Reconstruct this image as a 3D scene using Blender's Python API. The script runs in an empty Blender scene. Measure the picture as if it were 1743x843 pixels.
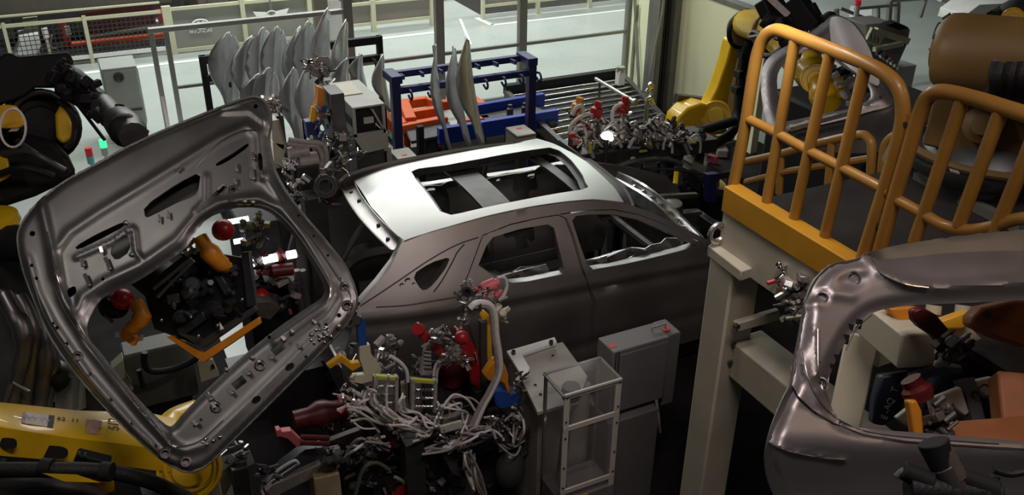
import bpy, bmesh, math, random
from math import sin, cos, pi, radians, sqrt, atan2
from mathutils import Vector, Matrix, Quaternion
from mathutils.geometry import delaunay_2d_cdt
random.seed(7)
scene = bpy.context.scene
COL = scene.collection

# ------------------------------------------------------------------ camera
CAM_F, CAM_PITCH, CAM_YAW, CAM_ROLL, CAM_H = 1563.3, .4926, .45975, .012706, 5.3
_cy, _sy, _cp, _sp = cos(CAM_YAW), sin(CAM_YAW), cos(CAM_PITCH), sin(CAM_PITCH)
FWD = Vector((_sy*_cp, _cy*_cp, -_sp))
_r0 = Vector((_cy, -_sy, 0)); _u0 = _r0.cross(FWD)
RGT = _r0*cos(CAM_ROLL) + _u0*sin(CAM_ROLL)
UPV = -_r0*sin(CAM_ROLL) + _u0*cos(CAM_ROLL)
CPOS = Vector((0, 0, CAM_H))
cam_data = bpy.data.cameras.new('camera')
cam_data.sensor_width = 36; cam_data.lens = CAM_F/1743*36
cam_data.clip_start = .05; cam_data.clip_end = 200
cam = bpy.data.objects.new('camera', cam_data); COL.objects.link(cam)
_m = Matrix((RGT, UPV, -FWD)).transposed().to_4x4(); _m.translation = CPOS
cam.matrix_world = _m
scene.camera = cam

# ------------------------------------------------------------------ world, light, exposure
w = bpy.data.worlds.new('hall_air'); scene.world = w; w.use_nodes = True
w.node_tree.nodes['Background'].inputs[0].default_value = (.5, .46, .44, 1)
w.node_tree.nodes['Background'].inputs[1].default_value = .022
scene.view_settings.view_transform = 'Standard'; scene.view_settings.look = 'None'
scene.view_settings.exposure = 0; scene.view_settings.gamma = 1
scene.view_settings.use_curve_mapping = False

def area(name, loc, target, size, power, color=(1, 1, 1), spread=None):
    l = bpy.data.lights.new(name, 'AREA'); l.shape = 'RECTANGLE'
    l.size, l.size_y = size; l.energy = power; l.color = color
    if spread: l.spread = spread
    o = bpy.data.objects.new(name, l); COL.objects.link(o); o.location = loc
    d = Vector(target)-Vector(loc)
    o.rotation_euler = d.to_track_quat('-Z', 'Y').to_euler()
    return o
# tube lamps over the aisle behind the cell (the long axis runs along x)
for i, (x, y) in enumerate([(1.5, 17.0), (6.5, 17.0), (11.5, 17.0), (1.5, 21.5), (6.5, 21.5), (11.5, 21.5)]):
    area('aisle_lamp', (x, y, 7.2), (x, y, 0), (4.2, .7), 285, (.93, 1, .95))
area('cell_lamp_rear', (3.4, 13.2, 6.6), (3.0, 8.2, 1.2), (6.0, .8), 150, (1, .97, .92))
area('near_fill', (1.2, .6, 8.0), (1.8, 4.6, 1.4), (2.6, .6), 98, (1, .85, .80))  # unseen fill light added to lift the near cell
area('cage_lamp', (4.6, .6, 6.2), (2.9, 3.0, 3.6), (.5, .3), 7, (1, .66, .42))
area('wall_fill', (6.0, 10.6, 6.0), (8.6, 11.0, 1.4), (1.6, .4), 60, (1, 1, .88))  # fill light added to brighten the cream wall, reaches the yellow robot too
area('fixture_fill', (2.6, 3.0, 4.6), (2.0, 5.0, 1.2), (.5, .12), 13, (1, .93, .9))  # small fill added for glints on the clamp cluster
area('floor_patch_fill', (.97, 8.6, 2.6), (.97, 8.3, 0), (.35, .1), 14)  # fill added above the bare floor gap so it burns white
area('cell_lamp_left', (-2.6, 4.5, 6.4), (0, 4.2, 2.5), (1.8, .5), 13, (1, .93, .86))

# ------------------------------------------------------------------ pixel rays -> real points
def ray(px, py): return FWD + RGT*((px-871.5)/CAM_F) - UPV*((py-421.5)/CAM_F)
def PX(px, py, x): d = ray(px, py); return CPOS + d*(x/d.x)
def PY(px, py, y): d = ray(px, py); return CPOS + d*(y/d.y)
def PZ(px, py, z): d = ray(px, py); return CPOS + d*((z-CAM_H)/d.z)
def PD(px, py, dist): return CPOS + ray(px, py)*dist
def PPL(px, py, o, n): d = ray(px, py); return CPOS + d*((o-CPOS).dot(n)/d.dot(n))

# ------------------------------------------------------------------ materials
MAT = {}
def mat(name, color, rough=.5, metal=0., noise=0., nscale=6., bump=0., bscale=60., emit=None, estr=0., alpha=1., trans=0., rvar=0., coat=0., stretch=None):
    m = bpy.data.materials.new(name); m.use_nodes = True; nt = m.node_tree; N = nt.nodes; L = nt.links
    b = N['Principled BSDF']
    b.inputs['Base Color'].default_value = (*color, 1); b.inputs['Roughness'].default_value = rough
    b.inputs['Metallic'].default_value = metal
    if coat: b.inputs['Coat Weight'].default_value = coat
    if trans: b.inputs['Transmission Weight'].default_value = trans; b.inputs['IOR'].default_value = 1.05
    if alpha < 1: b.inputs['Alpha'].default_value = alpha
    if emit: b.inputs['Emission Color'].default_value = (*emit, 1); b.inputs['Emission Strength'].default_value = estr
    if noise or bump or rvar:
        tc = N.new('ShaderNodeTexCoord'); mp = N.new('ShaderNodeMapping')
        L.new(tc.outputs['Object'], mp.inputs[0])
        if stretch: mp.inputs['Scale'].default_value = stretch
        no = N.new('ShaderNodeTexNoise'); no.inputs['Scale'].default_value = nscale; no.inputs['Detail'].default_value = 5
        L.new(mp.outputs[0], no.inputs[0])
        if noise:
            mx = N.new('ShaderNodeMix'); mx.data_type = 'RGBA'
            rp = N.new('ShaderNodeMapRange'); rp.inputs[1].default_value = .3; rp.inputs[2].default_value = .7
            L.new(no.outputs[0], rp.inputs[0]); L.new(rp.outputs[0], mx.inputs[0])
            mx.inputs[6].default_value = (*[c*(1-noise) for c in color], 1)
            mx.inputs[7].default_value = (*[min(1, c*(1+noise*.6)) for c in color], 1)
            L.new(mx.outputs[2], b.inputs['Base Color'])
        if rvar:
            r2 = N.new('ShaderNodeMapRange'); r2.inputs[1].default_value = .3; r2.inputs[2].default_value = .7
            r2.inputs[3].default_value = max(.03, rough-rvar); r2.inputs[4].default_value = rough+rvar
            L.new(no.outputs[0], r2.inputs[0]); L.new(r2.outputs[0], b.inputs['Roughness'])
        if bump:
            n2 = N.new('ShaderNodeTexNoise'); n2.inputs['Scale'].default_value = bscale; n2.inputs['Detail'].default_value = 3
            L.new(mp.outputs[0], n2.inputs[0])
            bp = N.new('ShaderNodeBump'); bp.inputs['Strength'].default_value = bump; bp.inputs['Distance'].default_value = .01
            L.new(n2.outputs[0], bp.inputs['Height']); L.new(bp.outputs[0], b.inputs['Normal'])
    MAT[name] = m
    return m
mat('bare_steel', (.36, .345, .335), .36, .9, noise=.1, nscale=3, rvar=.07)
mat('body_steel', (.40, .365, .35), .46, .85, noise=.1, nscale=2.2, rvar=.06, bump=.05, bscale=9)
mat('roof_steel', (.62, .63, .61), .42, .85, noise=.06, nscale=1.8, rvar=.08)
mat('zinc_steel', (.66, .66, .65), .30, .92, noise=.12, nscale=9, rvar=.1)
mat('gate_steel', (.30, .285, .28), .40, .92, noise=.12, nscale=4, rvar=.06)
mat('gate_steel_pale', (.42, .39, .395), .46, .82, noise=.08, nscale=3, rvar=.06)
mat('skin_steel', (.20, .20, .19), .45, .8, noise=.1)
mat('fender_steel', (.74, .75, .75), .34, .8, noise=.08, nscale=2, rvar=.06)
mat('chrome', (.75, .74, .73), .14, 1.)
mat('machined', (.55, .53, .51), .32, .95, noise=.1, nscale=20)
mat('dark_steel', (.09, .085, .085), .45, .6, noise=.25, nscale=8)
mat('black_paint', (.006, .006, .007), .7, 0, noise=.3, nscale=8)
mat('black_rubber', (.009, .009, .010), .6, bump=.3, bscale=90)
mat('robot_yellow', (.80, .50, .012), .34, 0, noise=.12, nscale=5, coat=.3)
mat('clamp_orange', (.72, .26, .02), .38, noise=.12, nscale=8)
mat('clamp_yellow', (.80, .42, .02), .38, noise=.12, nscale=8)
mat('clamp_red', (.42, .015, .02), .36, noise=.2, nscale=8)
mat('clamp_pink', (.70, .16, .18), .5)
mat('clamp_blue', (.02, .08, .36), .42, noise=.15)
mat('rack_blue', (.022, .026, .12), .42, noise=.2, nscale=7)
mat('deep_blue', (.015, .045, .36), .4, noise=.15)
mat('trolley_orange', (.80, .13, .02), .42, noise=.12)
mat('cage_orange', (.36, .175, .03), .42, noise=.14, nscale=5, coat=.15)
mat('kick_yellow', (.50, .24, .012), .5, noise=.12, nscale=6)
mat('cast_brown', (.16, .095, .03), .48, noise=.2, nscale=4)
mat('cream_paint', (.50, .46, .36), .5, noise=.12, nscale=3.5, bump=.12, bscale=14)
mat('cream_clean', (.62, .58, .44), .5, noise=.08, nscale=5)
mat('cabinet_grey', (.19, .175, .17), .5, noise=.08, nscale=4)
mat('cabinet_cream', (.46, .44, .39), .48, noise=.12, nscale=6)
mat('box_grey', (.36, .38, .35), .45, noise=.06)
mat('highlight_steel', (.62, .60, .59), .28, .95)
mat('box_dark', (.15, .155, .13), .5, noise=.1)
mat('alu', (.50, .50, .46), .38, .75, noise=.08)
mat('fence_grey', (.20, .20, .18), .45, .3, noise=.1)
mat('barrier_cream', (.62, .60, .42), .5, noise=.06)
mat('panel_grey', (.25, .245, .21), .45, noise=.08, nscale=1.2)
mat('panel_brown', (.20, .16, .14), .5, noise=.12, nscale=1.2)
mat('white_paint', (.90, .89, .86), .5, noise=.05)
mat('sticker_white', (.62, .58, .52), .5, noise=.2, nscale=40)
mat('sticker_grey', (.34, .30, .28), .5, noise=.3, nscale=60)
mat('sticker_pink', (.55, .34, .26), .5, noise=.25, nscale=60)
mat('ink', (.015, .015, .02), .5)
mat('red_paint', (.62, .03, .02), .4, noise=.1)
mat('pipe_orange', (.90, .12, .03), .4)
mat('hose_clear', (.80, .76, .72), .28, .0, noise=.1, nscale=30, coat=.4)
mat('hose_grey', (.38, .34, .33), .42, noise=.2, nscale=20)
mat('hose_dark', (.06, .055, .055), .45, noise=.2, nscale=20)
mat('hose_green', (.10, .13, .09), .45)
mat('copper', (.50, .20, .09), .35, .7)
mat('lime', (.55, .55, .06), .5)
mat('wood_tan', (.42, .33, .2), .6, noise=.2, nscale=6)
mat('clear_plastic', (.40, .36, .34), .10, 0, alpha=.16)
mat('fence_pane', (.80, .85, .80), .08, 0, alpha=.10)
mat('epoxy_floor', (.50, .54, .51), .28, 0, noise=.06, nscale=.6, rvar=.1)
mat('floor_line', (.92, .93, .92), .4, noise=.03)
mat('dark_floor', (.022, .020, .020), .55, 0, noise=.4, nscale=2.5)  # dark steel tone that also carries the dimness of the near cell
mat('hood_steel_lit', (.92, .92, .92), .45, .25, noise=.06)  # near-white, with the lamp reflection put into the colour
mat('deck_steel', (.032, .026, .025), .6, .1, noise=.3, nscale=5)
mat('turret_steel', (.07, .075, .075), .4, .2, noise=.2)
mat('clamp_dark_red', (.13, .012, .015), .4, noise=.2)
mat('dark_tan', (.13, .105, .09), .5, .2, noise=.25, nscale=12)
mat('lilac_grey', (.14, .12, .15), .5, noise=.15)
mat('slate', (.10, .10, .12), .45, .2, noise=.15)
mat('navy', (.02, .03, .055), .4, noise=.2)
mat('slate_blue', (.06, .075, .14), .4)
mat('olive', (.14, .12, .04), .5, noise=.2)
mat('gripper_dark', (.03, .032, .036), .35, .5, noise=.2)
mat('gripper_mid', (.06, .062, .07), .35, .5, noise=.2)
mat('cast_orange', (.34, .12, .04), .5, noise=.2, nscale=6)
mat('frame_pale', (.78, .70, .63), .42, .2, noise=.08)
mat('cabinet_door', (.24, .225, .235), .42, .2, noise=.06)
mat('wall_cream', (.84, .86, .58), .6, noise=.05, nscale=1.5)
mat('wall_dark', (.12, .10, .085), .6, noise=.1)
mat('lamp_green', (.05, .7, .3), .4, emit=(.05, 1, .35), estr=1.2)
mat('lamp_red', (.7, .03, .03), .4, emit=(1, .05, .04), estr=.05)
mat('lamp_teal', (.15, .55, .5), .4)
mat('tube_white', (.9, .9, .9), .4, emit=(1, 1, .98), estr=2.2)
mat('beacon_red', (.5, .02, .04), .3, emit=(1, .02, .02), estr=.08)

MAT['dark_floor'].node_tree.nodes['Principled BSDF'].inputs['Specular IOR Level'].default_value = .08
MAT['dark_floor'].node_tree.nodes['Principled BSDF'].inputs['Roughness'].default_value = .9
# ------------------------------------------------------------------ mesh building
def frame(d):
    d = d.normalized(); a = Vector((0, 0, 1)) if abs(d.z) < .9 else Vector((1, 0, 0))
    s = d.cross(a).normalized(); return s, s.cross(d).normalized()
def catmull(pts, n=6, closed=False):
    P = [Vector(p) for p in pts]; out = []; k = len(P)
    rng = range(k) if closed else range(k-1)
    for i in rng:
        if closed: a, b, c, d = P[i-1], P[i], P[(i+1) % k], P[(i+2) % k]
        else: a, b, c, d = P[max(i-1, 0)], P[i], P[i+1], P[min(i+2, k-1)]
        for j in range(n):
            t = j/n
            out.append(.5*((2*b)+(c-a)*t+(2*a-5*b+4*c-d)*t*t+(3*b-a-3*c+d)*t**3))
    if not closed: out.append(P[-1])
    return out
class MB:
    def __init__(s): s.v = []; s.f = []
    def add(s, vs, fs):
        o = len(s.v); s.v += [Vector(v) for v in vs]; s.f += [tuple(i+o for i in f) for f in fs]; return s
    def hexa(s, b, t):
        return s.add(list(b)+list(t), [(3, 2, 1, 0), (4, 5, 6, 7)]+[(i, (i+1) % 4, 4+(i+1) % 4, 4+i) for i in range(4)])
    def box(s, lo, hi):
        x0, y0, z0 = lo; x1, y1, z1 = hi
        return s.hexa([(x0, y0, z0), (x1, y0, z0), (x1, y1, z0), (x0, y1, z0)], [(x0, y0, z1), (x1, y0, z1), (x1, y1, z1), (x0, y1, z1)])
    def obox(s, c, ax, ay, az):
        c, ax, ay, az = Vector(c), Vector(ax), Vector(ay), Vector(az)
        q = [(-1, -1), (1, -1), (1, 1), (-1, 1)]
        return s.hexa([c+ax*a+ay*b-az for a, b in q], [c+ax*a+ay*b+az for a, b in q])
    def beam(s, p0, p1, w, h=None, up=(0, 0, 1)):
        p0, p1 = Vector(p0), Vector(p1); h = h or w; d = (p1-p0)
        dn = d.normalized(); u = Vector(up)
        if abs(dn.dot(u)) > .97: u = Vector((1, 0, 0))
        sd = dn.cross(u).normalized(); uu = sd.cross(dn).normalized()
        return s.obox((p0+p1)/2, sd*w/2, uu*h/2, d/2)
    def cyl(s, p0, p1, r0, r1=None, n=14, cap=True):
        p0, p1 = Vector(p0), Vector(p1); r1 = r0 if r1 is None else r1
        a, b = frame(p1-p0); vs = []
        for p, r in ((p0, r0), (p1, r1)):
            vs += [p+(a*cos(2*pi*i/n)+b*sin(2*pi*i/n))*r for i in range(n)]
        fs = [(i, n+i, n+(i+1) % n, (i+1) % n) for i in range(n)]
        if cap: fs += [tuple(range(n)), tuple(range(2*n-1, n-1, -1))]
        return s.add(vs, fs)
    def lathe(s, p0, axis, prof, n=24):
        # prof: list of (distance along the axis, radius)
        p0 = Vector(p0); ax = Vector(axis).normalized(); a, b = frame(ax); vs = []; m = len(prof)
        for h, r in prof: vs += [p0+ax*h+(a*cos(2*pi*i/n)+b*sin(2*pi*i/n))*max(r, .0005) for i in range(n)]
        fs = [(j*n+i, (j+1)*n+i, (j+1)*n+(i+1) % n, j*n+(i+1) % n) for j in range(m-1) for i in range(n)]
        fs += [tuple(range(n)), tuple(range(m*n-1, (m-1)*n-1, -1))]
        return s.add(vs, fs)
    def tube(s, pts, r, n=8, smooth=0, closed=False):
        P = catmull(pts, smooth, closed) if smooth else [Vector(p) for p in pts]
        k = len(P); vs = []; fs = []; a = None
        for i, p in enumerate(P):
            t = (P[(i+1) % k]-P[i-1]) if closed else (P[min(i+1, k-1)]-P[max(i-1, 0)])
            if t.length < 1e-9: t = Vector((0, 0, 1))
            t.normalize()
            if a is None: a, b = frame(t)
            a = (a-t*a.dot(t)).normalized(); b = t.cross(a)
            rr = r[min(int(i*len(r)/k), len(r)-1)] if isinstance(r, (list, tuple)) else r
            vs += [p+(a*cos(2*pi*j/n)+b*sin(2*pi*j/n))*rr for j in range(n)]
        for i in range(k if closed else k-1):
            o, q = i*n, ((i+1) % k)*n
            fs += [(o+j, o+(j+1) % n, q+(j+1) % n, q+j) for j in range(n)]
        if not closed: fs += [tuple(range(n-1, -1, -1)), tuple(range((k-1)*n, k*n))]
        return s.add(vs, fs)
    def prism(s, pts, d):
        P = [Vector(p) for p in pts]; d = Vector(d); n = len(P)
        return s.add(P+[p+d for p in P], [tuple(range(n)), tuple(range(2*n-1, n-1, -1))]+[(i, n+i, n+(i+1) % n, (i+1) % n) for i in range(n)])
    def sphere(s, c, r, n=12, sc=(1, 1, 1)):
        c = Vector(c); m = n//2+1; vs = []; fs = []
        for j in range(m+1):
            th = pi*j/m
            for i in range(n): vs.append(c+Vector((sin(th)*cos(2*pi*i/n)*r*sc[0], sin(th)*sin(2*pi*i/n)*r*sc[1], cos(th)*r*sc[2])))
        for j in range(m):
            fs += [(j*n+i, (j+1)*n+i, (j+1)*n+(i+1) % n, j*n+(i+1) % n) for i in range(n)]
        return s.add(vs, fs)
    def build(s, name, material, parent=None, bevel=0, smooth=40, solid=0, subd=0, offset=-1):
        me = bpy.data.meshes.new(name); me.from_pydata([tuple(v) for v in s.v], [], s.f)
        bm = bmesh.new(); bm.from_mesh(me); bmesh.ops.remove_doubles(bm, verts=bm.verts, dist=1e-6)
        if solid == 0: bmesh.ops.recalc_face_normals(bm, faces=bm.faces)
        bm.to_mesh(me); bm.free()
        if smooth:
            me.shade_smooth(); me.set_sharp_from_angle(angle=radians(smooth))
        me.materials.append(MAT[material])
        o = bpy.data.objects.new(name, me); COL.objects.link(o)
        if parent is not None: attach(o, parent)
        if solid:
            md = o.modifiers.new('thickness', 'SOLIDIFY'); md.thickness = solid; md.offset = offset
            es = o.modifiers.new('crisp_edges', 'EDGE_SPLIT'); es.split_angle = radians(48)
        if bevel:
            md = o.modifiers.new('bevel', 'BEVEL'); md.width = bevel; md.segments = 2; md.limit_method = 'ANGLE'; md.angle_limit = radians(40)
        return o
WPOS = {}
def wpos(o):
    p = Vector(o.location)
    while o.parent: o = o.parent; p = p+Vector(o.location)
    return p
def attach(o, parent):
    o.parent = parent; o.location = -wpos(parent)     # mesh coordinates are the place's own
def tag(o, label, cat, group=None, kind=None):
    if label: o['label'] = label
    if cat: o['category'] = cat
    if group: o['group'] = group
    if kind: o['kind'] = kind
    return o
def thing(name, label, cat, loc=(0, 0, 0), group=None):
    o = bpy.data.objects.new(name, None); o.empty_display_size = .1; COL.objects.link(o); o.location = loc
    return tag(o, label, cat, group)
def struct(o): o['kind'] = 'structure'; return o
def recenter(o):
    """put a one-mesh thing's origin at the base of its mesh"""
    me = o.data; n = len(me.vertices)
    c = Vector((sum(v.co.x for v in me.vertices)/n, sum(v.co.y for v in me.vertices)/n, min(v.co.z for v in me.vertices)))
    me.transform(Matrix.Translation(-c)); o.location = Vector(o.location)+c
    return o
def copy_tree(o, parent=None):
    c = o.copy(); COL.objects.link(c); c.parent = parent
    for ch in list(o.children): copy_tree(ch, c)
    return c
def text_mesh(body, size, mtx, name, material, parent=None, ext=.001):
    cu = bpy.data.curves.new(name, 'FONT'); cu.body = body; cu.size = size; cu.extrude = ext
    cu.align_x = 'CENTER'; cu.align_y = 'CENTER'
    tmp = bpy.data.objects.new('tmp_text', cu); COL.objects.link(tmp)
    bpy.context.view_layer.update()
    me = bpy.data.meshes.new_from_object(tmp.evaluated_get(bpy.context.evaluated_depsgraph_get()))
    bpy.data.objects.remove(tmp); bpy.data.curves.remove(cu)
    me.transform(mtx); me.materials.clear(); me.materials.append(MAT[material])
    o = bpy.data.objects.new(name, me); COL.objects.link(o)
    if parent is not None: attach(o, parent)
    return o
def basis(o, x, y):
    x = Vector(x).normalized(); z = x.cross(Vector(y)).normalized(); y = z.cross(x)
    m = Matrix((x, y, z)).transposed().to_4x4(); m.translation = Vector(o); return m

# sheet metal: outline and holes in 2-D, dense inner points, mapped into the place
def chaikin(pts, k=2, closed=True):
    P = [Vector((p[0], p[1])) for p in pts]
    for _ in range(k):
        Q = []; n = len(P)
        for i in range(n if closed else n-1):
            a, b = P[i], P[(i+1) % n]; Q += [a*.78+b*.22, a*.22+b*.78]
        P = Q
    return P
def circ(x, y, r, n=10, ry=None, rot=0):
    ry = ry or r; return [(x+r*cos(2*pi*i/n)*cos(rot)-ry*sin(2*pi*i/n)*sin(rot), y+r*cos(2*pi*i/n)*sin(rot)+ry*sin(2*pi*i/n)*cos(rot)) for i in range(n)]
def rect(x, y, w, h, rot=0):
    return [(x+a*w/2*cos(rot)-b*h/2*sin(rot), y+a*w/2*sin(rot)+b*h/2*cos(rot)) for a, b in ((-1, -1), (1, -1), (1, 1), (-1, 1))]
def inside(p, poly):
    x, y = p; c = False; n = len(poly); j = n-1
    for i in range(n):
        xi, yi = poly[i]; xj, yj = poly[j]
        if (yi > y) != (yj > y) and x < (xj-xi)*(y-yi)/(yj-yi)+xi: c = not c
        j = i
    return c
def pdist(p, poly, closed=True):
    x, y = p; best = 1e9; n = len(poly)
    for i in range(n if closed else n-1):
        ax, ay = poly[i]; bx, by = poly[(i+1) % n]; dx, dy = bx-ax, by-ay; L = dx*dx+dy*dy
        t = 0 if L == 0 else max(0, min(1, ((x-ax)*dx+(y-ay)*dy)/L))
        d = (x-ax-t*dx)**2+(y-ay-t*dy)**2
        if d < best: best = d
    return sqrt(best)
def densify(poly, s):
    out = []; n = len(poly)
    for i in range(n):
        a, b = Vector(poly[i]), Vector(poly[(i+1) % n]); k = max(1, int((b-a).length/s))
        out += [a+(b-a)*(j/k) for j in range(k)]
    return out
def sheet(outline, holes, s, fmap):
    """triangulated sheet; fmap(x, y) gives the 3-D point"""
    O = densify([Vector(p) for p in outline], s); H = [densify([Vector(p) for p in h], s) for h in holes]
    pts = list(O); edges = [(i, (i+1) % len(O)) for i in range(len(O))]
    for h in H:
        o = len(pts); pts += h; edges += [(o+i, o+(i+1) % len(h)) for i in range(len(h))]
    Ot = [tuple(p) for p in O]; Ht = [[tuple(p) for p in h] for h in H]
    xs = [p[0] for p in O]; ys = [p[1] for p in O]
    ny = int((max(ys)-min(ys))/(s*.87))+1
    for j in range(ny):
        y = min(ys)+(j+.5)*s*.87; x = min(xs)+(s*.5 if j % 2 else 0)
        while x < max(xs):
            p = (x, y)
            if inside(p, Ot) and pdist(p, Ot) > s*.45:
                ok = True
                for h in Ht:
                    if inside(p, h) or pdist(p, h) < s*.45: ok = False; break
                if ok: pts.append(Vector(p))
            x += s
    V, E_, F, *_ = delaunay_2d_cdt(pts, edges, [], 0, 1e-7)
    mb = MB(); fs = []
    for f in F:
        c = sum((V[i] for i in f), Vector((0, 0)))/len(f); c = (c.x, c.y)
        if inside(c, Ot) and not any(inside(c, h) for h in Ht): fs.append(tuple(f))
    mb.v = [fmap(v.x, v.y) for v in V]
    used = sorted({i for f in fs for i in f}); mp = {i: k for k, i in enumerate(used)}
    mb.v = [mb.v[i] for i in used]; mb.f = [tuple(mp[i] for i in f) for f in fs]
    # consistent facing towards the camera side
    if mb.f:
        f = mb.f[len(mb.f)//2]; a, b, c = (mb.v[i] for i in f[:3])
        if (b-a).cross(c-a).dot(CPOS-a) < 0: mb.f = [tuple(reversed(f)) for f in mb.f]
    return mb
def sst(x): x = max(0, min(1, x)); return x*x*(3-2*x)
# ------------------------------------------------------------------ the room
Yf = 13.78                                    # the cell fence line
struct(MB().box((-14, -4, -.1), (32, 40, 0)).build('floor', 'epoxy_floor'))
struct(MB().box((1.35, -3, 0), (9.4, 12.35, .02)).build('floor', 'dark_floor'))  # dark slabs over the pale floor, near cell shade put into their colour
struct(MB().box((-6, -3, 0), (1.35, 7.6, .02)).build('floor', 'dark_floor'))
struct(MB().box((-6, 7.6, 0), (.80, 10.6, .02)).build('floor', 'dark_floor')); struct(MB().box((1.14, 7.6, 0), (1.35, 9.8, .02)).build('floor', 'dark_floor'))
struct(MB().box((9.4, -3, 0), (16, 9.6, .02)).build('floor', 'dark_floor'))
# painted edge lines of the aisle
def stripe(a, b, w_, name='trim_1'):
    a, b = Vector((a[0], a[1], .004)), Vector((b[0], b[1], .004)); d = (b-a).normalized(); n = Vector((-d.y, d.x, 0))*w_/2
    o = MB().prism([a-n, b-n, b+n, a+n], (0, 0, .004)).build(name, 'floor_line'); struct(o)
stripe((-6, 18.28), (7.25, 18.36), .13, 'trim_1'); stripe((8.55, 18.42), (20, 18.4), .13, 'trim_2'); stripe((8.5, 19.15), (8.55, 18.42), .13, 'trim_3')
stripe((7.5, 17.2), (8.12, 19.2), .06, 'trim_4')
stripe((13.2, 12.2), (17.5, 16.4), .5, 'trim_5')
# back wall band above the far machines
struct(MB().box((-14, 27, 0), (32, 27.2, 9)).build('wall_back', 'wall_dark'))
struct(MB().box((-14, 19.6, -.02), (7.3, 27, .012)).build('floor', 'dark_floor'))
struct(MB().box((8.7, 19.4, -.02), (32, 27, .012)).build('floor', 'dark_floor'))
# dark overhead duct beam across the far left
o = MB().beam(PY(-200, 53, 19.6)+Vector((0, 0, .62)), PY(290, 4, 19.6)+Vector((0, 0, .62)), .5, 1.15).build('conveyor_duct', 'wall_dark', bevel=.02)
tag(o, 'dark brown overhead duct running above the red pipe machine', 'duct'); recenter(o)
# cream booth wall on the right and its corner column
wr = MB(); wx = 8.95
wr.box((wx, 10.0, 0), (wx+.12, 12.25, 2.06)); struct(wr.build('wall_right', 'wall_cream'))
struct(MB().box((wx-.03, 9.98, 2.06), (wx+.15, 12.25, 2.12)).build('trim_6', 'fence_grey'))
t = thing('corner_column', 'tall dark grey channel column at the corner of the cream wall', 'column', (8.6, 12.1, 0))
c = PZ(1120, 190, 0)
mb = MB(); x0, y0 = 8.52, 12.05
mb.box((x0, y0, 0), (x0+.10, y0+.3, 5.2)); mb.box((x0+.30, y0-.0, 0), (x0+.42, y0+.3, 5.2)); mb.box((x0, y0+.2, 0), (x0+.42, y0+.3, 5.2))
mb.build('channel', 'fence_grey', t, bevel=.008)
mb = MB()
for i in range(3): mb.cyl((x0+.14+i*.06, y0+.12, .02), (x0+.14+i*.06, y0+.12, 5.1), .02, n=8)
mb.build('conduit', 'dark_steel', t)
mb = MB().tube([(x0-.04, y0-.05, 2.6), (x0-.0, y0-.08, 1.9), (x0-.1, y0-.1, 1.2), (x0-.16, y0-.1, .7)], .016, 6, 5)
mb.build('cable', 'alu', t)
# cream return panel between fence and column
t = thing('return_panel', 'cream sheet panel with diagonal brace beside the corner column', 'panel', (8.6, 13.2, 0))
pa = [Vector((9.1, 13.72, 0)), Vector((8.55, 12.4, 0))]
d = Vector((-.55, -1.32, 0)).normalized()
MB().prism([pa[0], pa[1], pa[1]+Vector((0, 0, 4)), pa[0]+Vector((0, 0, 4))], (.04, 0, 0)).build('sheet', 'wall_cream', t)
n_ = Vector((-.05, .02, 0))
MB().beam(pa[0]+Vector((0, 0, 2.3))+n_, pa[1]+Vector((0, 0, .35))+n_, .05, .05).build('brace', 'fence_grey', t)
MB().beam((pa[0]+pa[1])/2+n_, (pa[0]+pa[1])/2+Vector((0, 0, 1.6))+n_, .05, .05).build('stile', 'fence_grey', t)
# cell fence: tall posts with clear panes, one mid rail
t = thing('safety_fence', 'tall grey post fence with clear panes and thin mid rail behind the racks', 'fence', (6, Yf, 0))
for (px, py) in ((1062, 140), (887, 145), (751, 180), (604, 200)):
    b = PY(px, py, Yf); w_ = .14 if px in (887, 751, 604) else .10
    MB().box((b.x-w_/2, Yf-.06, 0), (b.x+w_/2, Yf+.06, 3.6)).build('post', 'fence_grey', t, bevel=.006)
xl, xr = PY(604, 200, Yf).x, PY(1062, 140, Yf).x
MB().box((xl, Yf-.03, .93), (xr, Yf+.03, .98)).build('mid_rail', 'fence_grey', t)
MB().box((xl, Yf-.03, 0), (xr, Yf+.03, .07)).build('bottom_rail', 'fence_grey', t)
MB().box((xl, Yf-.008, .07), (xr, Yf+.008, 3.5)).build('pane', 'fence_pane', t)
# low aluminium fence at the left
t = thing('guard_rail_fence', 'aluminium profile fence with clear panes left of the black fender rack', 'fence', (2.5, Yf, 0))
x0 = PY(257, 60, Yf).x
for x in (x0, x0+.20): MB().box((x-.03, Yf-.04, 0), (x+.04, Yf+.04, 1.80)).build('post', 'alu', t, bevel=.006)
MB().box((x0-.03, Yf-.05, 1.78), (xl, Yf+.05, 1.85)).build('top_rail', 'alu', t, bevel=.006)
MB().box((x0+.2, Yf-.025, .93), (xl, Yf+.025, .97)).build('mid_rail', 'fence_grey', t)
MB().beam((x0-.02, Yf, .02), (x0-.02, Yf-.45, .02), .06).beam((x0, Yf-.42, .02), (x0, Yf-.02, .85), .045).build('brace', 'alu', t)
MB().box((x0+.2, Yf-.006, .05), (xl, Yf+.006, 1.78)).build('pane', 'fence_pane', t)
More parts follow.
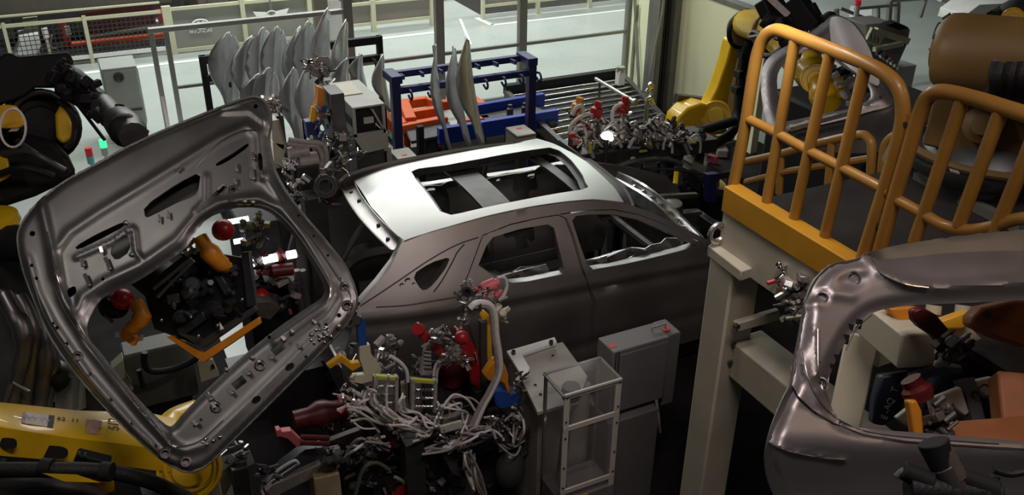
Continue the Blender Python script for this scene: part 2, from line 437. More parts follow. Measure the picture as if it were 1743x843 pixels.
# ------------------------------------------------------------------ far side of the aisle
YB = 18.95
def X_at(px, py, y=YB): return PY(px, py, y).x
def barrier(name, label, x0, x1, posts, panelmat, post_m='barrier_cream', zt=1.05, zb=.33, mids=()):
    t = thing(name, label, 'barrier', ((x0+x1)/2, YB, 0))
    for x, w_ in posts: MB().box((x-w_/2, YB-.05, 0), (x+w_/2, YB+.05, zt+.07)).build('post', post_m, t, bevel=.006)
    MB().box((x0, YB-.03, zt-.03), (x1, YB+.03, zt+.03)).build('top_rail', post_m, t)
    MB().box((x0, YB-.03, zb-.03), (x1, YB+.03, zb+.03)).build('bottom_rail', post_m, t)
    if panelmat: MB().box((x0, YB+.04, zb), (x1, YB+.06, zt)).build('panel', panelmat, t)
    return t
def YZ(px, py, y=YB): return PY(px, py, y)
xA, xB, xC = X_at(297, 104), X_at(420, 75), X_at(590, 60)
zt1 = YZ(330, 12).z
b1 = barrier('guard_barrier', 'cream post barrier with grey sheet carrying a white oval emblem', xA, xC, [(xA, .17), (xB, .09), (X_at(530, 50), .09)], 'panel_grey', zt=zt1, zb=YZ(340, 82).z)
# emblem and word on the sheet
def emblem(px, py, wpx, t, y):
    c = PY(px, py, y); w_ = wpx/2*(c-CPOS).length/CAM_F
    mb = MB()
    mb.tube([c+Vector((cos(a)*w_, 0, sin(a)*w_*.58)) for a in [2*pi*i/28 for i in range(28)]], .016, 6, closed=True)
    s = w_*.34
    for sg in (-1, 1): mb.tube([c+Vector((sg*s-.02, 0, -s)), c+Vector((sg*s*.75+.02, 0, s))], .026, 6)
    mb.tube([c+Vector((-s, 0, -.01)), c+Vector((0, 0, .01)), c+Vector((s, 0, .0))], .022, 6)
    mb.build('emblem', 'white_paint', t)
    return c
c = emblem(341, 41, 25, b1, YB-.0)
text_mesh('HYUNDAI', .095, basis(PY(342, 53, YB+.02), (1, 0, 0), (0, 0, 1)), 'wordmark', 'white_paint', b1, .02)
# winged emblem sign
c = PY(462, 23, YB-.1); t = thing('winged_sign', 'white winged oval emblem sign on top of the barrier', 'sign', c)
mb = MB(); W = .36
for sg in (-1, 1):
    mb.prism([c+Vector((sg*.06, 0, -.035)), c+Vector((sg*W*.85, 0, -.03)), c+Vector((sg*W, 0, .07)), c+Vector((sg*.10, 0, .035))], (0, .015, 0))
mb.build('wing', 'white_paint', t)
MB().tube([c+Vector((cos(a)*.09, -.01, sin(a)*.05+.005)) for a in [2*pi*i/20 for i in range(20)]], .012, 6, closed=True).build('oval', 'white_paint', t)
MB().box((c.x-.015, YB-.1, .9), (c.x+.015, YB-.08, c.z-.03)).build('bracket', 'fence_grey', t)
xD, xE = X_at(637, 57), X_at(737, 48)
barrier('guard_barrier', 'pale barrier with brown sheet left of the aisle opening', X_at(598, 60), xE, [(xD, .10), (xE, .12)], 'panel_brown', 'barrier_cream', zt=YZ(640, 6).z+.02, zb=YZ(700, 33).z)
xF, xG = X_at(822, 33), X_at(1090, 2)
barrier('guard_barrier', 'pale barrier with brown sheet right of the aisle opening', xF, xG, [(xF, .07), (X_at(915, 23), .08), (X_at(1003, 13), .08), (xG, .08)], 'panel_brown', 'barrier_cream', zt=1.1, zb=.30)
# mesh guard at far left
t = thing('mesh_guard', 'wire mesh guard with pale rails in front of the red machine', 'fence', (0, YB, 0))
x0 = X_at(-60, 130); x1 = xA-.1; z1 = YZ(130, 33).z
for x, w_ in ((X_at(158, 105), .07), (X_at(25, 120), .06)): MB().box((x-w_/2, YB-.04, 0), (x+w_/2, YB+.04, z1+.06)).build('post', 'barrier_cream', t)
MB().box((x0, YB-.03, z1-.03), (x1, YB+.03, z1+.03)).build('top_rail', 'barrier_cream', t)
MB().box((x0, YB-.03, z1+.16), (x1, YB+.03, z1+.19)).build('upper_rail', 'barrier_cream', t)
MB().box((x0, YB-.03, .10), (x1, YB+.03, .17)).build('bottom_rail', 'white_paint', t)
mb = MB(); x = x0
while x < x1: mb.box((x-.006, YB-.006, .15), (x+.006, YB+.006, z1)); x += .085
z = .2
while z < z1: mb.box((x0, YB-.006, z-.006), (x1, YB+.006, z+.006)); z += .085
mb.build('wire_mesh', 'dark_steel', t, smooth=0)
# red machine behind it
ym = 20.3
def yb(t, name, m, px0, py0, px1, py1, y=ym, d=.3, bev=.01):
    a, b = PY(px0, py1, y), PY(px1, py0, y)
    return MB().box((min(a.x, b.x), y, min(a.z, b.z)), (max(a.x, b.x), y+d, max(a.z, b.z))).build(name, m, t, bevel=bev)
t = thing('pipe_machine', 'red framed machine with two orange pipes behind the wire mesh', 'machine', (.8, ym, 0))
MB().beam(PY(106, 38, ym), PY(120, 92, ym), .14, .14).build('upright', 'red_paint', t)
MB().beam(PY(272, 18, ym), PY(276, 34, ym), .3, .14).build('corner_block', 'red_paint', t)
MB().beam(PY(140, 42, ym), PY(262, 22, ym), .05, .45).build('header', 'clamp_dark_red', t)
for dy in (0, 8): MB().cyl(PY(122, 76+dy, ym-.1), PY(290, 57+dy*.8, ym-.1), .055, n=10).build('pipe', 'pipe_orange', t)
MB().cyl(PY(145, 62, ym+.2), PY(280, 42, ym+.2), .16, n=16).build('roller', 'alu', t)
MB().beam(PY(85, 86, ym), PY(122, 84, ym), .1, .1).beam(PY(85, 84, ym), PY(88, 60, ym), .04, .04).build('tray', 'barrier_cream', t)
MB().beam(PY(140, 100, ym), PY(290, 84, ym), .1, .3).build('plinth', 'dark_steel', t)
MB().prism([PY(109, 45, ym-.12), PY(118, 44, ym-.12), PY(122, 59, ym-.12), PY(113, 61, ym-.12)], (0, .02, 0)).build('plate', 'white_paint', t)
MB().box((-.9, ym+.5, 0), (2.4, ym+1.2, .9)).build('bed', 'dark_steel', t, bevel=.02)
t = thing('wrapped_bin', 'pale bin under crumpled white sheet at far left', 'bin', PY(45, 95, 19.5))
mb = MB(); q = [(30, 62), (66, 55), (70, 78), (62, 95), (24, 97), (32, 76)]
mb.prism([PY(x, y, 19.4) for x, y in q], (0, .5, 0)); mb.build('sheet', 'white_paint', t, bevel=.03)
mb = MB().prism([PY(x, y, 19.6) for x, y in [(38, 36), (64, 33), (66, 56), (44, 60)]], (0, .4, 0)); mb.build('lid', 'barrier_cream', t, bevel=.02); p = PY(44, 95, 19.6); MB().box((p.x-.25, 19.5, 0), (p.x+.25, 19.9, p.z+.05)).build('base', 'panel_grey', t)
t = thing('notice_board', 'small white notice board right of the wrapped bin', 'board', PZ(80, 90, 0)); MB().prism([PY(x, y, 19.3) for x, y in [(70, 49), (80, 47), (84, 64), (75, 67)]], (0, .05, 0)).build('board', 'white_paint', t, bevel=.004)
p = PY(79, 66, 19.32); MB().box((p.x-.03, 19.31, 0), (p.x+.03, 19.36, p.z+.02)).build('post', 'barrier_cream', t)
# machine shapes behind barriers
for (px, py, pw, ph, m_, lb) in [(410, -18, 150, 40, 'panel_brown', 'long brown machine housing behind the emblem barrier'), (690, -25, 150, 40, 'panel_brown', 'brown machine housing left of the aisle opening'), (960, -35, 240, 40, 'panel_brown', 'brown machine housing right of the aisle opening')]:
    a = PY(px-pw/2, py+ph/2, 21); b = PY(px+pw/2, py-ph/2, 21)
    t = thing('machine_housing', lb, 'machine', ((a.x+b.x)/2, 21, 0))
    MB().box((a.x, 21, 0), (b.x, 22.4, 1.5)).build('casing', m_, t, bevel=.03)
    for k in range(4):
        x = a.x+(b.x-a.x)*(k+.5)/4; MB().box((x-.03, 20.97, .1), (x+.03, 21.0, 1.4)).build('rib', 'fence_grey', t)
# white post with placard near the fender rack
t = thing('placard_stand', 'brown pillar with tall white placard behind the fender rack', 'sign', PY(575, 60, 15.3))
MB().prism([PY(x, y, 15.3) for x, y in [(557, 0), (575, 0), (592, 12), (592, 130), (563, 140)]], (0, .04, 0)).build('placard', 'white_paint', t)
MB().prism([PY(x, y, 15.2) for x, y in [(534, -10), (557, -10), (562, 120), (540, 125)]], (0, .12, 0)).build('pillar', 'panel_brown', t)
a = PY(540, 125, 15.26); MB().box((a.x, 15.22, 0), (a.x+.22, 15.3, a.z+.1)).build('foot', 'panel_brown', t)
# grey electrical enclosure
yb0 = 14.35
a, b_ = PY(171, 119, yb0), PY(230, 112, yb0); t = thing('electrical_enclosure', 'free-standing grey electrical enclosure with round dial and sloped top', 'enclosure', (a.x, yb0, 0))
xa, xb, zt = a.x, b_.x+.02, a.z
bk = .55
MB().hexa([(xa, yb0, .25), (xb, yb0, .25), (xb, yb0+bk, .25), (xa, yb0+bk, .25)], [(xa, yb0, zt), (xb, yb0, zt), (xb, yb0+bk, zt+.02), (xa, yb0+bk, zt+.02)]).build('body', 'box_grey', t, bevel=.012)
dr_ = MB().box((xa+.02, yb0-.015, .55), (xb-.02, yb0, zt-.04)).build('door', 'box_grey', t, bevel=.006)
MB().box((xa+.03, yb0-.02, .5), (xb-.03, yb0-.001, .52)).build('seam', 'dark_steel', dr_)
cc = PY(202, 132, yb0-.02); MB().lathe(cc+Vector((0, .02, 0)), (0, -1, 0), [(0, .075), (.03, .075), (.035, .05), (.02, .04), (.025, 0)]).build('dial', 'dark_steel', dr_)
for (x_) in (xa+.04, xb-.04):
    for y_ in (yb0+.04, yb0+bk-.04): MB().box((x_-.025, y_-.025, 0), (x_+.025, y_+.025, .26)).build('leg', 'fence_grey', t)
MB().box((xb-.012, yb0+.02, .3), (xb+.01, yb0+.05, zt-.05)).build('edge_strip', 'alu', t)
# two stack lights near the black robot
def stack_light(px, py, y, cols, lb, tilt=0):
    p = PY(px, py, y); t = thing('stack_light', lb, 'light', (p.x, p.y, 0))
    MB().cyl((p.x, y, 0), (p.x, y, p.z-.13), .018, n=8).build('pole', 'alu', t)
    for k, c_ in enumerate(cols):
        z = p.z-.13+k*.11; MB().cyl((p.x, y, z), (p.x, y, z+.105), .045, n=14).build('lens', c_, t)
stack_light(152, 262, 12.2, ['lamp_teal', 'lamp_red'], 'stack light with red top lens over a teal lens')
stack_light(176, 248, 12.6, ['alu', 'lamp_green'], 'stack light with glowing green lens beside black robot wrist')
# far right: steel frames, machinery on the bright floor beyond the cage
t = thing('tube_frame', 'grey square tube frame standing on white floor beyond the cage', 'frame', PZ(1500, 60, 0))
def fp(px, py, y=12.4): return PY(px, py, y)
mb = MB()
for a, b, w_ in [((1424, 15), (1424, 45), .07), ((1430, 14), (1520, 50), .06), ((1455, 15), (1530, 8), .05), ((1495, 12), (1495, 38), .05), ((1515, 2), (1512, 40), .08), ((1528, 5), (1526, 42), .08), ((1515, 2), (1580, -3), .05), ((1577, -5), (1566, 30), .06)]:
    mb.beam(fp(*a), fp(*b), w_)
mb.build('tube', 'fence_grey', t, bevel=.004)
t = thing('stack_light', 'slim grey stack light with dark red cap beyond the cage', 'light', fp(1458, 35, 11.8))
MB().cyl(fp(1456, 34, 11.8), fp(1460, 9, 11.8), .045, n=12).build('pole', 'alu', t)
MB().cyl(fp(1460, 9, 11.8), fp(1461, 1, 11.8), .055, n=12).build('lens', 'beacon_red', t)
t = thing('transfer_machine', 'pale grey machine with slotted beam between cage and brown motor', 'machine', fp(1500, 70, 10.5))
mb = MB(); mb.prism([fp(x, y, 10.6) for x, y in [(1474, 42), (1520, 38), (1550, 50), (1545, 75), (1520, 130), (1490, 110), (1478, 80)]], (0, .5, 0)); mb.build('casing', 'cabinet_grey', t, bevel=.02)
p = fp(1515, 110, 10.8); MB().box((p.x-.3, 10.6, 0), (p.x+.4, 11.0, p.z)).build('pedestal', 'box_grey', t)
MB().beam(fp(1490, 52, 10.4), fp(1545, 70, 10.4), .08, .1).build('beam', 'barrier_cream', t)
MB().beam(fp(1478, 58, 10.35), fp(1500, 68, 10.35), .05, .22).build('slotted_plate', 'barrier_cream', t)
mb = MB()
for k in range(3): mb.beam(fp(1482+k*6, 57+k*3, 10.2), fp(1481+k*6, 66+k*3, 10.2), .03, .02)
mb.build('slot', 'dark_steel', t)
MB().beam(fp(1488, 84, 10.3), fp(1536, 74, 10.3), .07).build('arm', 'barrier_cream', t)
for k in range(7): MB().beam(fp(1492+k*6, 92+k*4, 10.2), fp(1500+k*5, 86+k*5, 10.2), .05).build('fitting', random.choice(['alu', 'dark_steel', 'hose_grey']), t)
MB().prism([fp(1508, 43, 10.3), fp(1525, 38, 10.3), fp(1548, 48, 10.3), fp(1530, 51, 10.3)], (0, .1, .02)).build('tray', 'black_paint', t)
t = thing('white_canopy', 'pale sheet metal table with wire mesh behind it at far right', 'table', fp(1690, 20, 11.5))
MB().prism([fp(x, y, 11.5) for x, y in [(1668, 8), (1735, 5), (1720, 22), (1700, 28), (1640, 40), (1645, 25)]], (0, .6, .0)).build('top', 'white_paint', t, bevel=.01)
MB().beam(fp(1600, -2, 12.6), fp(1690, 18, 12.6), .1).build('rail', 'alu', t)
mb = MB()
for k in range(16): mb.beam(fp(1660+k*6, -8, 12.8), fp(1663+k*6, 12, 12.8), .012)
for k in range(4): mb.beam(fp(1655, -8+k*5, 12.8), fp(1750, -6+k*5, 12.8), .012)
mb.build('wire_mesh', 'dark_steel', t, smooth=0)
# ------------------------------------------------------------------ the car body on its skid
YC = 6.82
def side_y(x, z):
    """lateral half-surface of the near side"""
    y = 5.70
    k = .07; y += .31*((z-1.50)+sqrt((z-1.50)**2+k*k)) + .05*max(0, (1.3-z)/.9)**2
    if x < 2.5: y += .16*((2.5-x)/1.1)**2
    if x > 4.9: y += .10*((x-4.9)/1.0)**2
    return y
def on_side(px, py, off=0):
    y = 5.7
    for _ in range(30):
        p = PY(px, py, y); y = .5*y+.5*(side_y(p.x, p.z)+off)
    return PY(px, py, y)
def XZ(pts, off=0): return [(p.x, p.z) for p in (on_side(*q, off) for q in pts)]
def fside(off=0, mir=False):
    def f(x, z):
        y = side_y(x, z)+off
        return Vector((x, 2*YC-y if mir else y, z))
    return f
car = thing('car_body', 'bare silver grey SUV body shell with open tailgate and sunroof opening', 'car', (3.4, YC, .35))
upper = XZ([(609, 523), (640, 487), (664, 455), (684, 414), (720, 400), (760, 388), (830, 369), (900, 354), (960, 345), (1010, 341), (1068, 347), (1110, 362), (1160, 386), (1210, 411)])
upper = [(p[0], p[1]) for p in upper]
low = [(5.35, 1.33), (5.75, 1.18), (5.92, 1.0), (5.95, .62)] + [(5.0+.46-.0+.42*cos(a)+.0, .62+.44*sin(a)) for a in [0, .5, 1.05, 1.57, 2.1, 2.65, 3.14]] + [(4.98, .42), (2.75, .42)] + [(2.25+.42*cos(a), .60+.44*sin(a)) for a in [0, .5, 1.05, 1.57, 2.1, 2.65, 3.14]] + [(1.60, .55), (1.45, .75), (1.42, 1.1)]
door_r_px = [(822, 402), (870, 383), (918, 372), (950, 367), (961, 372), (972, 400), (988, 456), (1001, 490), (1006, 540)]
door_f_px = [(953, 366), (1000, 359), (1045, 358), (1085, 366), (1125, 381), (1165, 400), (1207, 419), (1216, 432)]
win_r = XZ([(814, 452), (828, 418), (839, 404), (885, 390), (932, 382), (943, 388), (952, 425), (961, 461), (958, 467), (900, 479), (872, 482), (840, 470)])
win_f = XZ([(974, 376), (980, 368), (1003, 365), (1045, 365), (1086, 374), (1132, 394), (1186, 418), (1159, 427), (1110, 439), (1066, 449), (1010, 459), (998, 448), (985, 410)])
win_q = XZ([(701, 468), (733, 447), (767, 437), (760, 455), (744, 477), (729, 493), (717, 495)])
win_q = [tuple(p) for p in chaikin(win_q, 1)]
dr = XZ(door_r_px); df = XZ(door_f_px)
zs = .56
rd_front = [(dr[-1][0], 1.0), (dr[-1][0]+.0, .75), (dr[-1][0]-.02, zs)]
rdx = dr[-1][0]
rear_door = dr[:-1] + [(rdx, 1.2)] + rd_front + [(2.86, zs), (2.66, .72)] + [(2.52, .98)] + XZ([(790, 530), (783, 500), (800, 462)])[0:]
ffx = df[-1][0]
front_door = df + [(ffx+.07, 1.2), (ffx+.06, .9), (ffx-.02, zs), (rdx+.012, zs), (rdx+.032, .75), (rdx+.032, 1.2)] + XZ([(1003, 489), (992, 456), (976, 400), (965, 372)])
def grow(poly, d):
    cx = sum(p[0] for p in poly)/len(poly); cz = sum(p[1] for p in poly)/len(poly)
    out = []
    n = len(poly)
    for i in range(n):
        a, b, c = Vector(poly[i-1]), Vector(poly[i]), Vector(poly[(i+1) % n])
        t = (c-a).normalized(); nn = Vector((t.y, -t.x))
        if nn.dot(b-Vector((cx, cz))) < 0: nn = -nn
        out.append(tuple(b+nn*d))
    return out
opening = grow(rear_door, .008)
opening2 = grow(front_door, .008)
# merge the two door openings by a single B-pillar gap: cut each on its own
_a, _b = on_side(740, 531), on_side(1120, 462)
CR1 = (_b.z-_a.z)/(_b.x-_a.x); CR0 = _a.z+(3-_a.x)*CR1
print('CREASE', CR0, CR1)
def crease(x, z):
    """pressed waist crease, sill tuck and quarter shoulder"""
    o = 0
    zc_ = CR0+(x-3)*CR1
    o -= .014*math.exp(-((z-zc_)/.035)**2)*(1 if x < 5.2 else .3)
    o += .016*math.exp(-((z-zc_+.075)/.05)**2)
    o += .022*math.exp(-((z-.72)/.07)**2)*(1 if 2.6 < x < 5 else 0)
    return o
def handle_cup(x, z, c):
    return .028*math.exp(-(((x-c[0])/.085)**2+((z-c[1])/.026)**2)**1.5)
hf = XZ([(1040, 491)])[0]; hr = XZ([(842, 540)])[0]
for mir in (False, True):
    def fm(off=0, cups=(), mir=mir):
        g = fside(0, False)
        def f(x, z):
            y = side_y(x, z)+off+crease(x, z)+sum(handle_cup(x, z, c) for c in cups)
            return Vector((x, 13.50-y if mir else y, z-.035 if mir else z))
        return f
    S = .095 if mir else .042
    sheet(upper+low, [opening, opening2, win_q], S, fm()).build('side_frame', 'body_steel', car, solid=.03, offset=-1, smooth=50)
    pr = sheet(rear_door, [win_r], S, fm(0, (hr,))).build('rear_door', 'body_steel', car, solid=.035, smooth=50)
    pf = sheet(front_door, [win_f], S, fm(0, (hf,))).build('front_door', 'body_steel', car, solid=.035, smooth=50)
    # inner door sheets behind the windows: near zinc, far darkened as cabin shade
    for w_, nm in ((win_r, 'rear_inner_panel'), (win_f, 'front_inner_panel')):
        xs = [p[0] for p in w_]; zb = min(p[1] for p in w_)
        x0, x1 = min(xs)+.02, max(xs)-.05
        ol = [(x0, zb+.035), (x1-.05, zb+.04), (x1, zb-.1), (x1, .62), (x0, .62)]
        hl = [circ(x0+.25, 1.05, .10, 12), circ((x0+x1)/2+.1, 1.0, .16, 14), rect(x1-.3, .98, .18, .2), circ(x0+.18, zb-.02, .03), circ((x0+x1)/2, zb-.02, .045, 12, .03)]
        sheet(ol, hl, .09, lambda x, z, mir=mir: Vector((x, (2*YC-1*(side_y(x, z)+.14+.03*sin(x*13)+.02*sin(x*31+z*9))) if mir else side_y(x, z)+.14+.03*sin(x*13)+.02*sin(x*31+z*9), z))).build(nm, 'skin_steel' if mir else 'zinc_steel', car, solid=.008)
    # window reveal flange, a folded inner return around each opening
    for w_, own in ((win_r, pr), (win_f, pf), (win_q, car)):
        mb = MB(); P = densify([Vector(p) for p in w_], .08); n = len(P); vs = []
        for p in P:
            y0 = side_y(p.x, p.y)+.004; y1 = y0+.075
            vs += [Vector((p.x, 2*YC-y0 if mir else y0, p.y)), Vector((p.x, 2*YC-y1 if mir else y1, p.y-.004))]
        mb.add(vs, [(2*i, 2*i+1, (2*i+3) % (2*n), (2*i+2) % (2*n)) for i in range(n)])
        mb.build('window_flange', 'bare_steel', own, solid=.004)
for nm_, pl_ in (('panel_seam', [(613, 521), (650, 497), (690, 470), (730, 443), (775, 418), (814, 404)]), ('panel_seam', [(738, 497), (752, 478), (770, 446), (778, 430), (790, 416)]), ('panel_seam', [(640, 523), (690, 520), (740, 512), (782, 505)])):
    P_ = catmull([on_side(*q)+Vector((0, -.002, 0)) for q in pl_], 6)
    MB().tube(P_, .0055, 6).build(nm_, 'dark_steel', car)
for x, y, w_ in ((694, 478, .05), (684, 486, .04), (704, 484, .03)): MB().lathe(on_side(x, y)+Vector((0, .004, 0)), (0, -1, 0), [(0, w_*.5), (.006, w_*.45), (.006, w_*.3), (.001, w_*.25), (.001, 0)], 12).build('embossed_pad', 'bare_steel', car)
# roof skin
def roof_z(x, y):
    u = (y-YC)/.74
    return 1.965+.055*(1-min(1.3, u*u)) + .012*0 - .055*((x-3.15)/1.0)**2 - (.03*((2.5-x)/.4)**2 if x < 2.5 else 0)
def on_roof(px, py):
    z = 1.97
    for _ in range(30):
        p = PZ(px, py, z); z = .5*z+.5*roof_z(p.x, p.y)
    return PZ(px, py, z)
near = [on_roof(*q) for q in [(686, 410), (722, 398), (762, 386), (830, 367), (900, 352), (960, 343), (1010, 339), (1062, 344)]]
near = [(p.x, p.y) for p in near]
rear = [(near[0][0]-.03, near[0][1]+.2), (near[0][0]-.05, YC)]
front = [(near[-1][0]+.05, near[-1][1]+.25), (near[-1][0]+.08, YC)]
half = near + front
mirr = [(x, 2*YC-y) for x, y in reversed(near+[front[0]])]
roof_out = near+[front[0], front[1]]+mirr+[rear[1], rear[0]]
sn = [on_roof(*q) for q in [(752, 352), (757, 367), (768, 369), (880, 344), (985, 322), (1004, 316)]]
sn = [(p.x, p.y) for p in sn]
ysr = sum(p[1] for p in sn[1:5])/4; x0s, x1s = sn[0][0]-.04, sn[-1][0]+.0
x1s = on_roof(1003, 316).x
sr = [(x0s+.0, ysr+.10), (x0s+.06, ysr+.01), (x0s+.14, ysr), ((x0s+x1s)/2, ysr-.01), (x1s-.10, ysr), (x1s-.02, ysr+.03), (x1s, ysr+.12), (x1s+.03, YC)]
srm = [(x, 2*YC-y) for x, y in reversed(sr[:-1])]
sf = [on_roof(*q) for q in [(992, 298), (972, 272), (952, 256), (936, 251), (880, 259), (820, 270), (760, 281), (712, 287), (700, 292), (708, 306)]]
sunroof = sr[:-1]+[(p.x, p.y) for p in sf]
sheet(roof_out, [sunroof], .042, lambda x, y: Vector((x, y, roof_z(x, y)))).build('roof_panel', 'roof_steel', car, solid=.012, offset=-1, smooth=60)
# ditch along each roof edge, sunroof frame, cross bows
for sg in (0, 1):
    mb = MB().tube([Vector((x, (2*YC-y) if sg else y, roof_z(x, y)-.012)) for x, y in near], .012, 6, 3); mb.build('roof_ditch', 'dark_steel', car)
mb = MB(); P = densify([Vector(p) for p in sunroof], .07); n = len(P); vs = []
for p in P:
    c = Vector((sum(q.x for q in P)/n, YC)); q = p+(c-p).normalized()*.05; z = roof_z(p.x, p.y)
    vs += [Vector((p.x, p.y, z-.004)), Vector((p.x, p.y, z-.05)), Vector((q.x, q.y, z-.055))]
mb.add(vs, [(3*i+k, 3*i+k+1, (3*i+k+4) % (3*n), (3*i+k+3) % (3*n)) for i in range(n) for k in (0, 1)])
mb.build('sunroof_frame', 'dark_steel', car, solid=.004)
for i, (x, w_) in enumerate([(2.38, .07), (3.02, .26), (3.86, .10)]):
    mb = MB(); ys = [5.95+(2*YC-2*5.95)*k/10 for k in range(11)]
    vs = []
    for y in ys:
        z = roof_z(x, y)-.07-.02*i
        vs += [(x-w_/2, y, z), (x+w_/2, y, z)]
    mb.add(vs, [(2*k, 2*k+1, 2*k+3, 2*k+2) for k in range(10)]); mb.build('roof_bow', 'dark_steel', car, solid=.02)
# upper rear opening header and D pillar flanges
for mir in (False, True):
    def My(v, mir=mir): v = Vector(v); return Vector((v.x, 2*YC-v.y, v.z)) if mir else v
    ol = [on_side(*q) for q in [(686, 412), (684, 425), (670, 452), (644, 486), (612, 522)]]
    mb = MB(); vs = []
    for k, p in enumerate(ol):
        vs += [My(p+Vector((0, .003, 0))), My(p+Vector((.03, .07, -.02))), My(p+Vector((.02, .16, -.03)))]
    mb.add(vs, [(3*i+k, 3*i+k+1, 3*i+k+4, 3*i+k+3) for i in range(len(ol)-1) for k in (0, 1)])
    mb.build('tailgate_gutter', 'bare_steel', car, solid=.006)
    # inner D pillar and wheel house
    mb = MB(); mb.add([My(v) for v in [(1.55, 5.98, 1.42), (2.25, 6.05, 1.85), (2.5, 6.02, 1.5), (2.5, 5.95, .7), (1.5, 5.98, .7)]], [(0, 1, 2, 3, 4)]); mb.build('inner_quarter', 'bare_steel', car, solid=.01)
    mb = MB(); p = [My(v) for v in [(1.95, 5.9, .55), (2.0, 5.98, .95), (2.25, 6.0, 1.05), (2.55, 5.98, .95), (2.65, 5.95, .5)]]
    mb.tube(p, .1, 8, 4); mb.build('wheel_house', 'bare_steel', car)
zr = lambda y: roof_z(near[0][0], y)
mb = MB(); vs = []
for k in range(13):
    y = near[0][1]+.0+(2*YC-2*near[0][1])*k/12; x = near[0][0]-.05*(1-((y-YC)/.6)**2)
    z = roof_z(max(x, 1.9), y)
    vs += [(x-.004, y, z-.006), (x+.00, y, z-.05), (x-.10, y, z-.07), (x-.13, y, z-.055)]
mb.add(vs, [(4*i+k, 4*i+k+1, 4*i+k+5, 4*i+k+4) for i in range(12) for k in range(3)]); mb.build('tailgate_header', 'bare_steel', car, solid=.006)
for k, fy in enumerate((.12, .3, .7, .88)):
    mb = MB()
    y = near[0][1]+(2*YC-2*near[0][1])*fy; mb.cyl((near[0][0]-.075, y, zr(y)-.052), (near[0][0]-.075, y, zr(y)-.07), .016, n=10); mb.build('header_hole', 'black_paint', car)
# rear lower panel, floor pan, tunnel, cowl, windscreen header, dash cross member
MB().add([(1.48, 5.95, .55), (1.44, 5.92, 1.0), (1.44, 7.28, 1.0), (1.48, 7.25, .55)], [(0, 1, 2, 3)]).build('rear_panel', 'body_steel', car, solid=.02)
mb = MB(); nx, ny = 24, 12; vs = []
for i in range(nx+1):
    for j in range(ny+1):
        x = 1.5+3.7*i/nx; y = 5.82+1.56*j/ny
        z = .52+.14*math.exp(-((y-YC)/.13)**2)*(1 if x > 2.6 else .2)+.02*sin(x*9)*sin(y*12)+(.18 if x < 2.6 else 0)
        vs.append((x, y, z))
mb.add(vs, [(i*(ny+1)+j, (i+1)*(ny+1)+j, (i+1)*(ny+1)+j+1, i*(ny+1)+j+1) for i in range(nx) for j in range(ny)])
mb.build('floor_pan', 'skin_steel', car, solid=.01)
for x, z in ((2.75, .66), (3.4, .62), (4.3, .62)): MB().box((x-.07, 5.85, z-.04), (x+.07, 7.35, z+.07)).build('cross_member', 'skin_steel', car, bevel=.015)
def bow(pts, w_, h_, nm, m_, k=5):
    C_ = catmull([Vector(p) for p in pts], k); mb = MB(); vs = []
    for p in C_: vs += [p+Vector((-w_/2, 0, 0)), p+Vector((-w_/2*.6, 0, h_)), p+Vector((w_/2*.6, 0, h_)), p+Vector((w_/2, 0, 0))]
    mb.add(vs, [(4*i+j, 4*i+j+1, 4*i+j+5, 4*i+j+4) for i in range(len(C_)-1) for j in range(3)]); mb.build(nm, m_, car, solid=.006)
xf = near[-1][0]
bow([(xf+.05, 5.98, 1.87), (xf+.11, 6.25, 1.93), (xf+.13, YC, 1.95), (xf+.11, 6.95, 1.93), (xf+.05, 7.22, 1.87)], .09, -.02, 'windscreen_header', 'dark_steel')
# cowl: traced bowed strip between the A pillar feet
q1 = [(1197, 404), (1176, 383), (1150, 357), (1118, 329), (1086, 308), (1052, 293)]
q2 = [(1168, 399), (1148, 379), (1122, 354), (1096, 334), (1072, 319), (1046, 305)]
def cow(q, dz=0):
    out = []
    for k, (a, b) in enumerate(q):
        y = 5.88+(7.25-5.88)*k/5; out.append(PY(a, b, y)+Vector((0, 0, dz)))
    return out
A_, B_ = catmull(cow(q1), 4), catmull(cow(q2), 4); mb = MB(); vs = []
for a, b in zip(A_, B_): vs += [a+Vector((.03, 0, -.10)), a, a+(b-a)*.16, a+(b-a)*.30+Vector((0, 0, -.05)), a+(b-a)*.70+Vector((0, 0, -.05)), a+(b-a)*.84, b, b+Vector((-.02, 0, -.12))]
mb.add(vs, [(8*i+j, 8*i+j+1, 8*i+j+9, 8*i+j+8) for i in range(len(A_)-1) for j in range(7)]); mb.build('cowl_panel', 'zinc_steel', car, solid=.006)
mb = MB()
for k in range(1, 9):
    a = A_[k*2]+(B_[k*2]-A_[k*2])*.3; b = A_[k*2]+(B_[k*2]-A_[k*2])*.7; mb.beam(a+Vector((0, 0, -.03)), b+Vector((0, 0, -.03)), .025)
mb.build('cowl_rib', 'bare_steel', car)
MB().tube([(4.75, 5.85, 1.05), (4.7, 6.2, 1.1), (4.7, YC, 1.1), (4.7, 7.0, 1.1), (4.75, 7.35, 1.05)], .05, 8, 4).build('dash_beam', 'dark_steel', car)
MB().add([(5.05, 5.85, .6), (5.05, 7.35, .6), (4.95, 7.35, 1.3), (4.95, 5.85, 1.3)], [(0, 1, 2, 3)]).build('firewall', 'skin_steel', car, solid=.02)
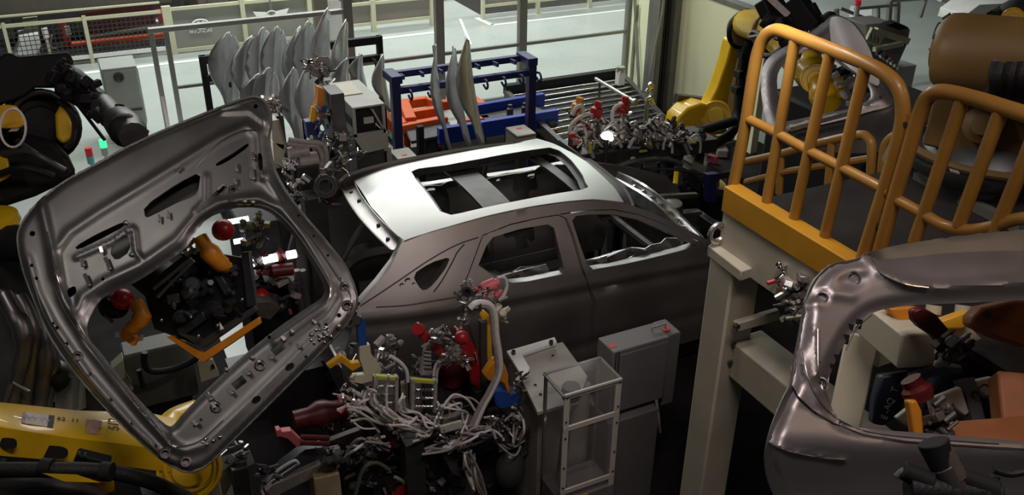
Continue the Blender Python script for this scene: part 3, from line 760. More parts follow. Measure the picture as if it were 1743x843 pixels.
# engine bay rails
for y in (5.98, 7.22):
    MB().beam((5.0, y, .95), (5.85, y, .85), .11, .16).build('front_rail', 'bare_steel', car, bevel=.01)
    MB().beam((5.0, y-.02, 1.25), (5.8, y, 1.12), .07, .05).build('apron_rail', 'bare_steel', car, bevel=.01)
    MB().lathe((5.35, y+(.12 if y < 6.5 else -.12), 1.05), (0, 0, 1), [(0, .16), (.12, .14), (.14, .05), (.14, .03)]).build('strut_tower', 'bare_steel', car)
MB().beam((5.85, 5.9, .85), (5.85, 7.3, .85), .1, .12).build('bumper_beam', 'dark_steel', car, bevel=.01)
# rear window shelf strut pieces inside the boot
for y in (6.1, 7.1): MB().tube([(1.62, y, .8), (1.75, y, 1.2), (2.15, y, 1.75)], .03, 8, 3).build('pillar_brace', 'bare_steel', car)
# the skid carrying the body
t = thing('body_skid', 'dark steel skid under the car body', 'skid', (3.4, YC, .02))
for y in (6.0, 7.2): MB().box((1.5, y-.06, .12), (5.8, y+.06, .26)).build('runner', 'dark_steel', t, bevel=.01)
for x in (1.9, 3.0, 4.2, 5.4): MB().box((x-.05, 5.9, .14), (x+.05, 7.3, .24)).build('cross_bar', 'dark_steel', t)
for x in (2.0, 3.6, 5.2):
    for y in (6.0, 7.2):
        MB().box((x-.06, y-.05, .24), (x+.06, y+.05, .53)).build('support', 'dark_steel', t)
        MB().box((x-.1, y-.09, .02), (x+.1, y+.09, .13)).build('foot', 'dark_steel', t)
# ------------------------------------------------------------------ fender racks and the middle of the cell
def leaf_mesh():
    """front fender blank standing on its rear edge: tall pointed leaf with a pressed crest"""
    out = [(0.02, 1.0), (.10, .96), (.19, .85), (.25, .70), (.26, .52), (.22, .36), (.17, .22), (.14, .08), (.10, 0), (-.04, 0), (-.06, .10), (-.10, .25), (-.20, .42), (-.24, .58), (-.22, .74), (-.14, .88), (-.05, .97)]
    ol = chaikin(out, 1)
    def f(u, v):
        w_ = .26
        y = -.10*(1-(u/w_)**2) + .05*math.exp(-((u+.08-.16*v)/.035)**2)*(.4+.6*v) - .16*(v-.5)**2
        return Vector((u, y, v))
    mb = sheet(ol, [], .045, f)
    me = bpy.data.meshes.new('fender'); me.from_pydata([tuple(v) for v in mb.v], [], mb.f)
    me.shade_smooth(); me.materials.append(MAT['fender_steel']); return me
LEAF = leaf_mesh()
def fender(px0, py0, px1, py1, wpx, y, rot, label, group, lean=0):
    """tip pixel, foot pixel, apparent half width, rack row depth"""
    a, b = PY(px0, py0, y), PY(px1, py1, y)
    h = (a-b).length; o = bpy.data.objects.new('fender', LEAF); COL.objects.link(o)
    w_ = wpx*(a-CPOS).length/CAM_F; k = 1.25*w_/(.25*max(.35, abs(cos(rot+.3))))
    up = (a-b).normalized(); base = Matrix.Rotation(rot, 3, 'Z')
    xx = base @ Vector((1, 0, 0)); xx = (xx-up*xx.dot(up)).normalized(); yy = up.cross(xx)
    m = Matrix((xx*k, yy*(.8+k*.2), up*h)).transposed().to_4x4(); m.translation = b
    o.matrix_world = m
    md = o.modifiers.new('thickness', 'SOLIDIFY'); md.thickness = .01
    tag(o, label, 'fender', group); return o
g = 'pressed fenders hanging in the black rack, back row'
back = [((378, 50), (385, 190), 20, 11.6, .35, 'leftmost tall fender of the black rack with a bright left edge'),
        ((412, 56), (410, 190), 14, 11.5, .75, 'narrow tall fender, second from left in the black rack'),
        ((436, 42), (442, 190), 17, 11.5, .45, 'tall fender, third from left in the black rack, broad bright edge'),
        ((462, 40), (470, 190), 18, 11.45, .3, 'tall fender, fourth from left in the black rack, broad face to front'),
        ((495, 41), (500, 195), 14, 11.4, .7, 'tall fender, fifth from left in the black rack, shaded face'),
        ((513, 31), (522, 190), 16, 11.35, .4, 'tall fender, sixth from left in the black rack, under the placard'),
        ((541, 10), (548, 180), 12, 11.3, .8, 'tallest fender of the black rack, rising in front of brown pillar'),
        ((571, 31), (582, 190), 11, 11.3, .9, 'slim pointed fender in front of the white placard')]
for a, b, w_, y, r, lb in back: fender(*a, *b, w_, y, r, lb, g)
g2 = 'pressed fenders hanging in the black rack, front row'
frontr = [((427, 120), (425, 215), 14, 10.6, .5, 'low fender at left of the front row, just above the tailgate edge'),
          ((447, 110), (455, 225), 18, 10.6, .25, 'broad low fender, second in the front row of the black rack'),
          ((485, 111), (498, 245), 13, 10.5, .6, 'shaded fender, third in the front row of the black rack'),
          ((509, 103), (528, 250), 13, 10.5, .75, 'long fender with bright crest beside the glossy spot guns'),
          ((552, 130), (545, 240), 10, 10.4, .9, 'dark narrow fender behind the yellow clamp arm'),
          ((574, 96), (576, 165), 10, 11.0, .8, 'small fender tip above the left end of the motor cabinet'),
          ((600, 90), (608, 150), 10, 11.0, .6, 'pale fender tip above the middle of the motor cabinet'),
          ((635, 92), (650, 190), 9, 11.0, .85, 'rightmost narrow fender of the black rack beside the blue rack')]
for a, b, w_, y, r, lb in frontr: fender(*a, *b, w_, y, r, lb, g2)
t = thing('fender_rack', 'black steel rack carrying the two rows of fenders', 'rack', (PY(480, 190, 11.2).x, 11.2, 0))
xl_, xr_ = PY(352, 150, 11.8).x, PY(650, 150, 11.8).x
zt_ = PY(348, 94, 11.8).z
for x in (xl_, (xl_+xr_)/2, xr_):
    for y in (11.8,): MB().box((x-.04, y-.04, 0), (x+.04, y+.04, zt_)).build('upright', 'black_paint', t, bevel=.006)
MB().box((xl_-.04, 11.74, zt_-.1), (xr_, 11.82, zt_)).build('top_beam', 'black_paint', t)
MB().box((xl_, 11.7, zt_-.32), (xr_, 11.78, zt_-.24)).build('hook_rail', 'black_paint', t)
MB().box((xl_-.04, 10.3, .5), (xr_, 10.42, .62)).build('lower_rail', 'black_paint', t)
MB().box((xl_-.04, 11.6, .5), (xr_, 11.8, .62)).build('lower_rail', 'black_paint', t)
for x in (xl_, xr_): MB().beam((x, 10.3, .56), (x, 11.8, .56), .08, .1).build('side_rail', 'black_paint', t)
for x in (xl_, xr_): MB().box((x-.04, 10.3, 0), (x+.04, 10.38, 1.15)).build('upright', 'black_paint', t)
MB().box((xl_, 10.32, 1.1), (PY(560, 200, 10.3).x, 10.38, 1.18)).build('front_beam', 'black_paint', t)
for k in range(8):
    x = xl_+.25+(xr_-xl_-.4)*k/7; MB().tube([(x, 11.7, zt_-.28), (x, 11.58, zt_-.26), (x, 11.52, zt_-.34), (x, 11.58, zt_-.40)], .018, 6, 3).build('hook', 'black_paint', t)
# inner dark drape of parts between fenders
# --- blue rack
yb_ = 10.4
t = thing('blue_rack', 'dark blue steel rack with double hook bar', 'rack', (PY(790, 230, yb_).x, yb_, 0))
L0, R0 = PY(671, 120, yb_), PY(905, 92, yb_)
zt2 = (L0.z+R0.z)/2-.13
for x in (L0.x, R0.x): MB().box((x-.055, yb_-.055, .45), (x+.055, yb_+.055, zt2)).build('upright', 'rack_blue', t, bevel=.008)
MB().box((L0.x-.06, yb_-.07, zt2-.02), (L0.x+.08, yb_+.3, zt2+.08)).build('cap', 'rack_blue', t, bevel=.008)
MB().box((R0.x-.08, yb_-.07, zt2-.02), (R0.x+.06, yb_+.3, zt2+.08)).build('cap', 'rack_blue', t, bevel=.008)
hr_ = MB().box((L0.x, yb_+.2, zt2-.03), (R0.x, yb_+.28, zt2+.05)).build('hook_rail', 'rack_blue', t)
hr2 = MB().box((L0.x, yb_-.04, zt2-.16), (R0.x, yb_+.04, zt2-.08)).build('hook_rail', 'rack_blue', t)
for k in range(8):
    x = L0.x+.15+(R0.x-L0.x-.05)*k/7.2
    MB().beam((x, yb_+.24, zt2+.0), (x-.05, yb_-.05, zt2+.05), .03, .05).build('link', 'rack_blue', hr_)
    MB().tube([(x, yb_-.05, zt2-.12), (x, yb_-.14, zt2-.10), (x, yb_-.19, zt2-.16), (x, yb_-.14, zt2-.21), (x, yb_-.06, zt2-.18)], .016, 6, 3).build('hook', 'rack_blue', hr2)
MB().box((L0.x-.05, yb_-1.3, .42), (R0.x+.4, yb_-1.16, .50)).build('base_rail', 'rack_blue', t)
MB().beam((L0.x, yb_+.0, .5), (L0.x+.1, yb_-1.3, .5), .12, .12).build('side_rail', 'rack_blue', t)
for x, y in ((L0.x, yb_), (R0.x, yb_), (L0.x+.1, yb_-1.22), (R0.x, yb_-1.22)): MB().box((x-.05, y-.05, 0), (x+.05, y+.05, .46)).build('foot', 'rack_blue', t)
g = 'pressed fenders hanging in the blue rack'
for a, b, w_, y, r, lb in [((724, 76), (752, 262), 8, 10.2, 1.05, 'narrow fender at left of the three on the blue rack'),
                           ((756, 78), (783, 250), 11, 10.15, .85, 'middle fender of the three on the blue rack'),
                           ((777, 62), (806, 250), 14, 10.1, .75, 'tallest right fender of the three on the blue rack'),
                           ]: fender(*a, *b, w_, y, r, lb, g)
# deep blue long beams
zz = 1.0
def beamthing(name, lb, cat, a, b, w_, h_, m_, bev=.01):
    o = MB().beam(a, b, w_, h_).build(name, m_, bevel=bev); tag(o, lb, cat); recenter(o); return o
t = thing('lift_table', 'deep blue lift table with two long beams and a dark grey deck', 'table', (PY(870, 200, 9.8).x, 9.8, 0))
za = .62
for (a, b, nm) in (((812, 191), (925, 171), .2), ((748, 232), (948, 199), .24)):
    MB().beam(PZ(a[0]-2, a[1], za), PZ(b[0], b[1], za), .10, .24).build('beam', 'deep_blue', t, bevel=.008)
d_ = [PZ(x, y, za-.05) for x, y in [(815, 201), (905, 184), (935, 198), (845, 222)]]
MB().prism(d_, (0, 0, .05)).build('deck', 'dark_steel', t)
for x, y in [(866, 190), (880, 205), (930, 190), (760, 228), (940, 205)]:
    p = PZ(x, y, za); MB().box((p.x-.05, p.y-.05, 0), (p.x+.05, p.y+.05, za-.02)).build('leg', 'dark_steel', t)
for x, y in [(868, 196), (893, 193)]:
    p = PZ(x, y, za+.02); MB().lathe(p, (0, 0, 1), [(0, .05), (.1, .05), (.12, .03), (.16, .03)]).build('locator', 'dark_steel', t)
# orange trolley
zo = .55
t = thing('orange_trolley', 'bright orange frame trolley behind the blue rack', 'trolley', PZ(720, 190, 0))
P_ = lambda x, y, z=zo: PZ(x, y, z)
for a, b in (((655, 182), (727, 172)), ((672, 222), (760, 205)), ((655, 182), (690, 218)), ((727, 172), (752, 182)), ((806, 172), (838, 192)), ((700, 196), (745, 189)), ((780, 212), (832, 205)), ((806, 172), (745, 180))):
    MB().beam(P_(*a), P_(*b), .12, .14).build('frame_bar', 'trolley_orange', t, bevel=.01)
MB().beam(P_(686, 178, zo+.03), P_(700, 210, zo+.03), .16, .18).build('bracket', 'trolley_orange', t, bevel=.01)
for x, y in ((660, 183), (745, 200), (690, 215), (822, 185)):
    p = P_(x, y); MB().box((p.x-.05, p.y-.05, .1), (p.x+.05, p.y+.05, zo-.05)).build('leg', 'trolley_orange', t)
    MB().cyl((p.x-.03, p.y, .06), (p.x+.03, p.y, .06), .055, n=12).build('wheel', 'black_rubber', t)
t = thing('drip_pan', 'shallow grey pan in front of the orange trolley', 'pan', PZ(720, 232, 0))
MB().prism([P_(690, 225, .5), P_(765, 212, .5), P_(772, 232, .5), P_(700, 246, .5)], (0, 0, .05)).build('tray', 'dark_steel', t, bevel=.01)
MB().box((P_(730, 230, .5).x-.1, P_(730, 230, .5).y-.1, 0), (P_(730, 230, .5).x+.1, P_(730, 230, .5).y+.1, .5)).build('pedestal', 'dark_steel', t)
# --- roller conveyor
zc = .55
t = thing('roller_conveyor', 'roller conveyor table with shiny parallel steel rollers', 'conveyor', (6.9, 11.3, 0))
lf, lb_, rf, rb = P_(955, 246, zc), P_(862, 160, zc), P_(1130, 205, zc), P_(1060, 131, zc)
n = 10
for k in range(n):
    f = (k+.6)/n; a = lb_.lerp(lf, f); b = rb.lerp(rf, f); MB().cyl(a, b, .022, n=12).build('roller', 'chrome', t)
for a, b in ((lf, lb_), (rf, rb)): MB().beam(a+Vector((0, 0, -.02)), b+Vector((0, 0, -.02)), .08, .16).build('side_channel', 'dark_steel', t)
MB().beam(lb_+Vector((0, .06, .05)), rb+Vector((0, .06, .05)), .12, .16).build('end_channel', 'black_paint', t)
MB().prism([lf+Vector((0, 0, -.16)), lb_+Vector((0, 0, -.16)), rb+Vector((0, 0, -.16)), rf+Vector((0, 0, -.16))], (0, 0, .04)).build('bed', 'black_paint', t)
for p in (lf, lb_, rf, rb): MB().box((p.x-.05, p.y-.05, 0), (p.x+.05, p.y+.05, zc-.1)).build('leg', 'dark_steel', t)
a, b = PZ(1014, 134, .85), PZ(1078, 172, .85)
t = thing('guide_pipe', 'thin pale pipe guide lying across the rollers', 'pipe', a)
MB().cyl(a, b, .028, n=10).build('pipe', 'alu', t)
for f in (.12, .9): p = a.lerp(b, f); MB().cyl((p.x, p.y, .6), p, .02, n=8).build('stand', 'dark_steel', t)
MB().lathe(b, (b-a), [(0, .03), (.02, .05), (.07, .05), (.08, .03)]).build('end_cap', 'alu', t)
t = thing('valve_block', 'small white valve block at the far corner of the roller conveyor', 'valve', PZ(1055, 133, .6))
p = PZ(1055, 140, .62); MB().box((p.x-.06, p.y-.06, .58), (p.x+.06, p.y+.06, .82)).build('body', 'white_paint', t, bevel=.01); MB().cyl((p.x, p.y, .8), (p.x, p.y, .88), .07, n=12).build('cap', 'alu', t)
# --- motor cabinet: cream housing with an open front and a black motor behind
y0 = 9.0
t = thing('motor_housing', 'cream steel housing with open front showing a black motor', 'housing', PY(610, 240, y0))
F = lambda x, y, d=y0: PY(x, y, d)
tl, tr = F(600, 187), F(655, 181); zb_ = F(603, 234).z
xl2, xr2, zt3 = tl.x, tr.x, tl.z
tbl = PZ(567, 151, zt3); dpt = max(.9, tbl.y-y0)
sh = tbl.x-xl2
MB().prism([(xl2, y0, zt3), (xr2, y0, zt3), (xr2+sh*.1, y0+dpt, zt3), (xl2+sh*.1, y0+dpt, zt3)], (0, 0, .02)).build('top_sheet', 'cabinet_cream', t, bevel=.004)
MB().box((xl2+.02, y0+.4, zt3+.02), (xl2+.24, y0+dpt*.9, zt3+.03)).build('pale_plate', 'cream_clean', t)
for x in (xl2, xr2-.03): MB().box((x, y0, zb_), (x+.03, y0+.03, zt3)).build('front_post', 'cabinet_cream', t)
MB().box((xl2, y0, zb_), (xr2, y0+.03, zb_+.03)).build('front_sill', 'cabinet_cream', t)
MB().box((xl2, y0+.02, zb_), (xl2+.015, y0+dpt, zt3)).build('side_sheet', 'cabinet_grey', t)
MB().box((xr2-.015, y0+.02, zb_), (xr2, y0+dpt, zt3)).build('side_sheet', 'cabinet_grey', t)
MB().beam((xr2-.02, y0+.01, zb_+.03), (xr2-.14, y0+.01, zt3-.03), .02, .02).build('gusset', 'cabinet_cream', t)
MB().cyl(((xl2+xr2)/2-.05, y0+.06, (zb_+zt3)/2-.01), ((xl2+xr2)/2-.05, y0+.5, (zb_+zt3)/2-.01), .14, n=24).build('motor', 'black_paint', t)
MB().box(((xl2+xr2)/2-.05, y0+.045, (zb_+zt3)/2-.04), ((xl2+xr2)/2+.06, y0+.06, (zb_+zt3)/2+.03)).build('name_plate', 'sticker_white', t)
MB().prism([F(603, 235), F(660, 225), F(662, 252), F(620, 262)], (0, .03, 0)).build('lower_bracket', 'cabinet_cream', t, bevel=.006)
MB().box((xl2+.02, y0+.05, 0), (xr2-.02, y0+dpt-.05, zb_)).build('pedestal', 'dark_steel', t)
def box_thing(name, lb, cat, px, py, z1, w_, d_, h_, m_, rot=0, z0=0, ped='dark_steel', bev=.006):
    """px,py is the near-left top corner"""
    p = PZ(px, py, z1); t = thing(name, lb, cat, (p.x, p.y, z0))
    MB().box((p.x, p.y, z1-h_), (p.x+w_, p.y+d_, z1)).build('casing', m_, t, bevel=bev)
    MB().box((p.x-.004, p.y-.004, z1-.03), (p.x+w_+.004, p.y+d_+.004, z1-.02)).build('lid_seam', 'dark_steel', t)
    if z1-h_ > z0+.02: MB().box((p.x+w_*.3, p.y+d_*.3, z0), (p.x+w_*.7, p.y+d_*.7, z1-h_)).build('pedestal', ped, t)
    return t, p
t, p = box_thing('junction_box', 'cream junction box with red mark left of the sunroof', 'box', 677, 271, 1.15, .24, .30, .2, 'cabinet_cream')
MB().box((p.x+.08, p.y+.06, 1.15), (p.x+.14, p.y+.10, 1.152)).build('mark', 'red_paint', t)
t, p = box_thing('junction_box', 'cream junction box with red mark behind far roof edge', 'box', 881, 232, 1.15, .26, .34, .22, 'cabinet_cream')
MB().box((p.x+.1, p.y+.2, 1.15), (p.x+.17, p.y+.25, 1.152)).build('mark', 'red_paint', t)
t = thing('open_frame_box', 'cream bracket frame left of the junction box', 'bracket', PZ(640, 280, .6))
a = PZ(630, 262, 1.2)
MB().box((a.x, a.y, 1.2), (a.x+.26, a.y+.06, 1.24)).build('top_bar', 'cabinet_cream', t, bevel=.006)
for x in (a.x, a.x+.22): MB().box((x, a.y, .95), (x+.04, a.y+.06, 1.2)).build('side_bar', 'cabinet_cream', t)
MB().box((a.x-.06, a.y-.1, .75), (a.x+.3, a.y+.02, .92)).build('sill_block', 'cabinet_cream', t, bevel=.01)
MB().box((a.x, a.y-.05, 0), (a.x+.2, a.y, .75)).build('pedestal', 'dark_steel', t)
# ------------------------------------------------------------------ the two tailgates held up by robots
def pix_sheet(outline, holes, s, depth, relief, name, material, parent, solid, back=0., smooth=60):
    def f(px, py):
        d = depth(px, py); p = PD(px, py, d); r = ray(px, py).normalized()
        return p - r*relief(px, py) + r*back
    return sheet(outline, holes, s, f).build(name, material, parent, solid=solid, smooth=smooth)
def plane_depth(cx, cy, d, gx, gy):
    # a true plane: 1/depth is linear in the picture
    return lambda px, py: 1/(1/d+gx*(px-cx)+gy*(py-cy))
d1 = plane_depth(330, 480, 4.45, .00002, .00006)
out1 = [(440, 163), (452, 170), (462, 192), (463, 212), (458, 235), (466, 282), (480, 312), (505, 350), (550, 402), (590, 452), (606, 490), (610, 515), (600, 542), (560, 588), (480, 668), (400, 748), (352, 796), (318, 808), (280, 789), (230, 748), (170, 688), (112, 618), (78, 566), (58, 515), (40, 470), (30, 430), (27, 400), (37, 374), (62, 344), (100, 312), (160, 279), (240, 236), (330, 198), (400, 171), (425, 163)]
out1 = chaikin(out1, 1)
win1 = [(151, 577), (147, 552), (168, 512), (192, 497), (233, 480), (290, 443), (322, 418), (331, 396), (352, 372), (395, 354), (440, 353), (466, 365), (499, 401), (519, 430), (549, 480), (553, 497), (546, 509), (519, 526), (470, 560), (420, 600), (360, 655), (312, 703), (292, 728), (280, 722), (240, 685), (200, 637), (171, 600)]
win1 = chaikin(win1, 1)
rr = atan2(-.62, .78)
holes1 = [chaikin(h, 1) for h in [
    [(244, 352), (302, 312), (342, 292), (337, 330), (322, 338), (302, 345), (262, 366), (247, 372)],
    [(127, 420), (165, 398), (213, 376), (215, 384), (168, 409), (132, 426)],
    [(186, 430), (200, 408), (219, 398), (222, 428), (198, 445)],
    [(366, 279), (395, 262), (422, 243), (424, 249), (396, 270), (369, 284)],
    [(437, 262), (446, 260), (448, 290), (440, 290)],
    [(359, 334), (378, 316), (385, 318), (370, 334), (361, 338)],
    [(113, 493), (128, 486), (131, 498), (118, 509)]]]
holes1 += [rect(474, 594, 24, 14, rr), rect(407, 652, 24, 14, rr), circ(443, 623, 6, 12), circ(368, 694, 6, 12), circ(493, 625, 9, 10, 6, rr), circ(436, 681, 9, 10, 6, rr), circ(281, 773, 6.5, 12), circ(316, 787, 6.5, 12),
           circ(113, 586, 3.2, 8), circ(132, 607, 5.2, 10), circ(154, 637, 3.2, 8), circ(189, 681, 3.2, 8), circ(223, 723, 3.2, 8), circ(265, 760, 3.2, 8), circ(292, 792, 2.8, 8),
           circ(586, 489, 5.5, 10), circ(591, 521, 6.5, 12), circ(508, 367, 2.4, 6), circ(534, 402, 2.4, 6), circ(558, 435, 2.4, 6), circ(579, 475, 2.4, 6), circ(577, 537, 4, 8),
           circ(55, 398, 5, 10), circ(54, 452, 3, 8), circ(62, 474, 3, 8), circ(90, 551, 2.6, 8), circ(97, 558, 3.2, 8), circ(435, 181, 4, 8), circ(175, 475, 3, 8), circ(521, 608, 3, 8), circ(458, 574, 3.4, 8), circ(342, 715, 3, 8), circ(331, 726, 2.6, 8), circ(555, 553, 3, 8)]
O1 = [tuple(p) for p in out1]; W1 = [tuple(p) for p in win1]
ridges1 = [([(66, 330), (82, 400), (92, 450), (108, 510), (150, 585), (214, 665), (290, 758)], 8, .018), ([(48, 440), (64, 500), (90, 552), (150, 640), (230, 732), (290, 786)], 7, .012),
           ([(452, 300), (480, 345), (530, 410), (574, 478), (584, 510), (566, 545), (500, 612), (420, 690), (350, 757), (316, 768), (292, 760)], 8, .013),
           ([(95, 470), (92, 430), (118, 395), (170, 360), (250, 312), (330, 262), (372, 236), (420, 214), (440, 226), (446, 300)], 8, .017),
           ([(128, 540), (140, 505), (180, 478), (240, 450), (300, 408), (330, 372), (372, 345), (440, 338), (478, 356), (514, 402), (560, 478), (566, 503), (550, 522), (470, 582)], 8, .017),
           ([(130, 438), (190, 412), (224, 388)], 4, .014), ([(228, 392), (232, 430), (240, 440)], 4, .014), ([(350, 300), (350, 340), (330, 360)], 4, .012), ([(380, 190), (425, 188), (448, 206)], 4, .015)]
def rel1(px, py):
    p = (px, py); h = .030*sst((pdist(p, O1))/12)-.03
    if pdist(p, W1) < 14: h -= .022*(1-sst(pdist(p, W1)/14))
    for pl, w_, a in ridges1:
        d = pdist(p, pl, False)
        if d < w_*3: h += a*math.exp(-(d/w_)**2)
    # the panel below the glass leans away from the window plane
    s = max(0, (-(px-330)*.5-(py-300)*.86)/100)
    h -= .03*s*s
    return h
tg1 = thing('tailgate', 'raw steel tailgate seen from inside, tilted in robot grip left of car', 'tailgate', PD(330, 808, 4.3))
ip1 = pix_sheet(out1, [win1]+holes1, 5, d1, rel1, 'inner_panel', 'gate_steel', tg1, .008)
# outer skin, bulging behind the inner panel
def rel1b(px, py):
    p = (px, py); return -.02-.085*sst(pdist(p, O1)/50)*(.35 if pdist(p, W1) < 1 else 1)-rel1_s(px, py)
def rel1_s(px, py):
    s = max(0, (-(px-330)*.5-(py-300)*.86)/100); return .03*s*s
win1b = [(p[0]+(300-p[0])*-.02, p[1]+(550-p[1])*-.02) for p in win1]
winB = chaikin([(140, 590), (137, 552), (160, 506), (192, 487), (233, 470), (290, 433), (318, 410), (345, 362), (395, 344), (446, 343), (478, 362), (520, 415), (560, 486), (562, 505), (530, 532), (470, 572), (420, 612), (360, 667), (312, 715), (290, 742), (270, 728), (228, 688), (190, 642), (160, 606)], 1)
pix_sheet(out1, [winB], 12, d1, rel1b, 'outer_skin', 'skin_steel', tg1, .006)
# raised weld collars, clips and studs
def on1(px, py, lift=0): p = PD(px, py, d1(px, py)); return p-ray(px, py).normalized()*(rel1(px, py)+lift)
def clip_at(par, px, py, l, w_, ang, m_='machined', lift=.02, f=on1):
    a = f(px-l/2*cos(ang), py-l/2*sin(ang), lift); b = f(px+l/2*cos(ang), py+l/2*sin(ang), lift)
    return MB().beam(a, b, w_*a.length/1563*0+w_*4.3/1563, .012, up=tuple(-ray(px, py).normalized())).build('clip', m_, par, bevel=.002)
for (x, y, l, w_, a) in [(148, 477, 22, 7, 1.2), (183, 449, 22, 7, 1.2), (140, 447, 14, 7, 1.3), (172, 425, 12, 7, 1.3), (271, 372, 12, 3.5, 1.5), (286, 365, 12, 3.5, 1.5), (302, 286, 12, 4, -.9), (402, 284, 16, 4, 1.5), (400, 308, 12, 6, 1.5), (429, 296, 20, 8, 1.45), (431, 266, 12, 6, 1.4), (375, 319, 14, 4, -.8), (460, 608, 10, 6, .9), (482, 576, 10, 6, .9), (420, 634, 12, 7, .9), (392, 667, 12, 6, .9), (355, 676, 14, 8, 1.0), (363, 690, 12, 6, 1.2), (332, 720, 12, 7, .8), (508, 590, 8, 5, .9), (535, 548, 10, 4, .8), (545, 572, 10, 4, .8), (552, 566, 8, 4, .8)]:
    clip_at(ip1, x, y, l, w_, a)
for (x, y, r) in [(443, 623, 9), (368, 694, 9), (281, 773, 9.5), (316, 787, 9.5), (591, 521, 9), (586, 489, 8), (132, 607, 8), (214, 380, 5), (224, 434, 4.5), (397, 324, 8), (416, 344, 5), (430, 345, 5), (576, 556, 5), (385, 630, 4), (429, 610, 4), (530, 570, 4), (497, 566, 5)]:
    c = on1(x, y, .004); ax = -ray(x, y).normalized(); R_ = r*4.3/1563
    MB().lathe(c, ax, [(-.01, R_*1.15), (.004, R_*1.0), (.012, R_*.8), (.012, R_*.66), (-.012, R_*.62), (-.012, 0)] if r > 6 else [(-.01, R_*1.1), (.008, R_*.8), (.012, R_*.3), (.012, 0)], 14).build('weld_collar', 'gate_steel', ip1)
mb = MB()
random.seed(3)
for cx, cy in ((362, 745), (545, 573), (548, 565)):
    for k in range(7): 
        x, y = cx+random.uniform(-18, 18), cy+random.uniform(-12, 12)
        if inside((x, y), O1): MB().sphere(on1(x, y, .006), random.uniform(.005, .010), 8).build('weld_stud', 'chrome', ip1)
# --- tailgate at the right
d2 = plane_depth(1500, 620, 2.55, -.00008, .00010)
out2 = [(1478, 429), (1560, 412), (1650, 400), (1743, 391), (1840, 384), (1880, 420), (1890, 640), (1850, 860), (1700, 905), (1450, 905), (1345, 880), (1318, 848), (1305, 815), (1301, 780), (1310, 733), (1330, 683), (1347, 652), (1352, 610), (1362, 560), (1370, 512), (1384, 478), (1410, 451), (1440, 444), (1462, 440)]
win2 = [(1486, 530), (1455, 556), (1428, 602), (1409, 646), (1410, 680), (1422, 708), (1442, 724), (1480, 731), (1540, 735), (1620, 741), (1743, 752), (1800, 752), (1830, 700), (1834, 560), (1800, 510), (1743, 511), (1615, 517), (1542, 520)]
out2 = chaikin(out2, 2); win2 = chaikin(win2, 2); O2 = [tuple(p) for p in out2]; W2 = [tuple(p) for p in win2]
seam2 = [(1347, 655), (1358, 675), (1385, 700), (1420, 722), (1470, 741), (1540, 752), (1640, 759), (1850, 772)]
ridges2 = [([(1362, 600), (1372, 640), (1395, 684), (1430, 714), (1480, 733), (1560, 745), (1743, 757)], 5, .010), ([(1386, 560), (1390, 640), (1408, 690), (1440, 724)], 4, .008),
           ([(1478, 436), (1495, 462), (1540, 482), (1600, 489), (1743, 480), (1900, 470)], 9, .030), ([(1375, 520), (1420, 500), (1450, 505)], 8, .010), ([(1305, 752), (1350, 770), (1440, 784)], 3, .008), ([(1440, 600), (1455, 560), (1490, 535)], 5, .010)]
def rel2(px, py):
    p = (px, py); h = .03*sst(pdist(p, O2)/26)-.03
    dw = pdist(p, W2)
    h -= .030*(1-sst(dw/22))
    for pl, w_, a in ridges2:
        d = pdist(p, pl, False)
        if d < w_*3: h += a*math.exp(-(d/w_)**2)
    if py > 640 and px < 1900:     # the lower lip rolls away below the seam
        h -= .12*sst((py-755)/120)
    h += .05*math.exp(-((py-745-(px-1400)*.06)/30)**2)*(1 if py > 700 and px > 1300 else 0)*.4
    if py < 500 and px > 1470: h -= .15*(max(0, 486-py)/75)**1.5*sst((px-1462)/40)
    for cx, cy, rx, ry in ((1400, 505, 15, 12), (1452, 476, 26, 15), (1398, 651, 13, 11)):
        q = ((px-cx)/rx)**2+((py-cy)/ry)**2
        if q < 3: h -= .016*math.exp(-q*q*1.2)
    return h
tg2 = thing('tailgate', 'raw steel tailgate cropped at the right edge, in front of orange cage', 'tailgate', PD(1500, 880, 2.4))
h2 = [circ(1452, 474, 8, 12, 8), circ(1398, 652, 4, 8), circ(1396, 617, 1.5, 6)]
seamU = [(x, y-1.5) for x, y in reversed(seam2)]
outA = [(1478, 429), (1560, 412), (1650, 400), (1743, 391), (1840, 384), (1880, 420), (1890, 640), (1870, 700), (1850, 769)]+seamU+[(1352, 610), (1362, 560), (1370, 512), (1384, 478), (1410, 451), (1440, 444), (1462, 440)]
outB = [(x, y+3.5) for x, y in seam2]+[(1850, 860), (1700, 905), (1450, 905), (1345, 880), (1318, 848), (1305, 815), (1301, 780), (1310, 733), (1330, 683)]
ip2 = pix_sheet(outA, [win2]+h2, 6, d2, rel2, 'inner_panel', 'gate_steel_pale', tg2, .006)
pix_sheet(outB, [], 7, d2, lambda x, y: rel2(x, y)-.012, 'lower_lip', 'gate_steel_pale', tg2, .006)
pix_sheet(out2, [chaikin([(p[0]+(1650-p[0])*-.035, p[1]+(620-p[1])*-.035) for p in W2[::4]], 0)], 22, d2, lambda x, y: rel2(x, y)*.5-.05*sst(pdist((x, y), O2)/40)-.01, 'outer_skin', 'skin_steel', tg2, .005)
def on2(px, py, lift=0): p = PD(px, py, d2(px, py)); return p-ray(px, py).normalized()*(rel2(px, py)+lift)
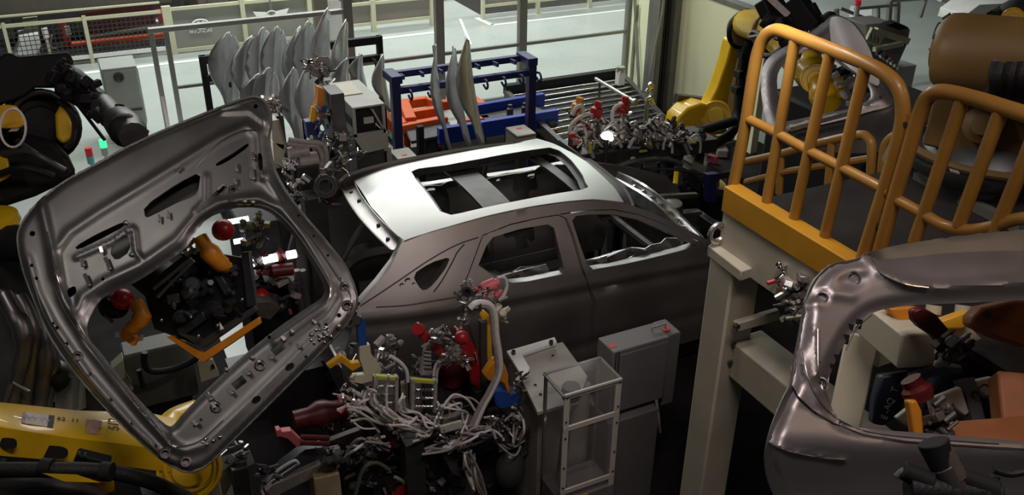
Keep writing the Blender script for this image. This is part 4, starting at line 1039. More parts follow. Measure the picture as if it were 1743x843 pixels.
for x, y, r in ((1400, 506, 9), (1452, 474, 12), (1398, 652, 9)):
    c = on2(x, y, .0); ax = -ray(x, y).normalized(); R_ = r*2.5/1563
    MB().lathe(c, ax, [(-.006, R_*1.2), (.004, R_*1.1), (.006, R_*.9), (-.004, R_*.75), (-.006, R_*.5), (.0, R_*.3), (.0, 0)] if r < 10 else [(-.006, R_*1.2), (.003, R_*1.0), (-.012, R_*.62), (-.03, R_*.6), (-.03, 0)], 20).build('pressed_dimple', 'gate_steel_pale', ip2)
mb = MB()
for x, y in ((1447, 560), (1440, 578), (1424, 612), (1417, 628), (1462, 552)): MB().obox(on2(x, y, -.004), ray(x, y).cross(Vector((0, 0, 1))).normalized()*.008, Vector((0, 0, .016)), ray(x, y).normalized()*.008).build('edge_clip', 'dark_steel', ip2)

# bright tubes along the ridges, standing in for highlight lines
def highlight_tube(par, pts_, f, r, m_, nm='highlight_line', k=8):
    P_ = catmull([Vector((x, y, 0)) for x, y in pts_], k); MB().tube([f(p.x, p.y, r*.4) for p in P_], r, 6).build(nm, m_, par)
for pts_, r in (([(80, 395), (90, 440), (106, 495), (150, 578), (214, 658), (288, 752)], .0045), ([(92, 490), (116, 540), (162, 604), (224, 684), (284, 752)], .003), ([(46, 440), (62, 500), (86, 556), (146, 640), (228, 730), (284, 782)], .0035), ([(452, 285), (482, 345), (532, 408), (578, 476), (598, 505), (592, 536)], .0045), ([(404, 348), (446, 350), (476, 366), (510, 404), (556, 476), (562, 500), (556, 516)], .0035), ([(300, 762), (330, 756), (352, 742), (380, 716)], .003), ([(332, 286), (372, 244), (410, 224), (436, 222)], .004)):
    highlight_tube(ip1, pts_, on1, r, 'highlight_steel')
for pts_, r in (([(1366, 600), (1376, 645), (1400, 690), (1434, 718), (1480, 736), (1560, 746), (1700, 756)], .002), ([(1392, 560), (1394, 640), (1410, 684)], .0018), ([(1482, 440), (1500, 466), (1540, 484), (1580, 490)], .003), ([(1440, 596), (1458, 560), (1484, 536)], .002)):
    highlight_tube(ip2, pts_, on2, r, 'highlight_steel')
highlight_tube(tg2, [(1306, 752), (1340, 768), (1400, 780), (1440, 783)], lambda x, y, l: on2(x, y, l-.012), .0016, 'highlight_steel')
# ------------------------------------------------------------------ cream steel stand, platform and orange cage
XG = 2.9
ZP = 3.3
t = thing('cream_stand', 'cream painted box steel stand with post, beams and top plate under the orange cage', 'stand', (3.0, 3.3, 0))
pw = .19
pc = PY(1262, 470, 3.12)
px0, py0 = pc.x+.035, 3.14
ztop = PZ(1222, 405, 3.05).z
MB().box((px0-pw/2, py0-.02, 0), (px0+pw/2, py0+.17, 3.0)).build('post', 'cream_paint', t, bevel=.012)
q = [PZ(x, y, 3.06) for x, y in [(1205, 418), (1262, 462), (1312, 446), (1240, 392)]]
MB().prism([v-Vector((0, 0, .06)) for v in q], (0, 0, .06)).build('cap_plate', 'cream_paint', t, bevel=.006)
MB().tube([PZ(1222, 397, 3.14)+Vector((cos(a)*.05, 0, sin(a)*.05)) for a in [2*pi*i/16 for i in range(16)]], .014, 8, closed=True).build('lifting_eye', 'machined', t)
# beam along the platform edge
ka, kb = PZ(1236, 362, ZP-.02), PZ(1408, 462, ZP-.02)
for nm, m_, dz0, dz1, off in (('edge_beam', 'cream_paint', -.30, -.04, .0), ('kick_plate', 'kick_yellow', -.04, .10, -.015)):
    a = PZ(1238, 345, ZP); b = Vector((a.x, 2.2, ZP))
    MB().box((a.x-.02+off, b.y, ZP+dz0), (a.x+.06, a.y, ZP+dz1)).build(nm, m_, t, bevel=.006)
a = PZ(1238, 345, ZP); ax_, ay_ = a.x, a.y
MB().box((ax_+.06, ay_-.06, ZP-.3), (ax_+2.4, ay_, ZP-.04)).build('edge_beam', 'cream_paint', t, bevel=.006)
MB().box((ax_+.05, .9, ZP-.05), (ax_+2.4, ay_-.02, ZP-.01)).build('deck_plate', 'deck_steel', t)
# lower beam running from the post towards the camera, link arm, bolts
a = PZ(1275, 590, 2.3); 
b0 = PY(1262, 588, py0); zb2 = b0.z
MB().box((px0-.02, .6, zb2-.17), (px0+.2, py0+.02, zb2+.05)).build('lower_beam', 'cream_paint', t, bevel=.01)
MB().beam(PY(1250, 556, py0-.06), PY(1325, 534, py0-.10), .04, .06).build('link_arm', 'cream_paint', t, bevel=.008)
for x, y in ((1254, 556), (1249, 587), (1243, 617), (1317, 536)):
    c = PY(x, y, py0-(.09 if y in (556, 536) else .025)); MB().lathe(c+Vector((0, .01, 0)), (0, -1, 0), [(0, .016), (.02, .016), (.022, .010), (.012, .009), (.012, 0)], 12).build('bolt', 'dark_steel', t)
# rear legs of the stand
for x, y in ((ax_+2.3, ay_-.12), (ax_+2.3, 1.0), (px0, 1.0)): MB().box((x-.1, y-.1, 0), (x+.1, y+.1, ZP-.1)).build('post', 'cream_paint', t, bevel=.01)
# cage gates: every tube traced in the gate plane x = XG
def G(x, y): return PX(x, y, XG)
def vert_fix(p, ref): return p
t = thing('cage_gate', 'orange tube gate panel with rounded corners and four bars, on the platform edge', 'gate', G(1300, 360))
R_ = .030
top = [(1244, 335), (1256, 280), (1270, 205), (1281, 133), (1290, 88), (1302, 62), (1322, 51), (1354, 61), (1414, 84), (1474, 108), (1510, 128), (1530, 152), (1537, 190), (1530, 235), (1503, 330), (1468, 440)]
MB().tube([G(*q) for q in top], R_, 12, 4).build('outer_tube', 'cage_orange', t)
for a, b in (((1354, 64), (1300, 372)), ((1414, 86), (1346, 398)), ((1474, 109), (1398, 428))):
    MB().tube([G(*a), G((a[0]+b[0])/2, (a[1]+b[1])/2), G(*b)], R_*.86, 10).build('bar', 'cage_orange', t)
MB().tube([G(1268, 200), G(1320, 226), G(1373, 255), G(1436, 287), G(1514, 328)], R_*.8, 10, 3).build('mid_rail', 'cage_orange', t)
mb = MB().beam(G(1481, 365), G(1510, 384), .02, .06)
mb.build('latch_plate', 'cage_orange', t); MB().beam(G(1527, 200), G(1560, 212), .02, .06).build('latch_plate', 'cage_orange', t)
for x, y in ((1487, 374), (1500, 382), (1536, 206), (1546, 210)): MB().cyl(G(x, y)-Vector((.02, 0, 0)), G(x, y)-Vector((.012, 0, 0)), .009, n=8).build('bolt', 'dark_steel', t)
t = thing('cage_gate', 'orange tube gate panel nearer the camera, right of the first gate', 'gate', G(1600, 390))
top = [(1494, 440), (1520, 345), (1545, 262), (1563, 200), (1580, 165), (1606, 156), (1660, 168), (1705, 182), (1760, 200), (1840, 232)]
MB().tube([G(*q) for q in top], R_, 12, 4).build('outer_tube', 'cage_orange', t)
for a, b in (((1640, 165), (1556, 413)), ((1706, 183), (1632, 384)), ((1772, 205), (1692, 400)), ((1835, 230), (1750, 420))):
    MB().tube([G(*a), G(*b)], R_*.86, 10).build('bar', 'cage_orange', t)
MB().tube([G(1526, 340), G(1570, 364), G(1608, 385), G(1650, 392), G(1690, 386), G(1740, 372), G(1800, 380)], R_*.8, 10, 4).build('mid_rail', 'cage_orange', t)
# far side rail of the platform, lower and further away
def Gf(x, y): return PX(x, y, 4.3)
t = thing('cage_rail', 'dull orange rail at the far side of the platform behind the gate bars', 'rail', Gf(1400, 330))
MB().tube([Gf(1270, 275), Gf(1330, 262), Gf(1390, 245), Gf(1460, 230), Gf(1478, 236), Gf(1484, 255), Gf(1480, 330)], .03, 10, 4).build('top_tube', 'cage_orange', t)
MB().tube([Gf(1500, 330), Gf(1503, 270), Gf(1512, 240), Gf(1540, 228), Gf(1600, 236)], .03, 10, 4).build('top_tube', 'cage_orange', t)
MB().tube([Gf(1416, 242), Gf(1408, 330)], .026, 8).build('bar', 'cage_orange', t)
MB().tube([Gf(1330, 262), Gf(1326, 330)], .026, 8).build('bar', 'cage_orange', t)
MB().tube([Gf(1270, 310), Gf(1340, 292), Gf(1480, 270)], .024, 8).build('mid_rail', 'cage_orange', t)
# ------------------------------------------------------------------ robots
def disc(par, c, ax, r, th, nm, m_, rim=.12, n=28):
    c = Vector(c); ax = Vector(ax).normalized()
    return MB().lathe(c, ax, [(0, r), (th*.8, r), (th, r*(1-rim*.4)), (th, r*(1-rim)), (th*.86, r*(1-rim*1.3)), (th*.86, r*.55), (th*1.05, r*.5), (th*1.05, 0)], n).build(nm, m_, par)
def D(x, y, d): return PD(x, y, d)
def taper(par, a, b, w0, w1, th0, th1, nm, m_, side, bev=.02):
    a, b = Vector(a), Vector(b); d = (b-a).normalized(); n_ = Vector(side).normalized(); n_ = (n_-d*n_.dot(d)).normalized(); s = d.cross(n_)
    lo = [a+s*w0/2*i+n_*th0/2*j for i, j in ((-1, -1), (1, -1), (1, 1), (-1, 1))]; hi = [b+s*w1/2*i+n_*th1/2*j for i, j in ((-1, -1), (1, -1), (1, 1), (-1, 1))]
    return MB().hexa(lo, hi).build(nm, m_, par, bevel=bev)
VC = lambda x, y: -ray(x, y).normalized()      # towards the viewer's side of the cell
# --- yellow robot at the back right
t = thing('yellow_robot', 'yellow welding robot before the cream wall, arm raised', 'robot', PY(1200, 300, 9.0).xyz*1)
yr = 9.0
W_ = lambda x, y, d=yr: PY(x, y, d)
fr = VC(1240, 120)
b0 = W_(1212, 215); b0.z = 0
MB().lathe((b0.x, yr+.2, .02), (0, 0, 1), [(0, .42), (.12, .42), (.14, .32), (.45, .30), (.5, .36), (.62, .36)], 28).build('base', 'robot_yellow', t)
mb = MB(); cc = W_(1198, 232)
pl = [W_(*q) for q in [(1150, 222), (1156, 200), (1172, 184), (1195, 176), (1222, 182), (1240, 205), (1238, 228), (1190, 236), (1152, 236)]]
mb.prism(pl, (0, .28, 0)); mb.build('counterweight_cover', 'robot_yellow', t, bevel=.03)
disc(t, W_(1219, 197, 8.97), fr, .20, .10, 'shoulder', 'robot_yellow')
mb = MB(); arm = [W_(*q, 9.0) for q in [(1204, 186), (1222, 150), (1238, 104), (1246, 70), (1257, 64), (1258, 95), (1245, 150), (1238, 190), (1232, 205)]]
mb.prism(arm, (0, .2, 0)); mb.build('lower_arm', 'robot_yellow', t, bevel=.025)
mb = MB(); arm = [W_(*q, 9.2) for q in [(1262, 70), (1284, 75), (1276, 140), (1262, 215), (1248, 225), (1252, 150)]]; mb.prism(arm, (0, .2, 0)); mb.build('arm_rear', 'cast_brown', t, bevel=.02)
disc(t, W_(1266, 50, 8.9), fr, .21, .14, 'elbow', 'cast_brown')
MB().tube([W_(1266, 50, 8.86)+Vector((cos(a)*.225, 0, sin(a)*.225)) for a in [2*pi*i/24 for i in range(24)]], .03, 8, closed=True).build('elbow_ring', 'black_rubber', t)
mb = MB().tube([W_(1300, 62, 8.7), W_(1282, 66, 8.7), W_(1270, 85, 8.7), W_(1266, 120, 8.75), W_(1260, 160, 8.75), W_(1254, 200, 8.7), W_(1245, 226, 8.5), W_(1215, 246, 8.4)], .062, 10, 6); mb.build('dress_hose', 'black_rubber', t)
for x, y in ((1268, 95), (1263, 128), (1258, 155)): MB().box(W_(x-5, y+7, 8.68), W_(x+7, y-7, 8.68)+Vector((0, .12, 0))).build('hose_clip', 'black_paint', t, bevel=.01)
mb = MB(); a, b = W_(1168, 230, 8.5), W_(1250, 206, 8.5); mb.cyl(a.lerp(b, .3), b, .06, n=16)
mb.build('balancer', 'black_paint', t)
prof = []
for k in range(9): prof += [(k*.028, .075), (k*.028+.014, .052)]
MB().lathe(a, b-a, prof, 18).build('bellows', 'black_rubber', t)
MB().beam(W_(1150, 168, 9.3), W_(1222, 176, 9.3), .1, .12).build('bracket_rail', 'dark_steel', t)
# forearm reaching right, seen through the cage
disc(t, D(1320, 55, 8.6), VC(1320, 55), .22, .1, 'forearm_root', 'cast_brown')
mb = MB().tube([W_(1268, 40, 8.9), D(1320, 50, 8.6), D(1352, 82, 8.0), D(1376, 118, 7.6), D(1392, 138, 7.4)], [.17, .19, .17, .14, .11], 14, 4); mb.build('forearm', 'robot_yellow', t)
disc(t, D(1388, 134, 7.3), VC(1388, 134), .12, .08, 'wrist_joint', 'robot_yellow')
MB().tube([D(1392, 138, 7.3), D(1402, 158, 7.2), D(1412, 178, 7.1)], [.1, .12, .09], 12, 3).build('wrist', 'robot_yellow', t)
disc(t, D(1424, 152, 7.1), Vector((.6, -.6, .3)), .09, .06, 'tool_flange', 'robot_yellow')
MB().tube([D(1290, 90, 7.9), D(1310, 96, 7.7), D(1330, 84, 7.6), D(1345, 80, 7.6)], .025, 8, 4).build('cable', 'black_rubber', t)
# --- spot welding tool and the panel it carries
t = thing('spot_gun', 'black welding tool with cables above the orange cage', 'tool', D(1370, 60, 7.4))
rr_ = random.Random(5)
for a, b, w_ in (((1296, 2), (1318, 48), .10), ((1318, 0), (1345, 40), .10), ((1345, 0), (1382, 48), .20), ((1378, 8), (1400, 48), .08), ((1300, 30), (1340, 60), .12), ((1380, 30), (1420, 40), .05), ((1388, 34), (1396, 85), .06), ((1420, 28), (1428, 42), .06), ((1340, 45), (1372, 70), .1)):
    MB().beam(D(*a, 7.5), D(*b, 7.5), w_).build('gun_block', 'black_paint', t, bevel=.012)
for k in range(9):
    x, y = rr_.uniform(1300, 1410), rr_.uniform(10, 70); pts = [D(x, y, 7.4)]
    for j in range(4): x += rr_.uniform(-16, 20); y += rr_.uniform(-12, 16); pts.append(D(x, y, 7.3+rr_.uniform(-.1, .2)))
    MB().tube(pts, rr_.uniform(.012, .028), 6, 4).build('cable', rr_.choice(['black_rubber', 'hose_dark', 'hose_grey']), t)
for x, y, r in ((1340, 70, .07), (1352, 92, .06), (1412, 32, .06)): MB().sphere(D(x, y, 7.3), r, 12).build('fitting', rr_.choice(['machined', 'black_paint']), t)
MB().beam(D(1310, -4, 7.4), D(1342, 26, 7.4), .02, .05).build('tag_strip', 'sticker_white', t)
def dp(px, py): return 1/(1/6.6+.00003*(px-1400)+.00008*(py-130))
dout = chaikin([(1293, 125), (1308, 95), (1350, 72), (1395, 45), (1415, 25), (1432, 26), (1457, 40), (1478, 72), (1490, 110), (1505, 150), (1522, 170), (1515, 182), (1478, 190), (1450, 200), (1400, 212), (1345, 222), (1336, 236), (1322, 238), (1310, 220), (1298, 185)], 2)
dhole = chaikin([(1322, 120), (1352, 96), (1398, 74), (1412, 96), (1440, 118), (1466, 130), (1480, 150), (1484, 168), (1452, 184), (1400, 194), (1350, 205), (1330, 208), (1324, 170)], 2)
DO = [tuple(p) for p in dout]; DH = [tuple(p) for p in dhole]
t = thing('hood_panel', 'silver pressed hood frame held by robot behind the cage', 'panel', D(1340, 236, 6.4))
def reld(px, py):
    h = .05*sst(pdist((px, py), DO)/14)-.05; h -= .03*(1-sst(pdist((px, py), DH)/6)); h += .10*sst((90-py)/60); return h
pix_sheet(dout, [dhole, circ(1345, 225, 3), circ(1500, 165, 3.5)], 7, dp, reld, 'frame_sheet', 'gate_steel_pale', t, .01)
pix_sheet(chaikin([(1410, 30), (1428, 27), (1452, 38), (1478, 76), (1490, 112), (1500, 148), (1476, 136), (1440, 112), (1416, 88)], 2), [], 7, dp, lambda x, y: .06+.06*sst((90-y)/60)+.05*math.exp(-((x-1440-(y-60)*.35)/14)**2), 'bulged_skin', 'hood_steel_lit', t, .01)  # paler than the frame: reflected lamp light is painted into this leaf
sk = chaikin([(1340, 222), (1345, 212), (1400, 202), (1452, 192), (1486, 172), (1512, 152), (1538, 170), (1532, 240), (1500, 262), (1350, 258)], 1)
pix_sheet(sk, [circ(1355, 222, 4)], 12, dp, lambda x, y: -.10, 'lower_sheet', 'gate_steel', t, .01)
MB().beam(D(1345, 219, 6.25), D(1452, 190, 6.15), .035, .03).build('hem_strip', 'machined', t)
for k in range(10):
    x, y = rr_.uniform(1400, 1470), rr_.uniform(100, 170)
    MB().beam(D(x, y, 6.9), D(x+rr_.uniform(-25, 25), y+rr_.uniform(-14, 14), 6.8), rr_.uniform(.02, .05)).build('gripper_bar', rr_.choice(['dark_steel', 'black_paint', 'hose_grey', 'machined']), t)
# --- brown motor robot above the cage platform at the right edge
t = thing('cage_robot', 'large brown robot with drum motor behind the orange cage at right', 'robot', (PD(1660, 330, 4.6).x, PD(1660, 330, 4.6).y, ZP))
m0, m1 = D(1603, 87, 4.35), D(1900, 118, 3.95)
MB().lathe(m0, m1-m0, [(-.035, .0), (-.035, .085), (-.02, .09), (-.012, .15), (.02, .178), (.06, .182), (1.0, .185)], 36).build('drum_motor', 'cast_brown', t)
ax = (m1-m0).normalized(); u_, v_ = frame(ax)
MB().tube([m0-ax*.036+(u_*cos(a)+v_*sin(a))*.075+v_*.05+u_*-.02 for a in [pi*i/10+.2 for i in range(10)]], .004, 6).build('cap_line', 'dark_steel', t)
for a in (0.3, 2.2, 3.6): MB().cyl(m0-ax*.045+(u_*cos(a)+v_*sin(a))*.06, m0-ax*.03+(u_*cos(a)+v_*sin(a))*.06, .006, n=8).build('screw', 'dark_steel', t)
MB().beam(D(1610, 26, 4.3), D(1614, 32, 4.3), .05, .03).build('motor_lug', 'dark_steel', t)
taper(t, D(1590, 175, 4.7), D(1760, 205, 4.5), .22, .26, .4, .4, 'carrier', 'cast_brown', (0, 0, 1))
mb = MB().tube([D(1685, 120, 4.2), D(1675, 150, 4.3), D(1700, 160, 4.3), D(1720, 120, 4.2), D(1743, 95, 4.1)], .06, 10, 5); mb.build('dress_hose', 'black_rubber', t)
mb = MB().tube([D(1700, 90, 4.1), D(1698, 120, 4.1), D(1690, 155, 4.2)], .05, 8, 4); mb.build('dress_hose', 'hose_dark', t)
for dx in (0, 22, 40): MB().tube([D(1700+dx, 110, 4.0), D(1694+dx, 135, 4.0), D(1698+dx, 162, 4.1)], .03, 8, 4).build('pleat', 'black_rubber', t)
c = D(1690, 230, 4.75)
MB().lathe(c, (-.15, .1, 1), [(-.75, .42), (-.7, .42), (-.62, .32), (-.2, .30), (-.12, .40), (-.05, .42), (-.05, .36), (.02, .3), (.1, .14), (.16, .12)], 36).build('turret', 'turret_steel', t)
MB().tube([c+Vector((cos(a)*.41, sin(a)*.41, -.06)) for a in [2*pi*i/36 for i in range(36)]], .022, 8, closed=True).build('turret_ring', 'cast_brown', t)
MB().lathe(D(1672, 212, 4.5), VC(1672, 212), [(0, .09), (.08, .09), (.1, .05), (.14, .05)]).build('gear_cap', 'cast_brown', t)
MB().beam(D(1618, 290, 4.2), D(1632, 294, 4.2), .03, .005).build('name_plate', 'sticker_grey', t)
MB().beam(D(1522, 238, 5.2), D(1600, 262, 5.2), .10, .3).build('duct', 'gate_steel', t, bevel=.01)
MB().beam(D(1560, 300, 5.0), D(1740, 390, 4.4), .05, .05).build('base_rail', 'fence_grey', t)
# small robot piece behind the brown motor
t = thing('robot_wrist', 'yellow and black robot wrist peeking above the brown motor', 'robot', D(1725, 40, 7.5))
MB().tube([D(1695, 38, 7.6), D(1712, 28, 7.6), D(1735, 18, 7.5), D(1770, 5, 7.5)], .11, 10, 4).build('arm', 'black_paint', t)
disc(t, D(1724, 32, 7.4), VC(1724, 32), .09, .05, 'joint', 'robot_yellow')
# --- long yellow arm at the bottom left
t = thing('yellow_robot', 'long yellow robot arm with black 512 numerals at lower left', 'robot', (-1.0, 3.6, 0))
st = [(-140, 677, 722, 770, 4.25), (0, 685, 725, 776, 4.35), (60, 691, 735, 781, 4.45), (130, 699, 745, 787, 4.55), (200, 701, 753, 793, 4.65), (262, 705, 762, 801, 4.75), (300, 712, 772, 806, 4.8)]
mb = MB(); vs = []
for x, yt, yc_, yb2, d_ in st:
    vs += [D(x, yt, d_+.24), D(x, yt+2.5, d_+.20), D(x, yc_-2, d_+.012), D(x, yc_+2, d_), D(x, yb2, d_+.03), D(x, yb2+4, d_+.25)]
k6 = len(st)
mb.add(vs, [(6*i+j, 6*i+(j+1) % 6, 6*i+6+(j+1) % 6, 6*i+6+j) for i in range(k6-1) for j in range(6)]+[tuple(range(6)), tuple(range(6*k6-1, 6*k6-7, -1))])
mb.build('arm_casting', 'robot_yellow', t, smooth=50)
def ftop(x, fr_): # point on the sloped top face, fr_ 0 rear .. 1 crease
    for s0, s1 in zip(st, st[1:]):
        if s0[0] <= x <= s1[0]:
            f = (x-s0[0])/(s1[0]-s0[0]); yt = s0[1]+f*(s1[1]-s0[1])+2.5; yc_ = s0[2]+f*(s1[2]-s0[2])-2; d_ = s0[4]+f*(s1[4]-s0[4])
            return D(x, yt+(yc_-yt)*fr_, 1/((1/(d_+.20))*(1-fr_)+(1/(d_+.012))*fr_))
def patch(par, x0, x1, f0, f1, m_, nm='label_plate', sk_=0):
    q = [ftop(x0+sk_, f0), ftop(x1+sk_, f0), ftop(x1, f1), ftop(x0, f1)]
    n_ = (q[1]-q[0]).cross(q[3]-q[0]).normalized(); n_ = n_ if n_.dot(CPOS-q[0]) > 0 else -n_
    MB().prism([v+n_*.001 for v in q], n_*.002).build(nm, m_, par, smooth=0)
    return basis((q[0]+q[1]+q[2]+q[3])/4+n_*.004, q[2]-q[3], q[0]-q[3]), n_
M_, n_ = patch(t, 42, 80, .28, .78, 'sticker_white', sk_=3); patch(t, 80, 90, .28, .8, 'ink', 'label_band', sk_=3); patch(t, 36, 42, .28, .78, 'sticker_grey', 'label_band', sk_=3)
text_mesh('~WW\\', .055, M_, 'label_mark', 'sticker_grey', t, .0008)
M_, n_ = patch(t, 146, 166, .30, .85, 'sticker_pink', sk_=2); patch(t, 166, 172, .32, .6, 'sticker_grey', 'label_band', sk_=2)
c_, n2 = ftop(116, .38), None
xdir = ftop(130, .4)-ftop(100, .4); ydir = ftop(116, .2)-ftop(116, .7)
nz = xdir.cross(ydir).normalized(); nz = nz if nz.dot(CPOS-c_) > 0 else -nz
text_mesh('62  11', .042, basis(c_+nz*.003, xdir, ydir), 'numerals', 'ink', t, .0008)
c_ = ftop(194, .42); text_mesh('512', .075, basis(c_+nz*.003, ydir, -xdir), 'arm_number', 'ink', t, .0008)
def ov(x, y, w_, h_, d_, nm='recess'):
    P_ = chaikin(rect(x, y, w_, h_, .07), 3); n_ = VC(x, y)
    MB().prism([D(a, b, d_)-n_*.01 for a, b in P_], -n_*-.014).build(nm, 'ink', t, smooth=60)
ov(14, 755, 30, 19, 4.37); ov(91, 770, 50, 22, 4.50)
MB().beam(D(128, 778, 4.5), D(186, 792, 4.56), .06, .08).build('valve_box', 'black_paint', t, bevel=.01)
for x, y in ((135, 769), (145, 771)): MB().cyl(D(x, y, 4.45), D(x, y+5, 4.45), .006, n=8).build('screw', 'machined', t)
disc(t, D(322, 800, 4.95), VC(322, 800), .17, .12, 'wrist_joint', 'robot_yellow')
MB().tube([D(322, 795, 4.8)+(RGT*cos(a)+UPV*sin(a))*.13 for a in [2*pi*i/28 for i in range(28)]], .012, 8, closed=True).build('wrist_ring', 'robot_yellow', t)
MB().tube([D(262, 760, 4.9), D(300, 740, 5.1), D(330, 720, 5.2), D(352, 735, 5.2)], [.12, .14, .13, .1], 12, 3).build('wrist_arm', 'robot_yellow', t)
mb = MB().tube([D(-40, 800, 4.2), D(60, 800, 4.2), D(140, 800, 4.25), D(200, 806, 4.3), D(260, 822, 4.4), D(320, 850, 4.5)], .036, 12, 6); mb.build('dress_hose', 'black_rubber', t)
for x0, y0 in ((70, 796), (172, 802)): MB().lathe(D(x0, y0, 4.2), D(x0+10, y0+1, 4.2)-D(x0, y0, 4.2), [(0, .044), (.05, .044)], 16).build('hose_clamp', 'black_paint', t)
MB().tube([D(-40, 835, 4.3), D(60, 830, 4.4), D(120, 835, 4.5), D(170, 850, 4.6)], .05, 10, 4).build('dress_hose', 'hose_dark', t)
MB().prism([D(x, y, 4.1) for x, y in [(72, 806), (130, 808), (172, 822), (110, 820)]], VC(100, 800)*-.03).build('lower_fin', 'robot_yellow', t)
MB().tube([D(150, 860, 4.8), D(160, 830, 4.8), D(190, 820, 4.85)], .06, 10, 3).build('lower_link', 'robot_yellow', t)
lb2 = PZ(-60, 760, 2.0); MB().beam((lb2.x, lb2.y+.1, 0), (lb2.x, lb2.y+.1, 1.9), .35, .35).build('column', 'dark_steel', t, bevel=.03)
# --- black robot at the upper left
t = thing('black_robot', 'black dressed robot with yellow covers at the upper left', 'robot', (-.9, 6.6, 0))
K = 6.2
mb = MB(); pl = [(-120, 95), (0, 98), (8, 90), (22, 90), (30, 97), (118, 88), (126, 105), (120, 130), (98, 150), (60, 150), (40, 165), (0, 180), (-120, 190)]
mb.prism([D(x, y, K) for x, y in pl], VC(0, 150)*-.35).build('upper_arm', 'black_paint', t, bevel=.02)
mb = MB().tube([D(96, 120, K), D(120, 140, K), D(150, 165, K-.1), D(175, 185, K-.3)], [.10, .11, .10, .08], 12, 4); mb.build('forearm', 'black_rubber', t)
mb = MB().tube([D(175, 180, K-.3), D(192, 198, K-.5), D(212, 214, K-.8), D(228, 232, K-1.0)], [.08, .07, .10, .08], 12, 3); mb.build('wrist', 'dark_steel', t)
mb = MB().sphere(D(215, 222, K-.9), .10, 14); mb.build('tool_changer', 'black_paint', t)
mb = MB().sphere(D(165, 190, K-.2), .05, 10).sphere(D(140, 150, K-.1), .05, 10); mb.build('knob', 'black_paint', t)
for a, b, w_ in (((130, 135), (152, 150), .05), ((100, 150), (120, 165), .07), ((205, 195), (235, 240), .09)): MB().beam(D(*a, K-.15), D(*b, K-.2), w_).build('bracket', 'black_paint', t, bevel=.01)
for k in range(7):
    x, y = 110+k*16, 128+k*13; MB().tube([D(x, y, K-.2), D(x+10, y-8, K-.25), D(x+20, y+2, K-.28), D(x+26, y+16, K-.28)], .016, 6, 4).build('cable', 'black_rubber', t)
MB().cyl(D(132, 178, K-.1), D(178, 238, K-.2), .012, n=8).build('rod', 'black_paint', t)
disc(t, D(70, 215, K+.25), VC(70, 215), .26, .12, 'shoulder', 'black_paint')
MB().tube([D(72, 212, K+.05)+(RGT*cos(a)*.22+UPV*sin(a)*.22) for a in [.2+pi*i/12 for i in range(13)]], .02, 8).build('hose_loop', 'dark_steel', t)
pl = [(104, 176), (118, 190), (126, 212), (122, 236), (108, 246), (96, 236), (94, 195)]
MB().prism([D(x, y, K-.05) for x, y in pl], VC(100, 200)*-.14).build('joint_cover', 'robot_yellow', t, bevel=.02)
MB().tube([D(x, y, K-.07) for x, y in [(100, 172), (116, 184), (128, 206), (126, 236), (112, 252)]], .022, 8, 4).build('cover_band', 'black_rubber', t)
pl = [(-30, 190), (5, 178), (28, 180), (40, 195), (42, 214), (30, 219), (-30, 219)]
MB().prism([D(x, y, K-.3) for x, y in pl], VC(10, 200)*-.2).build('motor_cover', 'clamp_yellow', t, bevel=.012)
MB().beam(D(17, 222, K-.32), D(31, 221, K-.32), .04, .004).build('label_plate', 'sticker_white', t)
MB().tube([D(22, 218, K-.5)+(RGT*cos(a)*.08+UPV*sin(a)*.12) for a in [2*pi*i/20 for i in range(20)]], .008, 6, closed=True).build('cable', 'hose_clear', t)
mb = MB(); pl = [(-140, 225), (40, 225), (95, 240), (118, 265), (134, 300), (60, 335), (0, 355), (-140, 365)]
mb.prism([D(x, y, K+.05) for x, y in pl], VC(0, 280)*-.5).build('swivel_body', 'black_paint', t, bevel=.05)
for a, b, c_, m_ in (((5, 262), (48, 258), (80, 272), 'hose_dark'), ((-10, 300), (40, 285), (92, 300), 'black_rubber'), ((30, 240), (60, 262), (110, 290), 'hose_dark')): MB().tube([D(*a, K-.1), D(*b, K-.2), D(*c_, K-.1)], .022, 8, 5).build('cable', m_, t)
mb = MB(); c = D(-12, 392, 6.0); mb.lathe(c, (0, 0, 1), [(-.10, .17), (-.04, .18), (-.02, .16), (.02, .16), (.05, .18), (.10, .17), (.12, .12)], 30); mb.build('pedestal_ring', 'robot_yellow', t)
MB().cyl((c.x, c.y, 0), (c.x, c.y, c.z-.12), .13, n=20).build('pedestal', 'dark_steel', t)
MB().prism([D(x, y, 6.1) for x, y in [(-20, 268), (12, 262), (20, 300), (-20, 320)]], VC(0, 290)*-.1).build('rear_cover', 'robot_yellow', t, bevel=.02)

for k in range(34):
    f_ = rr_.random(); x, y = 100+f_*125+rr_.uniform(-14, 16), 125+f_*100+rr_.uniform(-18, 14)
    a = D(x, y, K-.15-.5*f_); MB().beam(a, a+Vector((rr_.uniform(-.08, .08), rr_.uniform(-.05, .05), rr_.uniform(-.07, .07))), rr_.uniform(.03, .08)).build('bracket', 'black_paint', t, bevel=.008)
